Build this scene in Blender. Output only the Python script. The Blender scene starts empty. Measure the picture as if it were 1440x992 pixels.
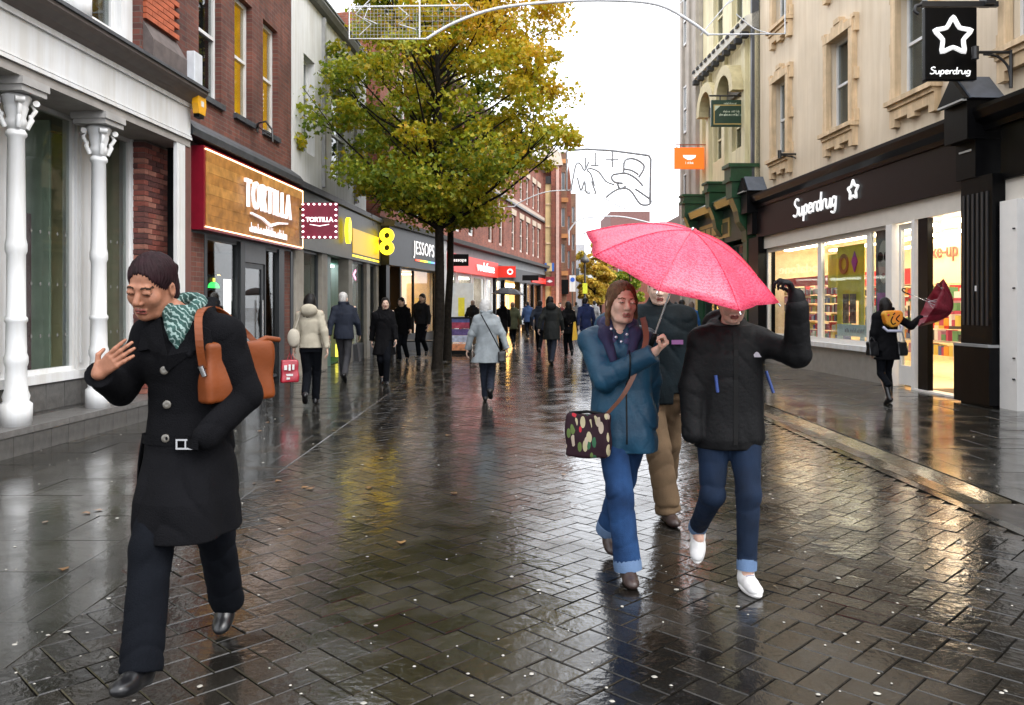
import bpy, bmesh, math, random
import numpy as np
from mathutils import Vector, Matrix
PI = math.pi
sc = bpy.context.scene
COL = sc.collection
rnd = random.Random(7)

# ---------------------------------------------------------------- camera
F_PX, CX, HY = 1150.0, 720.0, 430.0
cd = bpy.data.cameras.new('camera'); cam = bpy.data.objects.new('camera', cd); COL.objects.link(cam)
cd.sensor_width = 36.0; cd.lens = 36.0*F_PX/1440.0
cd.shift_y = -(496-HY)/1440.0
cd.clip_start = 0.1; cd.clip_end = 2000
cam.location = (0, 0, 1.5); cam.rotation_euler = (PI/2, 0, 0)
sc.camera = cam
# ---------------------------------------------------------------- world: overcast
w = bpy.data.worlds.new('World'); sc.world = w; w.use_nodes = True
nt = w.node_tree; bgn = nt.nodes['Background']
sky = nt.nodes.new('ShaderNodeTexSky'); sky.sky_type = 'NISHITA'; sky.sun_disc = False
sky.sun_elevation = math.radians(50); sky.sun_rotation = math.radians(129)
sky.air_density = 1.0; sky.dust_density = 4.0
hs = nt.nodes.new('ShaderNodeHueSaturation'); hs.inputs['Saturation'].default_value = 0.12; hs.inputs['Value'].default_value = 1.0
mx = nt.nodes.new('ShaderNodeMixRGB'); mx.inputs[0].default_value = 0.7
mx.inputs[2].default_value = (10.5, 10.8, 11.4, 1)
nt.links.new(sky.outputs[0], hs.inputs['Color']); nt.links.new(hs.outputs[0], mx.inputs[1])
nt.links.new(mx.outputs[0], bgn.inputs['Color']); bgn.inputs['Strength'].default_value = 0.15
sd = bpy.data.lights.new('sun', 'SUN'); so = bpy.data.objects.new('sun', sd); COL.objects.link(so)
sd.energy = 0.9; sd.angle = math.radians(30); sd.color = (1, .97, .93)
so.rotation_euler = Vector((-.62, .50, -.95)).to_track_quat('-Z', 'Y').to_euler()
sc.view_settings.view_transform = 'Standard'; sc.view_settings.look = 'None'
sc.view_settings.exposure = 1.05; sc.view_settings.gamma = 1.0
sc.cycles.use_denoising = True
sc.cycles.max_bounces = 7; sc.cycles.diffuse_bounces = 3; sc.cycles.glossy_bounces = 4
sc.cycles.transmission_bounces = 5; sc.cycles.sample_clamp_indirect = 4.0
sc.cycles.caustics_reflective = False; sc.cycles.caustics_refractive = False

def W(px, py, Y):
    return Vector(((px-CX)*Y/F_PX, Y, 1.5+(HY-py)*Y/F_PX))

# ---------------------------------------------------------------- materials
MT = {}
def mat(name, col, rough=.6, metal=0.0, var=0.12, scale=6.0, bump=0.0, bscale=40.0, coat=0.0, emit=None, es=0.0, spec=.5, col2=None, trans=0.0):
    if name in MT: return MT[name]
    m = bpy.data.materials.new(name); m.use_nodes = True; MT[name] = m
    n = m.node_tree; b = n.nodes['Principled BSDF']
    b.inputs['Roughness'].default_value = rough; b.inputs['Metallic'].default_value = metal
    b.inputs['Specular IOR Level'].default_value = spec
    b.inputs['Coat Weight'].default_value = coat; b.inputs['Coat Roughness'].default_value = .08
    if trans: b.inputs['Transmission Weight'].default_value = trans
    if emit: b.inputs['Emission Color'].default_value = (*emit, 1); b.inputs['Emission Strength'].default_value = es
    tc = n.nodes.new('ShaderNodeTexCoord')
    nz = n.nodes.new('ShaderNodeTexNoise'); nz.inputs['Scale'].default_value = scale; nz.inputs['Detail'].default_value = 5
    n.links.new(tc.outputs['Object'], nz.inputs['Vector'])
    cr = n.nodes.new('ShaderNodeValToRGB')
    c2 = col2 if col2 else tuple(min(1, c*(1+var)) for c in col)
    c1 = tuple(c*(1-var) for c in col)
    cr.color_ramp.elements[0].color = (*c1, 1); cr.color_ramp.elements[1].color = (*c2, 1)
    cr.color_ramp.elements[0].position = .3; cr.color_ramp.elements[1].position = .7
    n.links.new(nz.outputs['Fac'], cr.inputs['Fac']); n.links.new(cr.outputs[0], b.inputs['Base Color'])
    if bump:
        nb = n.nodes.new('ShaderNodeTexNoise'); nb.inputs['Scale'].default_value = bscale; nb.inputs['Detail'].default_value = 3
        bp = n.nodes.new('ShaderNodeBump'); bp.inputs['Strength'].default_value = bump; bp.inputs['Distance'].default_value = .01
        n.links.new(tc.outputs['Object'], nb.inputs['Vector']); n.links.new(nb.outputs['Fac'], bp.inputs['Height'])
        n.links.new(bp.outputs[0], b.inputs['Normal'])
    return m

def emat(name, col, s):
    if name in MT: return MT[name]
    m = bpy.data.materials.new(name); m.use_nodes = True; MT[name] = m
    b = m.node_tree.nodes['Principled BSDF']
    b.inputs['Base Color'].default_value = (*col, 1); b.inputs['Emission Color'].default_value = (*col, 1)
    b.inputs['Emission Strength'].default_value = s; b.inputs['Roughness'].default_value = .4
    return m

def brickmat(name, c1, c2, mortar, bw=.225, bh=.075, rough=.85, swap=False, wet=0.0):
    if name in MT: return MT[name]
    m = bpy.data.materials.new(name); m.use_nodes = True; MT[name] = m
    n = m.node_tree; b = n.nodes['Principled BSDF']; b.inputs['Roughness'].default_value = rough
    tc = n.nodes.new('ShaderNodeTexCoord'); sp = n.nodes.new('ShaderNodeSeparateXYZ'); cb = n.nodes.new('ShaderNodeCombineXYZ')
    ad = n.nodes.new('ShaderNodeMath'); ad.operation = 'ADD'
    n.links.new(tc.outputs['Object'], sp.inputs[0])
    n.links.new(sp.outputs['X'], ad.inputs[0]); n.links.new(sp.outputs['Y'], ad.inputs[1])
    n.links.new(ad.outputs[0], cb.inputs['X']); n.links.new(sp.outputs['Z'], cb.inputs['Y'])
    br = n.nodes.new('ShaderNodeTexBrick'); br.inputs['Scale'].default_value = 1
    br.inputs['Brick Width'].default_value = bw; br.inputs['Row Height'].default_value = bh
    br.inputs['Mortar Size'].default_value = .006; br.inputs['Mortar Smooth'].default_value = .2; br.inputs['Bias'].default_value = -.1
    br.inputs['Color1'].default_value = (*c1, 1); br.inputs['Color2'].default_value = (*c2, 1); br.inputs['Mortar'].default_value = (*mortar, 1)
    n.links.new(cb.outputs[0], br.inputs['Vector'])
    nz = n.nodes.new('ShaderNodeTexNoise'); nz.inputs['Scale'].default_value = 1.2; nz.inputs['Detail'].default_value = 6
    n.links.new(tc.outputs['Object'], nz.inputs['Vector'])
    cr = n.nodes.new('ShaderNodeValToRGB'); cr.color_ramp.elements[0].color = (.62, .6, .58, 1); cr.color_ramp.elements[1].color = (1.15, 1.1, 1.08, 1)
    cr.color_ramp.elements[0].position = .3; cr.color_ramp.elements[1].position = .7
    mu = n.nodes.new('ShaderNodeMixRGB'); mu.blend_type = 'MULTIPLY'; mu.inputs[0].default_value = 1
    n.links.new(nz.outputs['Fac'], cr.inputs[0]); n.links.new(br.outputs['Color'], mu.inputs[1]); n.links.new(cr.outputs[0], mu.inputs[2])
    n.links.new(mu.outputs[0], b.inputs['Base Color'])
    bp = n.nodes.new('ShaderNodeBump'); bp.inputs['Strength'].default_value = .6; bp.inputs['Distance'].default_value = .01; bp.invert = True
    n.links.new(br.outputs['Fac'], bp.inputs['Height']); n.links.new(bp.outputs[0], b.inputs['Normal'])
    return m

def glassmat(name, tint=(.9, .93, .92), alpha=.72, rough=.02, ior=1.5):
    """thin window pane: see-through with mirror-like reflection of the street"""
    if name in MT: return MT[name]
    m = bpy.data.materials.new(name); m.use_nodes = True; MT[name] = m
    n = m.node_tree; n.nodes.clear()
    o = n.nodes.new('ShaderNodeOutputMaterial'); mxs = n.nodes.new('ShaderNodeMixShader')
    t = n.nodes.new('ShaderNodeBsdfTransparent'); t.inputs[0].default_value = (*[c*alpha for c in tint], 1)
    g = n.nodes.new('ShaderNodeBsdfGlossy'); g.inputs['Roughness'].default_value = rough
    fr = n.nodes.new('ShaderNodeFresnel'); ge = n.nodes.new('ShaderNodeNewGeometry'); mi_ = n.nodes.new('ShaderNodeMapRange'); mi_.inputs['To Min'].default_value = ior; mi_.inputs['To Max'].default_value = 1/ior
    n.links.new(ge.outputs['Backfacing'], mi_.inputs['Value']); n.links.new(mi_.outputs[0], fr.inputs['IOR'])
    n.links.new(fr.outputs[0], mxs.inputs[0]); n.links.new(t.outputs[0], mxs.inputs[1]); n.links.new(g.outputs[0], mxs.inputs[2])
    n.links.new(mxs.outputs[0], o.inputs[0])
    return m

# ---------------------------------------------------------------- objects
def tag(o, label=None, cat=None, group=None, kind=None):
    if label: o['label'] = label
    if cat: o['category'] = cat
    if group: o['group'] = group
    if kind: o['kind'] = kind
    return o
def thing(name, label, cat, loc=(0, 0, 0), rot=(0, 0, 0), group=None, mtx=None):
    o = bpy.data.objects.new(name, None); COL.objects.link(o); o.empty_display_size = .2
    if mtx is not None: o.matrix_world = mtx
    else: o.location = loc; o.rotation_euler = rot
    return tag(o, label, cat, group)

class MB:
    def __init__(s): s.v = []; s.f = []; s.mi = []; s.sm = []
    def add(s, vs, fs, mi=0, smooth=False):
        b = len(s.v); s.v += [tuple(p) for p in vs]
        for f in fs: s.f.append(tuple(b+i for i in f)); s.mi.append(mi); s.sm.append(smooth)
        return s
    def box(s, x0, x1, y0, y1, z0, z1, mi=0):
        return s.add([(x0,y0,z0),(x1,y0,z0),(x1,y1,z0),(x0,y1,z0),(x0,y0,z1),(x1,y0,z1),(x1,y1,z1),(x0,y1,z1)],
                     [(0,3,2,1),(4,5,6,7),(0,1,5,4),(1,2,6,5),(2,3,7,6),(3,0,4,7)], mi)
    def quad(s, a, b, c, d, mi=0): return s.add([a, b, c, d], [(0,1,2,3)], mi)
    def tube(s, pts, r, n=8, mi=0, cap=True, smooth=True):
        pts = [Vector(p) for p in pts]; k = len(pts)
        rs = r if isinstance(r, (list, tuple)) else [r]*k
        vs = []; up = None
        for i, p in enumerate(pts):
            d = (pts[min(i+1, k-1)]-pts[max(i-1, 0)])
            if d.length < 1e-9: d = Vector((0, 0, 1))
            d.normalize()
            if up is None: up = Vector((0, 0, 1)) if abs(d.z) < .9 else Vector((1, 0, 0))
            a = d.cross(up)
            if a.length < 1e-4: a = d.orthogonal()
            a.normalize(); b = a.cross(d).normalized(); up = b
            for j in range(n):
                t = 2*PI*j/n; vs.append(p+(a*math.cos(t)+b*math.sin(t))*rs[i])
        fs = [(i*n+j, i*n+(j+1) % n, (i+1)*n+(j+1) % n, (i+1)*n+j) for i in range(k-1) for j in range(n)]
        s.add(vs, fs, mi, smooth)
        if cap:
            s.add([vs[j] for j in range(n)], [tuple(range(n-1, -1, -1))], mi); s.add([vs[(k-1)*n+j] for j in range(n)], [tuple(range(n))], mi)
        return s
    def lathe(s, prof, n=20, c=(0, 0, 0), mi=0, smooth=True, sx=1, sy=1):
        vs = []; k = len(prof)
        for r, z in prof:
            for j in range(n):
                t = 2*PI*j/n; vs.append((c[0]+r*math.cos(t)*sx, c[1]+r*math.sin(t)*sy, c[2]+z))
        fs = [(i*n+j, i*n+(j+1) % n, (i+1)*n+(j+1) % n, (i+1)*n+j) for i in range(k-1) for j in range(n)]
        fs += [tuple(range(n-1, -1, -1)), tuple((k-1)*n+j for j in range(n))]
        return s.add(vs, fs, mi, smooth)
    def prism(s, poly, d0, d1, axis='y', mi=0):
        """extrude a 2-D polygon (u,z) along local y (or x with (y,z), or z with (x,y))"""
        n = len(poly)
        def P(u, v, d): return {'y': (u, d, v), 'x': (d, u, v), 'z': (u, v, d)}[axis]
        vs = [P(u, v, d0) for u, v in poly]+[P(u, v, d1) for u, v in poly]
        fs = [tuple(range(n)), tuple(range(2*n-1, n-1, -1))]+[(i, i+n, (i+1) % n+n, (i+1) % n) for i in range(n)]
        return s.add(vs, fs, mi)
    def mesh(s, name, mats):
        me = bpy.data.meshes.new(name); me.from_pydata(s.v, [], s.f)
        for m in (mats if isinstance(mats, (list, tuple)) else [mats]): me.materials.append(m)
        me.polygons.foreach_set('material_index', s.mi); me.polygons.foreach_set('use_smooth', s.sm)
        bm = bmesh.new(); bm.from_mesh(me); bmesh.ops.recalc_face_normals(bm, faces=bm.faces); bm.to_mesh(me); bm.free()
        me.update(); return me
    def build(s, name, mats, parent=None, **kw):
        o = bpy.data.objects.new(name, s.mesh(name, mats)); COL.objects.link(o)
        if parent is not None: o.parent = parent
        return tag(o, **kw)
def bevel(o, w=.01, seg=2):
    m = o.modifiers.new('bevel', 'BEVEL'); m.width = w; m.segments = seg; m.limit_method = 'ANGLE'; return o
def inst(me, name, parent=None, loc=(0, 0, 0), rot=(0, 0, 0), scale=(1, 1, 1), **kw):
    o = bpy.data.objects.new(name, me); COL.objects.link(o)
    if parent is not None: o.parent = parent
    o.location = loc; o.rotation_euler = rot; o.scale = scale
    return tag(o, **kw)
def kids(o): return list(o.children)
def copy_tree(o, parent=None):
    c = o.copy(); COL.objects.link(c)
    if parent is not None:
        c.parent = parent
    for ch in kids(o): copy_tree(ch, c)
    return c

def textmesh(s, size=1.0, ext=.01, off=0.0, bevel_=0.0, cw=1.0):
    """text as list of letter meshes (each an island), centred; lies in x-z plane facing -y"""
    cu = bpy.data.curves.new('t', 'FONT'); cu.body = s; cu.size = size; cu.extrude = ext/2; cu.offset = off
    cu.align_x = 'CENTER'; cu.align_y = 'CENTER'; cu.space_character = cw; cu.resolution_u = 3
    o = bpy.data.objects.new('t', cu); COL.objects.link(o)
    dg = bpy.context.evaluated_depsgraph_get(); me = bpy.data.meshes.new_from_object(o.evaluated_get(dg))
    bpy.data.objects.remove(o); bpy.data.curves.remove(cu)
    bm = bmesh.new(); bm.from_mesh(me); bmesh.ops.remove_doubles(bm, verts=bm.verts, dist=1e-5)
    seen = set(); out = []
    for v in bm.verts:
        if v in seen: continue
        st = [v]; comp = []
        seen.add(v)
        while st:
            a = st.pop(); comp.append(a)
            for e in a.link_edges:
                b_ = e.other_vert(a)
                if b_ not in seen: seen.add(b_); st.append(b_)
        idx = {q: i for i, q in enumerate(comp)}; fs = set()
        for q in comp:
            for f in q.link_faces: fs.add(f)
        out.append(([Vector((q.co.x, -q.co.z, q.co.y)) for q in comp], [tuple(idx[q] for q in f.verts) for f in fs]))
    bm.free(); bpy.data.meshes.remove(me)
    return out
def letters(s, m, parent, loc, size, ext=.02, off=0.0, sx=1.0, sz=1.0, name='letter', joined=False, cw=1.0, rotz=0.0, shear=0.0):
    isl = textmesh(s, size, ext, off, cw=cw); big = MB()
    ca, sa = math.cos(rotz), math.sin(rotz)
    for vs, fs in isl:
        vs = [Vector((v.x*sx+shear*v.z, v.y, v.z*sz)) for v in vs]
        vs = [Vector((v.x*ca-v.y*sa, v.x*sa+v.y*ca, v.z))+Vector(loc) for v in vs]
        if joined: big.add(vs, fs)
        else: MB().add(vs, fs).build(name, m, parent)
    if joined: return big.build('lettering', m, parent)

def frame2d(x, y, slope, right=False):
    """local frame of a facade: local x runs right when you face it, y goes into the building"""
    n = math.hypot(slope, 1)
    ax = Vector((slope/n, 1/n, 0)) if not right else Vector((-slope/n, -1/n, 0))
    ay = Vector((0, 0, 1)).cross(ax)
    M = Matrix(((ax.x, ay.x, 0, x), (ax.y, ay.y, 0, y), (0, 0, 1, 0), (0, 0, 0, 1)))
    return M

def wall_mb(mb, x0, x1, z0, z1, holes, y=0.0, th=.3, mi=0, rmi=None, back=False):
    """front sheet at local y with rectangular holes and reveals going in"""
    xs = sorted(set([x0, x1]+[h[0] for h in holes]+[h[1] for h in holes])); zs = sorted(set([z0, z1]+[h[2] for h in holes]+[h[3] for h in holes]))
    xs = [v for v in xs if x0 <= v <= x1]; zs = [v for v in zs if z0 <= v <= z1]
    def inh(a, b): return any(h[0] < a < h[1] and h[2] < b < h[3] for h in holes)
    for i in range(len(xs)-1):
        for j in range(len(zs)-1):
            if not inh((xs[i]+xs[i+1])/2, (zs[j]+zs[j+1])/2):
                mb.quad((xs[i],y,zs[j]),(xs[i+1],y,zs[j]),(xs[i+1],y,zs[j+1]),(xs[i],y,zs[j+1]), mi)
    r = mi if rmi is None else rmi
    for a, b, c, d in holes:
        mb.quad((a,y,c),(a,y,d),(a,y+th,d),(a,y+th,c), r); mb.quad((b,y,c),(b,y+th,c),(b,y+th,d),(b,y,d), r)
        mb.quad((a,y,d),(b,y,d),(b,y+th,d),(a,y+th,d), r); mb.quad((a,y,c),(a,y+th,c),(b,y+th,c),(b,y,c), r)
    mb.quad((x0,y,z0),(x0,y,z1),(x0,y+th,z1),(x0,y+th,z0), mi); mb.quad((x1,y,z0),(x1,y+th,z0),(x1,y+th,z1),(x1,y,z1), mi)
    mb.quad((x0,y,z1),(x1,y,z1),(x1,y+th,z1),(x0,y+th,z1), mi)
    return mb
def shell(mb, x0, x1, z0, z1, depth, y=0.3, mi=0):
    """sides, back and roof of a building behind its facade sheet"""
    mb.quad((x0,y,z0),(x0,y+depth,z0),(x0,y+depth,z1),(x0,y,z1), mi); mb.quad((x1,y,z0),(x1,y+depth,z0),(x1,y+depth,z1),(x1,y,z1), mi)
    mb.quad((x0,y+depth,z0),(x1,y+depth,z0),(x1,y+depth,z1),(x0,y+depth,z1), mi); mb.quad((x0,y,z1),(x1,y,z1),(x1,y+depth,z1),(x0,y+depth,z1), mi)
    return mb
_wc = {}
def sash_window(parent, x0, x1, z0, z1, y, fm, gm, im, fw=.06, key='', bars=0, sill=None, room=None):
    """timber sash: outer frame, meeting rail, pane; dark or lit room sheet behind (built as real recess)"""
    W_, H_ = x1-x0, z1-z0; kk = (round(W_, 3), round(H_, 3), fm.name, gm.name, im.name, fw, bars)
    if kk not in _wc:
        f = MB(); f.box(0, fw, -.03, .05, 0, H_).box(W_-fw, W_, -.03, .05, 0, H_).box(fw, W_-fw, -.03, .05, 0, fw*1.2).box(fw, W_-fw, -.03, .05, H_-fw, H_)
        f.box(fw, W_-fw, -.045, .03, H_*.5-.025, H_*.5+.03)
        for b in range(bars):
            xx = fw+(W_-2*fw)*(b+1)/(bars+1); f.box(xx-.012, xx+.012, -.02, .02, fw*1.2, H_-fw)
        p = MB().box(fw, W_-fw, .0, .006, fw*1.2, H_-fw)
        r = MB().quad((0,.35,0),(W_,.35,0),(W_,.35,H_),(0,.35,H_)); r.quad((0,.05,0),(0,.35,0),(0,.35,H_),(0,.05,H_)); r.quad((W_,.05,0),(W_,.35,0),(W_,.35,H_),(W_,.05,H_))
        r.quad((0,.05,0),(W_,.05,0),(W_,.35,0),(0,.35,0)); r.quad((0,.05,H_),(W_,.05,H_),(W_,.35,H_),(0,.35,H_))
        _wc[kk] = (f.mesh('window', fm), p.mesh('pane', gm), r.mesh('blind', im))
    a, b, c = _wc[kk]
    o = inst(a, 'window', parent, (x0, y, z0)); inst(b, 'pane', o); inst(c, 'blind', o)
    return o

def scrawl(par, m, x0, x1, y, z0, z1, seed, name='lettering', gap=.22):
    """short uneven strokes for print too small to read"""
    r = random.Random(seed); b = MB(); h = z1-z0; x = x0; w_ = h*.5
    while x+w_*.6 < x1:
        if r.random() < gap*.5: x += w_*.7; continue
        top = z1 if r.random() < .4 else z0+h*.66; ww = w_*r.uniform(.55, .9)
        b.box(x, x+ww*.36, y-.006, y, z0, top)
        if r.random() < .75: b.box(x+ww*.36, x+ww, y-.006, y, z0+h*r.choice((0, .26, .5)), z0+h*r.choice((.60, .66)))
        x += ww+w_*.18
    return b.build(name, m, par, kind='stuff')

def streak(m, lo=.72, sx=7.0, sz=.45, thr=(.35, .62)):
    """rain streaks and soot running down a wall"""
    n = m.node_tree; b = n.nodes['Principled BSDF']; src = b.inputs['Base Color'].links[0].from_socket
    tc = n.nodes.new('ShaderNodeTexCoord'); mp = n.nodes.new('ShaderNodeMapping'); mp.inputs['Scale'].default_value = (sx, sx, sz)
    nz = n.nodes.new('ShaderNodeTexNoise'); nz.inputs['Scale'].default_value = 1; nz.inputs['Detail'].default_value = 6; nz.inputs['Roughness'].default_value = .65
    cr = n.nodes.new('ShaderNodeValToRGB'); cr.color_ramp.elements[0].position = thr[0]; cr.color_ramp.elements[1].position = thr[1]
    cr.color_ramp.elements[0].color = (lo, lo*.97, lo*.92, 1); cr.color_ramp.elements[1].color = (1, 1, 1, 1)
    mu = n.nodes.new('ShaderNodeMixRGB'); mu.blend_type = 'MULTIPLY'; mu.inputs[0].default_value = 1
    n.links.new(tc.outputs['Object'], mp.inputs[0]); n.links.new(mp.outputs[0], nz.inputs['Vector']); n.links.new(nz.outputs['Fac'], cr.inputs[0])
    n.links.new(src, mu.inputs[1]); n.links.new(cr.outputs[0], mu.inputs[2]); n.links.new(mu.outputs[0], b.inputs['Base Color']); return m
# ================================================================ GROUND
def wetmat(name, c1, c2, bump=.35, rlo=.06, rhi=.3, wav=.25):
    m = bpy.data.materials.new(name); m.use_nodes = True; n = m.node_tree; L = n.links; b = n.nodes['Principled BSDF']
    tc = n.nodes.new('ShaderNodeNewGeometry')
    at = n.nodes.new('ShaderNodeAttribute'); at.attribute_name = 'tone'; oi = n.nodes.new('ShaderNodeObjectInfo')
    s = n.nodes.new('ShaderNodeMath'); s.operation = 'ADD'; fr = n.nodes.new('ShaderNodeMath'); fr.operation = 'FRACT'
    L.new(at.outputs['Fac'], s.inputs[0]); L.new(oi.outputs['Random'], s.inputs[1]); L.new(s.outputs[0], fr.inputs[0])
    n1 = n.nodes.new('ShaderNodeTexNoise'); n1.inputs['Scale'].default_value = 1.1; n1.inputs['Detail'].default_value = 6; L.new(tc.outputs['Position'], n1.inputs['Vector'])
    a2 = n.nodes.new('ShaderNodeMath'); a2.operation = 'MULTIPLY_ADD'; a2.inputs[1].default_value = .5; L.new(fr.outputs[0], a2.inputs[0])
    m3 = n.nodes.new('ShaderNodeMath'); m3.operation = 'MULTIPLY'; m3.inputs[1].default_value = .6; L.new(n1.outputs['Fac'], m3.inputs[0]); L.new(m3.outputs[0], a2.inputs[2])
    cr = n.nodes.new('ShaderNodeValToRGB'); e = cr.color_ramp.elements; e[0].position = .25; e[1].position = .8; e[0].color = (*c1, 1); e[1].color = (*c2, 1)
    L.new(a2.outputs[0], cr.inputs[0])
    ng = n.nodes.new('ShaderNodeTexNoise'); ng.inputs['Scale'].default_value = 160; ng.inputs['Detail'].default_value = 3; L.new(tc.outputs['Position'], ng.inputs['Vector'])
    gr = n.nodes.new('ShaderNodeValToRGB'); gr.color_ramp.elements[0].position = .35; gr.color_ramp.elements[0].color = (.6, .6, .6, 1); gr.color_ramp.elements[1].position = .7; gr.color_ramp.elements[1].color = (1.5, 1.5, 1.5, 1)
    mu = n.nodes.new('ShaderNodeMixRGB'); mu.blend_type = 'MULTIPLY'; mu.inputs[0].default_value = 1
    L.new(ng.outputs['Fac'], gr.inputs[0]); L.new(cr.outputs[0], mu.inputs[1]); L.new(gr.outputs[0], mu.inputs[2]); L.new(mu.outputs[0], b.inputs['Base Color'])
    # water film: patches of mirror, patches of damp stone
    n2 = n.nodes.new('ShaderNodeTexNoise'); n2.inputs['Scale'].default_value = 2.3; n2.inputs['Detail'].default_value = 5; n2.inputs['Distortion'].default_value = .6; L.new(tc.outputs['Position'], n2.inputs['Vector'])
    mr = n.nodes.new('ShaderNodeMapRange'); mr.inputs['From Min'].default_value = .38; mr.inputs['From Max'].default_value = .62; mr.inputs['To Min'].default_value = rlo; mr.inputs['To Max'].default_value = rhi
    L.new(n2.outputs['Fac'], mr.inputs['Value']); L.new(mr.outputs[0], b.inputs['Roughness'])
    b.inputs['Specular IOR Level'].default_value = .52
    # stone grain under the film and slow ripples of the film
    b1 = n.nodes.new('ShaderNodeBump'); b1.inputs['Strength'].default_value = bump; b1.inputs['Distance'].default_value = .0012
    b2 = n.nodes.new('ShaderNodeBump'); b2.inputs['Strength'].default_value = wav; b2.inputs['Distance'].default_value = .0065
    n4 = n.nodes.new('ShaderNodeTexNoise'); n4.inputs['Scale'].default_value = 19; n4.inputs['Detail'].default_value = 2.5; L.new(tc.outputs['Position'], n4.inputs['Vector'])
    L.new(ng.outputs['Fac'], b1.inputs['Height']); L.new(n4.outputs['Fac'], b2.inputs['Height']); L.new(b2.outputs[0], b1.inputs['Normal']); L.new(b1.outputs[0], b.inputs['Normal'])
    b.inputs['Coat Weight'].default_value = .25; b.inputs['Coat Roughness'].default_value = .03; L.new(b2.outputs[0], b.inputs['Coat Normal'])
    return m
M_PAV = wetmat('wet_brick_paver', (.0055, .005, .0043), (.019, .0165, .013), rlo=.035, rhi=.27, wav=.38)
M_SLAB = wetmat('wet_slab', (.012, .0115, .010), (.028, .0265, .022), bump=.3, rlo=.05, rhi=.26, wav=.14)
M_JOINT = wetmat('wet_joint', (.008, .007, .006), (.03, .026, .02), bump=.5, rlo=.1, rhi=.5)
M_CHAN = wetmat('wet_channel', (.03, .025, .018), (.09, .075, .05), bump=.5, rlo=.05, rhi=.3, wav=.4)
M_TAR = wetmat('wet_tarmac', (.008, .008, .008), (.018, .017, .016), bump=1.0, rlo=.25, rhi=.6)

g = MB().quad((-300, -40, -.05), (300, -40, -.05), (300, 500, -.05), (-300, 500, -.05)).build('ground', M_JOINT, kind='structure')
g2 = MB().quad((-12, 30.2, -.004), (20, 30.2, -.004), (24, 120, -.004), (-6, 120, -.004)).build('road', M_SLAB, kind='structure')

def stone_template(lx, ly, h=.03, ch=.0028):
    a, b = lx/2, ly/2; v = []
    for (hx, hy, z) in ((a, b, -h), (a, b, -ch), (a-ch, b-ch, 0)):
        v += [(-hx, -hy, z), (hx, -hy, z), (hx, hy, z), (-hx, hy, z)]
    f = [(8, 9, 10, 11)]
    for k in (0, 4):
        for i in range(4): f.append((k+i, k+(i+1) % 4, k+4+(i+1) % 4, k+4+i))
    return np.array(v), f
def stone_mesh(name, lx, ly, m, h=.03, ch=.004):
    v, f = stone_template(lx, ly, h, ch); me = bpy.data.meshes.new(name); me.from_pydata([tuple(p) for p in v], [], f); me.materials.append(m); return me
def stones_joined(name, lst, m, parent, kind='stuff'):
    """lst: (x, y, angle, lx, ly, z, tiltx, tilty)"""
    V = []; Fa = []; T = []
    for x, y, a, lx, ly, z, tx, ty in lst:
        v, f = stone_template(lx, ly); ca, sa = math.cos(a), math.sin(a)
        zz = v[:, 2]+v[:, 0]*tx+v[:, 1]*ty+z
        b = len(V)*12
        V.append(np.stack([x+ca*v[:, 0]-sa*v[:, 1], y+sa*v[:, 0]+ca*v[:, 1], zz], 1)); Fa += [tuple(b+i for i in q) for q in f]; T += [rnd.random()]*len(f)
    me = bpy.data.meshes.new(name); me.from_pydata(np.concatenate(V).tolist(), [], Fa); me.materials.append(m)
    at = me.attributes.new('tone', 'FLOAT', 'FACE'); at.data.foreach_set('value', T)
    o = bpy.data.objects.new(name, me); COL.objects.link(o); o.parent = parent
    return tag(o, kind=kind)

pav = MB().quad((-2.09, 1.5, -.016), (3.42, 1.5, -.016), (3.42, 33, -.016), (-2.09, 33, -.016)).build('pavement', M_JOINT, kind='structure')
BL, BW = .215, .139; JT = .0045; R45 = PI/4; cells = []
for k_ in range(-260, 330):
    for m_ in range(-90, 130):
        for an in (0, 1):
            if an == 0: u, v = k_*BW+m_*BL+BL/2, k_*BW-m_*BL+BW/2
            else: u, v = k_*BW+m_*BL+BL+BW/2, (k_+1)*BW-m_*BL-BL/2
            x = (u-v)*math.cos(R45); y = (u+v)*math.sin(R45)
            if -2.2 < x < 3.4-.06 and 2.3 < y < 32.5: cells.append((y, x, an))
cells.sort()
near = []; far = []
me_p = stone_mesh('paver', BL-JT, BW-JT, M_PAV)
vis = [c for c in cells if c[0] > 2.85 and abs(c[1]) < c[0]*.64+.1]
vset = set(vis[:300])
for c in cells:
    y, x, an = c
    ang = R45+(PI/2 if an else 0)
    k_ = 1 if y < 7 else .6; dz = rnd.gauss(0, .0009); tx, ty = rnd.gauss(0, .009*k_), rnd.gauss(0, .011*k_)
    if c in vset: inst(me_p, 'paver', pav, (x, y, dz), (ty, -tx, ang))
    else: far.append((x, y, ang, BL-JT, BW-JT, dz, tx*.8, ty*.8))
stones_joined('pavers', far, M_PAV, pav)

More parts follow.
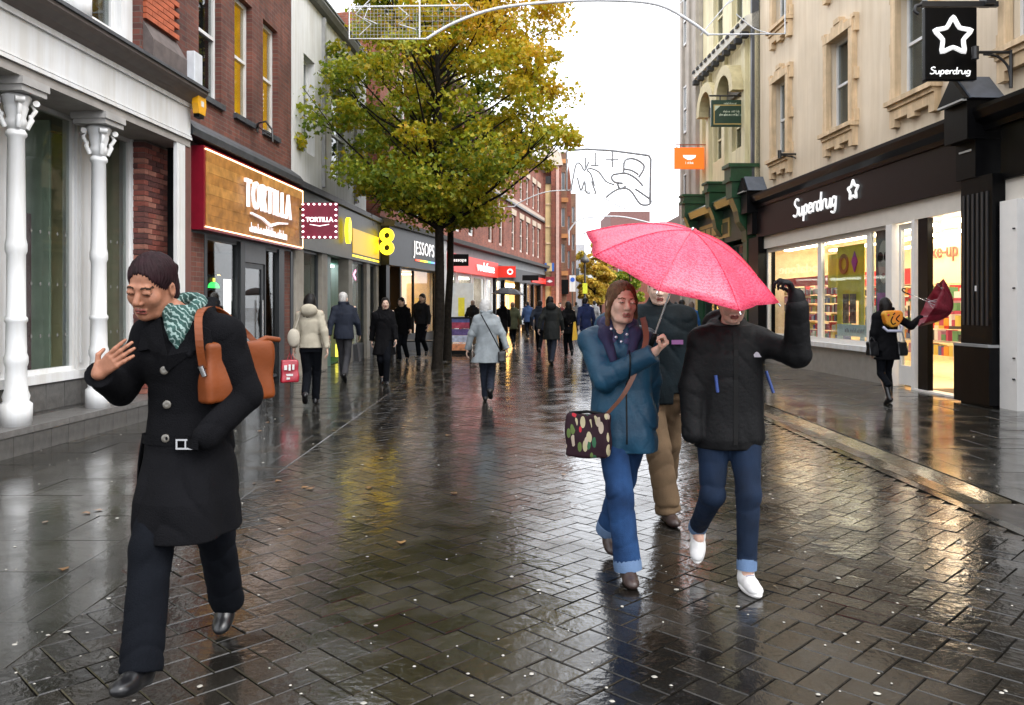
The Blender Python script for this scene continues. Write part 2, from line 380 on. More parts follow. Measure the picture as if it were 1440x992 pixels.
def slab_zone(x0, x1, y0, y1, lx, ly, m, name, key, jit=.006):
    b = MB().quad((x0, y0, -.016), (x1, y0, -.016), (x1, y1, -.016), (x0, y1, -.016)).build(name, M_JOINT, kind='structure')
    r = 0; y = y0; cnt = 0; lst = []; meshes = {}
    while y < y1:
        off = (r % 2)*lx*.5; x = x1+off
        while x > x0:
            a, c = max(x-lx, x0), min(x, x1)
            if c-a > .05:
                k = round(c-a, 3)
                if k not in meshes: meshes[k] = stone_mesh(key, k-.0045, ly-.0045, m, ch=.0012)
                cx_, cy_ = (a+c)/2, y+ly/2
                arg = (cx_, cy_, rnd.gauss(0, .0008), rnd.gauss(0, .004), rnd.gauss(0, .004))
                if cnt < 300 and abs(cx_) < cy_*.64+.6: inst(meshes[k], key, b, arg[:3], (arg[3], arg[4], 0)); cnt += 1
                else: lst.append((cx_, cy_, 0, k-.007, ly-.007, *arg[2:]))
            x -= lx
        y += ly; r += 1
    if lst: stones_joined(key+'s', lst, m, b)
    return b
slab_zone(-6.2, -2.49, 3.36, 30, .9, .62, M_SLAB, 'footpath', 'slab')
ks_ = slab_zone(-2.485, -2.095, 2.0, 30, .39, .62, M_SLAB, 'kerb_strip', 'kerb_block'); ks_.location.z = .004
slab_zone(3.87, 8.2, 3.0, 30, .9, .62, M_SLAB, 'footway', 'slab')
# shallow drain channel with raised edge blocks
ch = MB().quad((3.42, 2, -.034), (3.87, 2, -.034), (3.87, 30, -.034), (3.42, 30, -.034)).build('drain_channel', M_CHAN, kind='structure')
me_c = bpy.data.meshes.new('channel_block')
vv = [(-.205, -.297, -.004), (-.12, -.297, -.012), (0, -.297, -.022), (.12, -.297, -.012), (.205, -.297, -.004)]
vv = vv+[(x, -y, z) for x, y, z in vv]+[(-.205, -.297, -.03), (.205, -.297, -.03), (-.205, .297, -.03), (.205, .297, -.03)]
me_c.from_pydata(vv, [], [(0, 1, 6, 5), (1, 2, 7, 6), (2, 3, 8, 7), (3, 4, 9, 8), (0, 10, 11, 4, 3, 2, 1), (5, 6, 7, 8, 9, 13, 12), (0, 5, 12, 10), (4, 11, 13, 9)]); me_c.materials.append(M_CHAN)
y = 6.6
while y < 24: inst(me_c, 'channel_block', ch, (3.645, y, rnd.gauss(0, .0015)), (0, rnd.gauss(0, .008), 0)); y += .6
tp = MB()
ke = MB().box(-.045, .045, -.297, .297, -.04, .0015).mesh('edge_block', M_SLAB); y = 2.4
while y < 26: inst(ke, 'edge_block', ch, (3.372, y, .002)); y += .6
pts = [(3.42+.02*math.sin(k*2.1), 3.2+k*.3) for k in range(11)]+[(3.86+.015*math.sin(k*1.7), 6.2-k*.3) for k in range(11)]
tp.prism(pts, -.03, -.004, 'z'); tp.build('tarmac_patch', M_TAR, ch)

# chewing gum spots trodden into the paving and a scatter of fallen leaves
gum = mat('old_gum', (.30, .285, .25), rough=.5, var=.25, scale=3)
gb = MB()
for k in range(330):
    Y = 2.9+9*rnd.random()**1.5; X = (rnd.random()*1.3-.65)*Y
    if X < -5.0: continue
    r = .004+.010*rnd.random()**2.2; n = 8; e = .7+.6*rnd.random(); ph = rnd.random()*6
    vs = [(X+r*e*math.cos(2*PI*j/n+ph)*(1+.2*math.sin(3*j+ph)), Y+r*math.sin(2*PI*j/n+ph), .0035) for j in range(n)]
    vs += [(X+.6*(x-X), Y+.6*(y-Y), .006) for x, y, z in vs]
    gb.add(vs, [tuple(range(n, 2*n))]+[(j, (j+1) % n, n+(j+1) % n, n+j) for j in range(n)])
gb.build('gum_spots', gum, label='pale grey spots of trodden chewing gum on the wet paving', cat='gum spots', kind='stuff')
lm = mat('fallen_leaf', (.16, .075, .02), rough=.35, var=.5, scale=2, coat=.5)
lb = MB()
for k in range(60):
    Y = 4+16*rnd.random(); X = rnd.gauss(-1.6, 1.3)
    a = rnd.random()*6; r = .025+.02*rnd.random(); vs = []
    for j in range(7):
        q = a+2*PI*j/7; rr = r*(1 if j % 2 else .55); vs.append((X+rr*math.cos(q), Y+rr*math.sin(q), .006+.006*rnd.random()))
    lb.add(vs, [tuple(range(7))])
lb.build('fallen_leaves', lm, label='brown autumn leaves stuck to the wet paving near the trees', cat='leaves', kind='stuff')
# ================================================================ SHARED MATERIALS
WHITE = mat('white_paint', (.70, .71, .72), rough=.45, var=.05, scale=3)
WHITE2 = mat('white_render', (.72, .73, .74), rough=.7, var=.07, scale=1.5, bump=.2)
LEAD = mat('lead_flashing', (.06, .065, .075), rough=.45, var=.25, scale=5)
STONEK = mat('granite_step', (.13, .125, .12), rough=.3, var=.25, scale=14, bump=.3, bscale=90)
STONER = mat('granite_riser', (.085, .082, .078), rough=.3, var=.25, scale=14, bump=.3, bscale=90)
BLACK = mat('black_gloss', (.0035, .0035, .004), rough=.33, var=.2, spec=.12)
DGREY = mat('dark_grey_panel', (.028, .031, .035), rough=.4, var=.12, spec=.3)
MGREY = mat('grey_panel', (.07, .075, .08), rough=.4, var=.1, spec=.3)
GLASS = glassmat('shop_glass', alpha=.86, ior=1.4)
GLASSU = glassmat('window_glass', alpha=.85)
BRICKR = brickmat('red_brick', (.19, .065, .045), (.11, .04, .034), (.15, .12, .10))
BRICKD = brickmat('dark_red_brick', (.17, .05, .035), (.07, .025, .022), (.12, .10, .09))
BRICKT = brickmat('terrace_brick', (.33, .10, .06), (.22, .065, .042), (.22, .17, .14))
DARKROOM = mat('dark_room', (.035, .035, .035), rough=.9)
BLIND = mat('pale_blind', (.34, .37, .35), rough=.9, var=.1)
IRON = mat('black_iron', (.015, .015, .016), rough=.4)
CREAM = mat('cream_render', (.71, .60, .46), rough=.8, var=.09, scale=.9, bump=.15)
TAN = mat('tan_stone', (.72, .54, .34), rough=.75, var=.14, scale=4)
GREENP = mat('green_paint', (.010, .055, .020), rough=.35, var=.3, scale=5)
GREEND = mat('dark_green_paint', (.008, .035, .018), rough=.3)
GOLD = mat('gold_paint', (.42, .30, .10), rough=.4, metal=.3)

for m_, lo_ in ((WHITE, .86), (WHITE2, .82), (CREAM, .90), (TAN, .72), (BLACK, .6), (BRICKR, .7), (BRICKT, .7), (BRICKD, .6), (DGREY, .6)): streak(m_, lo_)
# ================================================================ LEFT 1: white classical shopfront
S = .06
def LX(Y, off=0.0): return off+S*Y
# facade plane X=-5.45+.06Y ; local x = (Y-Y0)*n
n_ = math.hypot(S, 1)
Y0 = 3.0; b1 = thing('shop_building', 'white painted shop building with fluted-capital columns and stone step at the left edge', 'building', mtx=frame2d(-5.45+S*Y0, Y0, S))
def lx(Y): return (Y-Y0)*n_
E = lx(11.9)
MB().box(0, E, -.06, .45, 3.9, 4.42).build('fascia', WHITE, b1)
MB().box(0, E, -.085, -.06, 3.9, 3.94).box(0, E, -.075, -.06, 3.955, 3.97).box(0, E, -.09, -.06, 4.36, 4.42).build('fascia_moulding', WHITE, b1)
c = MB(); c.prism([(-.10, 4.42), (-.16, 4.47), (-.26, 4.52), (-.30, 4.56), (-.30, 4.60), (.2, 4.72), (.2, 4.42)], 0, 1, 'x')
c.v = [(p[0]*(E+.04), p[1], p[2]) for p in c.v]; c.build('cornice', mat('cornice_grey', (.13, .11, .10), rough=.6), b1)
MB().prism([(-.33, 4.60), (-.33, 4.64), (.5, 4.86), (.5, 4.60)], 0, E+.05, 'x').build('lead_roof', LEAD, b1)
MB().box(0, E, -.055, 1.0, 3.80, 3.895).build('soffit', mat('soffit_grey', (.30, .28, .26), rough=.7), b1)
# shop window recess: glass plane at y=.75
GY = .55
MB().box(0, E, GY-.12, GY+.25, 0, .62).build('stall_riser', STONER, b1)
k = 0; x = 0
while x < E-.5:
    MB().box(x+.004, x+.346, GY-.135, GY-.12, .31, .60).build('riser_tile', STONER, b1); x += .35
# step
st = MB().box(0, E+.1, -.02, GY, -.03, .205).build('step', STONEK, b1)
x = 0
tm = MB().box(.003, .297, -.035, -.02, 0, .200).mesh('step_block', STONER)
cm = MB().box(.003, .597, -.045, GY-.125, .205, .27).mesh('step_slab', STONEK)
while x < E: inst(tm, 'step_block', st, (x, 0, 0)); x += .3
x = 0
while x < E-.3: inst(cm, 'step_slab', st, (x, 0, 0)); x += .6
MB().box(0, E-.6, GY-.16, GY+.06, .62, .72).build('sill', WHITE, b1)
cols = [lx(8.38), lx(9.88), lx(6.88), lx(5.38)]
for a_ in (5.53, 7.03, 8.53, 10.0, 11.29):
    MB().box(lx(a_), lx(a_)+.40, GY-.07, GY+.12, .72, 3.80).box(lx(a_)+.05, lx(a_)+.10, GY-.09, GY-.07, .8, 3.7).box(lx(a_)+.30, lx(a_)+.35, GY-.09, GY-.07, .8, 3.7).build('pilaster', WHITE, b1)
# glass and window frames between columns
def shopglass(par, x0, x1, z0, z1, y, fm, fw=.05, gm=GLASS, mull=()):
    f = MB().box(x0, x0+fw, y-.04, y+.04, z0, z1).box(x1-fw, x1, y-.04, y+.04, z0, z1).box(x0+fw, x1-fw, y-.04, y+.04, z0, z0+fw).box(x0+fw, x1-fw, y-.04, y+.04, z1-fw, z1)
    for mm in mull: f.box(mm-fw/2, mm+fw/2, y-.045, y+.04, z0+fw, z1-fw)
    o = f.build('window', fm, par); MB().box(x0+fw, x1-fw, y-.004, y+.004, z0+fw, z1-fw).build('pane', gm, o); return o
for a, b_ in ((lx(8.53)+.41, lx(9.99)), (lx(7.03)+.41, lx(8.52)), (lx(10.0)+.41, lx(11.29)), (lx(5.53)+.41, lx(7.02))):
    w_ = shopglass(b1, a, b_, .72, 3.80, GY, WHITE)
    dm = MB()
    for zz in (1.15, 1.75, 2.35):
        for t in np.arange(a+.12, b_-.1, .16): dm.prism([(t+.016*math.cos(q), zz+.022*math.sin(q)) for q in np.arange(0, 2*PI, PI/4)], GY-.010, GY-.007)
    dm.build('safety_dots', mat('etched_dot', (.16, .16, .15), rough=.6), w_)
# interior: pale olive screen panels, curtain
MB().quad((0, GY+.75, .3), (E, GY+.75, .3), (E, GY+.75, 3.8), (0, GY+.75, 3.8)).build('interior_screen', mat('olive_screen', (.52, .48, .30), rough=.8, var=.25, scale=1.2), b1)
MB().quad((0, GY, .5), (E, GY, .5), (E, GY+.75, .5), (0, GY+.75, .5)).quad((0, GY, 3.82), (E, GY, 3.82), (E, GY+.75, 3.82), (0, GY+.75, 3.82)).quad((E-.6, GY, .5), (E-.6, GY+.75, .5), (E-.6, GY+.75, 3.8), (E-.6, GY, 3.8)).build('interior_box', mat('interior_dim', (.45, .42, .30), rough=.8), b1)
MB().box(lx(9.45), lx(9.75), GY+.35, GY+.45, .55, 2.6).build('red_drape', mat('maroon_cloth', (.07, .008, .01), rough=.8), b1)
MB().box(lx(9.43), lx(9.77), GY+.5, GY+.6, 2.3, 2.75).build('display_block', DARKROOM, b1)
MB().box(lx(9.86), lx(9.90), GY+.2, GY+1.0, .55, 3.75).build('display_fin', mat('pale_green_glass', (.35, .42, .34), rough=.2), b1)
# columns
cp = [(.0, 0), (.15, 0), (.15, .22), (.118, .25), (.128, .30), (.108, .36), (.098, .60), (.112, .64), (.112, .70), (.098, .74), (.093, 1.05), (.106, 1.07), (.106, 1.10), (.090, 1.12), (.087, 1.75), (.102, 1.79), (.102, 1.86), (.090, 1.92), (.080, 2.95), (.10, 2.97), (.10, 3.0), (.082, 3.03)]
for i, cx_ in enumerate(cols):
    c0 = MB().lathe(cp[1:], 20, (cx_, .14, .27)).build('column', WHITE, b1)
    cap = MB()
    # acanthus bell, volutes, abacus
    cap.lathe([(.082, 3.03), (.10, 3.12), (.088, 3.16), (.115, 3.26), (.108, 3.28), (.145, 3.36), (.13, 3.385)], 20, (cx_, .14, .27))
    for kx in (-1, 1):
        for ky in (-1, 1):
            cc = Vector((cx_+kx*.125, .14+ky*.125, .27+3.32)); cap.tube([cc+Vector((-kx*.03, ky*.03, 0)), cc+Vector((kx*.03, -ky*.03, 0))], .034, 10)
            cap.tube([(cx_+kx*.07, .14+ky*.07, .27+3.05), (cx_+kx*.10, .14+ky*.10, .27+3.15), (cx_+kx*.085, .14+ky*.085, .27+3.2)], [.026, .03, .012], 6)
            cap.tube([(cx_+kx*.09, .14+ky*.09, .27+3.16), (cx_+kx*.125, .14+ky*.125, .27+3.25), (cx_+kx*.10, .14+ky*.10, .27+3.30)], [.022, .026, .01], 6)
    cap.build('capital', WHITE, c0)
    MB().box(cx_-.2, cx_+.2, -.06, .34, 3.66, 3.72).box(cx_-.22, cx_+.22, -.08, .36, 3.72, 3.80).build('abacus', mat('abacus_grey', (.35, .34, .33), rough=.6), c0)
# brick pier of individual bricks, then white strip
px0, px1 = lx(11.0)-.42, lx(11.75)-.42
px0 = lx(11.31); px1 = lx(12.0)
bm_cols = [mat('pier_brick_a', (.20, .055, .04), var=.25, scale=9, rough=.8, bump=.4), mat('pier_brick_b', (.085, .03, .027), var=.3, scale=9, rough=.8, bump=.4), mat('pier_brick_c', (.27, .11, .08), var=.25, scale=9, rough=.8, bump=.4), mat('pier_brick_d', (.13, .045, .038), var=.3, scale=9, rough=.8, bump=.4)]
pier = MB().box(px0+.01, px1-.01, .33, .6, .27, 3.80).build('brick_pier', mat('mortar_dark', (.13, .11, .10), rough=.9), b1)
def bmesh_(w_, d_): return [MB().box(0, w_, 0, d_, 0, .064).mesh('brick', q) for q in bm_cols]
full = bmesh_(.212, .1); half = bmesh_(.1, .212)
zz = .275; r = 0
while zz < 3.75:
    xs = [(px0, 0), (px0+.222, 0), (px0+.444, 0)] if r % 2 == 0 else [(px0, 1), (px0+.11, 0), (px0+.332, 0), (px0+.554, 1)]
    for xx, hf in xs:
        if hf == 2: continue
        inst(rnd.choice(half if hf else full), 'brick', pier, (xx, .318+rnd.uniform(-.003, .003), zz))
    for q in range(1): inst(rnd.choice(half), 'brick', pier, (px0-.008, .42+.222*q+(.11 if r % 2 else 0), zz))
    zz += .0745; r += 1
MB().box(lx(11.50), lx(11.75), -.05, .0, .27, 3.83).box(lx(11.50)+.04, lx(11.75)-.04, -.06, -.05, .4, 3.7).build('pilaster', WHITE, b1)
MB().box(lx(11.755), E+.06, -.04, .02, 0, 3.83).build('downpipe_casing', mat('reddish_post', (.14, .06, .05), rough=.6), b1)
# upper storey: tall windows, colonnette, red brick end
U = .12
wl = MB(); hs_ = [(lx(9.45), lx(10.35), 4.9, 7.6), (lx(7.6), lx(9.15), 4.9, 7.6), (lx(5), lx(7.2), 4.9, 7.6)]
wall_mb(wl, 0, lx(10.62), 4.72, 11, hs_, U, .3); shell(wl, 0, lx(10.62), 4.72, 11, 8, U+.3)
wl.build('wall', WHITE, b1)
for h in hs_: sash_window(b1, *h, U+.12, WHITE, GLASSU, DARKROOM, fw=.08)
for xx in (lx(9.3), lx(7.4)):
    MB().lathe([(.14, 4.75), (.14, 5.0), (.10, 5.05), (.12, 5.12), (.09, 5.2), (.085, 5.6), (.11, 5.63), (.11, 5.68), (.08, 5.72), (.075, 7.5)], 16, (xx, U-.08, 0)).build('colonnette', WHITE, b1)
uq = MB().box(lx(10.62), E, -.0, .4, 4.72, 11); shell(uq, lx(10.62), E, 4.72, 11, 8, .4)
uq = uq.build('brick_quoin', BRICKD, b1)
red = mat('orange_brick', (.36, .085, .035), var=.25, scale=8, rough=.8, bump=.3)
qa = MB().box(0, .30, 0, .05, 0, .066).mesh('brick', red); qb = MB().box(0, .146, 0, .05, 0, .066).mesh('brick', red)
zz = 5.25; r = 0
while zz < 6.2:
    for q in range(3):
        if r % 2 == 0: inst(qa, 'brick', uq, (lx(10.66)+q*.31, -.048, zz))
        else: inst(qb if q == 0 else qa, 'brick', uq, (lx(10.66)+(0 if q == 0 else .155+(q-1)*.31), -.048, zz))
    zz += .0765; r += 1
MB().box(lx(10.64), lx(11.66), -.10, .0, 6.22, 6.30).build('stone_band', LEAD, uq)
MB().prism([(-.14, 4.75), (-.14, 4.98), (-.0, 5.22), (.0, 4.75)], lx(10.66), lx(11.62), 'x').build('stone_base', mat('sooty_stone', (.10, .08, .075), rough=.9, var=.3), uq)

# cable box and alarm box at the junction
cb = MB().box(-.13, .13, -.12, 0, -.22, .22).build('utility_box', mat('grey_box', (.55, .57, .6), rough=.4)); cb.matrix_world = frame2d(0, 0, S)
cb.location = W(268, 97, 11.75)+Vector((-.0, 0, 0)); bevel(cb, .01)
tag(cb, 'pale grey utility box on the brickwork above the yellow alarm box', 'utility box')
al = MB().prism([(-.11, .17), (.11, .17), (.14, .0), (.10, -.14), (-.10, -.14), (-.14, 0)], -.09, 0).build('alarm_box', mat('alarm_yellow', (.75, .36, .01), rough=.35))
al.matrix_world = frame2d(0, 0, S); al.location = W(273, 148, 11.85)+Vector((.03, 0, 0))
MB().box(-.04, .04, -.097, -.091, -.03, .05).build('sticker', WHITE, al); MB().box(-.08, .08, -.08, 0, -.19, -.142).build('strobe', BLACK, al)
tag(al, 'yellow burglar alarm box beside the corner of the white shop fascia', 'alarm box')

# ================================================================ LEFT 2: red brick building with the wooden restaurant sign
Y0 = 12.02
def lx(Y): return (Y-Y0)*n_
b2 = thing('brick_building', 'dark red brick building with yellow-lit sash windows over the wooden restaurant sign', 'building', mtx=frame2d(-5.65+S*Y0, Y0, S))
E2 = lx(17.12)
hs_ = [(lx(12.75), lx(13.6), 4.83, 6.95), (lx(14.15), lx(14.95), 4.83, 6.95), (lx(15.5), lx(16.3), 4.83, 6.95)]
hs2 = [(a, b, 7.9, 9.7) for a, b, _, _ in hs_]
wl = wall_mb(MB(), 0, E2, 4.3, 11.5, hs_+hs2, 0, .14); shell(wl, 0, E2, 0, 11.5, 8, .14); wl.build('wall', BRICKR, b2)
YEL = streak(mat('yellow_lit_blind', (.85, .50, .015), rough=.7, var=.25, scale=3, emit=(.95, .60, .02), es=.22), .6, 4, 1.2)
for i, h in enumerate(hs_): sash_window(b2, *h, .14, WHITE, GLASSU, DARKROOM if i == 0 else YEL, fw=.075)
for h in hs2: sash_window(b2, *h, .14, WHITE, GLASSU, DARKROOM, fw=.075)
ps = MB()
for h in hs_+hs2: MB().box(h[0]-.05, h[1]+.05, -.06, .1, h[2]-.09, h[2]-.002).build('window_sill', LEAD, b2)
MB().prism([(0, 4.02), (-.24, 4.02), (-.26, 4.12), (-.2, 4.2), (0, 4.34)], .0, E2, 'x').build('lead_cornice', LEAD, b2)
MB().box(0, E2, -.02, .2, 2.55, 4.02).build('fascia_board', DGREY, b2)
MB().box(0, .22, -.06, .2, 0, 4.02).build('pilaster', DGREY, b2)
# sign box
sg = thing('fascia_sign', 'red framed wooden fascia sign with glowing white restaurant lettering and edge lights', 'shop sign', mtx=frame2d(-5.65+S*12.44, 12.44, S))
z0, z1, SL = 2.66, 3.94, 4.75
MB().box(-.0, SL, -.22, -.02, z0, z1).build('sign_box', mat('maroon_paint', (.20, .006, .018), rough=.3), sg)
wood = [mat('sign_plank_%d' % k, c_, rough=.5, var=.3, scale=7, bump=.2, bscale=20) for k, c_ in enumerate(((.46, .22, .055), (.38, .17, .04), (.50, .25, .07), (.33, .14, .035)))]
for r in range(7):
    x = .06
    while x < SL-.07:
        ln = min(rnd.uniform(1.6, 3.0), SL-.06-x)
        MB().box(x, x+ln-.004, -.238-rnd.random()*.003, -.222, z0+.07+r*.163, z0+.07+(r+1)*.163-.003).build('plank', rnd.choice(wood), sg); x += ln
LEDW = emat('warm_led', (1, .76, .4), 2.2)
led = MB(); led.box(.03, SL-.03, -.245, -.225, z1-.055, z1-.04).box(.03, SL-.03, -.245, -.225, z0+.04, z0+.052).box(SL-.05, SL-.035, -.245, -.225, z0+.055, z1-.06).build('edge_light', LEDW, sg)
SLET = emat('white_lit_letter', (1, .94, .97), .28)
letters('TORTILLA', SLET, sg, (2.60, -.30, 3.40), .58, .05, .0, sx=.76, sz=1.2, cw=1.22)
sw = MB(); sw.prism([(1.75, 3.12), (2.3, 3.08), (2.68, 3.0), (3.1, 3.08), (3.62, 3.12), (3.62, 3.09), (3.1, 3.04), (2.68, 2.95), (2.3, 3.04), (1.75, 3.09)], -.30, -.26).build('swash', SLET, sg)
scrawl(sg, SLET, 1.78, 3.62, -.265, 2.78, 2.95, 4); MB().box(1.76, 3.64, -.262, -.245, 2.79, 2.86).build('lettering_back', SLET, sg)
# bracket above
br = MB(); a0 = W(378, 180, 15.2); a0.x = -5.65+S*15.2+.0
br.tube([a0, a0+Vector((.12, -.3, .02)), a0+Vector((.35, -.62, -.02)), a0+Vector((.5, -.75, -.2)), a0+Vector((.52, -.78, -.42))], .018, 8); br.tube([a0+Vector((0, 0, .08)), a0+Vector((0, 0, -.08))], .035, 8)
br.tube([a0+Vector((.05, -.1, .0)), a0+Vector((.45, -.7, -.28))], .01, 6)
br.build('wall_bracket', IRON, label='black curved iron bracket on the brick wall above the wooden sign', cat='bracket')
# shopfront: piers, window, door
z0s = 2.62
pl = MB().box(.22, .85, -.03, .2, 0, z0s).build('brick_pier', BRICKR, b2)
pr = MB().box(lx(16.55), lx(16.95), -.03, .2, 0, z0s).build('brick_pier', BRICKR, b2)
MB().box(.85, .95, -.04, .1, 0, z0s).build('post', DGREY, b2); MB().box(lx(14.28), lx(14.48), -.06, .1, 0, z0s).build('post', DGREY, b2)
MB().box(lx(16.25), lx(16.55), -.05, .1, 0, z0s).build('post', DGREY, b2); MB().box(lx(16.95), E2, -.05, .1, 0, z0s).build('post', DGREY, b2)
w1_ = shopglass(b2, .95, lx(14.28), .45, z0s, .02, DGREY)
MB().box(.95, lx(14.28), -.04, .1, 0, .45).build('stall_riser', DGREY, b2)
w2_ = shopglass(b2, lx(15.55), lx(16.25), .1, z0s, .02, DGREY)
MB().box(lx(14.48), lx(15.55), -.03, .05, 2.28, z0s).build('transom_panel', MGREY, b2)
dr = MB().box(lx(14.5), lx(14.58), .0, .05, .02, 2.27).box(lx(15.42), lx(15.53), .0, .05, .02, 2.27).box(lx(14.58), lx(15.42), .0, .05, 2.18, 2.27).box(lx(14.58), lx(15.42), .0, .05, .02, .22).build('door', DGREY, b2)
MB().box(lx(14.58), lx(15.42), .02, .03, .22, 2.18).build('pane', GLASS, dr); MB().tube([(lx(15.36), -.05, .8), (lx(15.36), -.05, 1.6)], .015, 8).build('handle', mat('steel', (.6, .6, .6), rough=.25, metal=1), dr)
MB().box(lx(13.1), lx(13.75), .06, .09, 1.75, 2.0).build('window_sign', BLACK, w1_)
gs = MB(); gs.prism([(lx(13.42)+.22*math.cos(t), 1.79+.10*abs(math.sin(t))) for t in np.linspace(0, PI, 9)], .045, .055)
gs.build('green_neon', emat('green_neon', (.05, .9, .12), 1.6), w1_)
MB().box(lx(13.39), lx(13.45), .04, .052, 1.89, 1.95).build('yellow_neon', emat('yellow_neon', (1, .85, .1), 2), w1_)
MB().box(lx(13.85), lx(14.15), .06, .07, 1.35, 1.95).build('menu_lightbox', emat('menu_white', (1, 1, .97), 1.1), w1_)
wr = mat('warm_wood_interior', (.10, .04, .018), rough=.6, var=.5, scale=3)
ri = MB().quad((.3, 3, 0), (E2-.2, 3, 0), (E2-.2, 3, 2.6), (.3, 3, 2.6)).quad((.3, .2, .01), (E2-.2, .2, .01), (E2-.2, 3, .01), (.3, 3, .01)).quad((.3, .2, 2.6), (E2-.2, .2, 2.6), (E2-.2, 3, 2.6), (.3, 3, 2.6)).quad((.3, .2, 0), (.3, 3, 0), (.3, 3, 2.6), (.3, .2, 2.6)).quad((E2-.2, .2, 0), (E2-.2, 3, 0), (E2-.2, 3, 2.6), (E2-.2, .2, 2.6)).build('interior', wr, b2)
for k in range(5): inst(MB().lathe([(.02, .12), (.05, .08), (.05, 0), (.01, -.03)], 10).mesh('pendant_lamp', emat('pendant_amber', (1, .5, .15), 4)), 'pendant_lamp', b2, (lx(13.3)+k*.75, 1.2+.3*(k % 2), 1.9+.1*(k % 3)))
# hanging sign (square, white bulbs round the edge)
hg = thing('hanging_sign', 'square maroon hanging sign edged with white bulbs beside the wooden fascia', 'hanging sign')
o_ = W(450, 311, 16.9); MB().box(-.37, .37, -.04, .04, -.37, .37).build('panel', mat('maroon_sign', (.17, .006, .03), rough=.35), hg); hg.location = o_
bl = MB().lathe([(.0, -.02), (.02, -.012), (.024, 0), (.02, .012), (.0, .02)], 8).mesh('bulb', emat('bulb_white', (1, .93, .95), 2.2))
for k in range(7):
    for zz in (-.34, .34): inst(bl, 'bulb', hg, (-.34+k*.1133, -.05, zz))
for k in range(1, 6):
    for xx in (-.34, .34): inst(bl, 'bulb', hg, (xx, -.05, -.34+k*.1133))
letters('TORTILLA', emat('sign_letter_white', (1, .95, .97), .9), hg, (0, -.046, .02), .135, .012, .003, sx=.92)
MB().prism([(-.2, -.07), (0, -.1), (.2, -.07), (.2, -.08), (0, -.115), (-.2, -.08)], -.05, -.041).build('swash', MT['sign_letter_white'], hg)
MB().tube([(-.37, 0, .25), (-.75, .1, .25)], .02, 6).build('bracket', IRON, hg)

# ================================================================ LEFT 3: tall white building and mobile phone shop
Y0 = 17.16
b3 = thing('white_building', 'tall white painted building with arched windows above the grey phone shop fascia', 'building', mtx=frame2d(-5.65+S*Y0, Y0, S))
E3 = lx(25.0); EW = lx(23.7)
hs_ = [(lx(17.95), lx(18.75), 4.9, 7.05), (lx(20.1), lx(22.0), 4.7, 7.0), (lx(22.7), lx(23.3), 4.9, 6.9)]
wl = wall_mb(MB(), 0, EW, 4.2, 8.55, hs_, 0, .3); shell(wl, 0, EW, 0, 8.55, 9, .3); wl.build('wall', WHITE2, b3)
for i, h in enumerate(hs_): sash_window(b3, *h, .2, WHITE, GLASSU, BLIND, fw=.07, bars=(0, 2, 0)[i])
MB().prism([(0, 8.35), (-.12, 8.38), (-.18, 8.5), (-.18, 8.56), (0, 8.6)], -.02, EW+.02, 'x').build('parapet_cornice', mat('parapet_grey', (.16, .16, .17), rough=.6), b3)
MB().prism([(-.2, 8.57), (-.2, 8.62), (.3, 8.66), (.3, 8.57)], -.02, EW+.02, 'x').build('coping', LEAD, b3)
for cx_, cw_ in ((lx(21.05), 1.0), (lx(18.35), .0)):
    if not cw_: continue
    ar = MB(); pts = [(cx_+cw_*math.cos(t), 7.0+cw_*math.sin(t)) for t in np.linspace(0, PI, 13)]
    inner = [(cx_+(cw_-.12)*math.cos(t), 7.0+(cw_-.12)*math.sin(t)) for t in np.linspace(0, PI, 13)]
    for q in range(12): ar.prism([pts[q], pts[q+1], inner[q+1], inner[q]], -.09, .0)
    ar.build('arch_hood', mat('hood_grey', (.38, .38, .38), rough=.7), b3)
    MB().prism(inner, -.006, -.002).build('fanlight', GLASSU, b3)
    MB().prism(inner, -.002, .004).build('fanlight_back', DARKROOM, b3)
for xx in (lx(19.3), lx(22.35)): MB().box(xx, xx+.12, -.08, 0, 4.3, 8.3).build('rainwater_pipe', mat('pipe_grey', (.33, .33, .33)), b3)
MB().prism([(0, 4.0), (-.22, 4.0), (-.24, 4.12), (0, 4.22)], 0, E3, 'x').build('fascia_cornice', LEAD, b3)
fb = MB().box(.02, E3, -.14, .2, 2.72, 3.98).build('fascia', mat('phone_shop_grey', (.085, .088, .085), rough=.4, spec=.3), b3)
# ghost pair of round yellow letters: the first seen edge on, its glow on the panel
YS = emat('yellow_sign', (1, .74, .02), 1.5)
MB().prism([(lx(20.75)+.17*math.cos(t), 3.4+.33*math.sin(t)) for t in np.linspace(0, 2*PI, 20)[:-1]], -.30, -.21).build('letter', YS, b3)
MB().box(lx(21.6), lx(24.7), -.155, -.142, 2.9, 3.55).build('glow_sheet', emat('yellow_sign_glow', (.80, .48, .02), .35), b3)  # emissive sheet stands in for the letter's yellow glow on the fascia
MB().box(lx(21.6), lx(24.7), -.152, -.142, 2.80, 2.85).build('glow_strip', emat('yellow_glow', (1, .75, .02), 1.2), b3)
ee = thing('hanging_sign', 'glowing yellow figure-eight projecting sign between the two dark fascias', 'hanging sign', loc=W(544, 340, 24.6))
def ring(mb, cx_, cz, r0, r1, y0, y1, n=20, a0=0, a1=2*PI):
    ts = np.linspace(a0, a1, n+1)
    for q in range(n):
        a, b_ = ts[q], ts[q+1]
        mb.prism([(cx_+r1*math.cos(a), cz+r1*math.sin(a)), (cx_+r1*math.cos(b_), cz+r1*math.sin(b_)), (cx_+r0*math.cos(b_), cz+r0*math.sin(b_)), (cx_+r0*math.cos(a), cz+r0*math.sin(a))], y0, y1)
    return mb
for s_ in (1, -1):
    ring(MB(), 0, .185*s_, .09, .215, -.06, .06).build('ring', YS, ee)
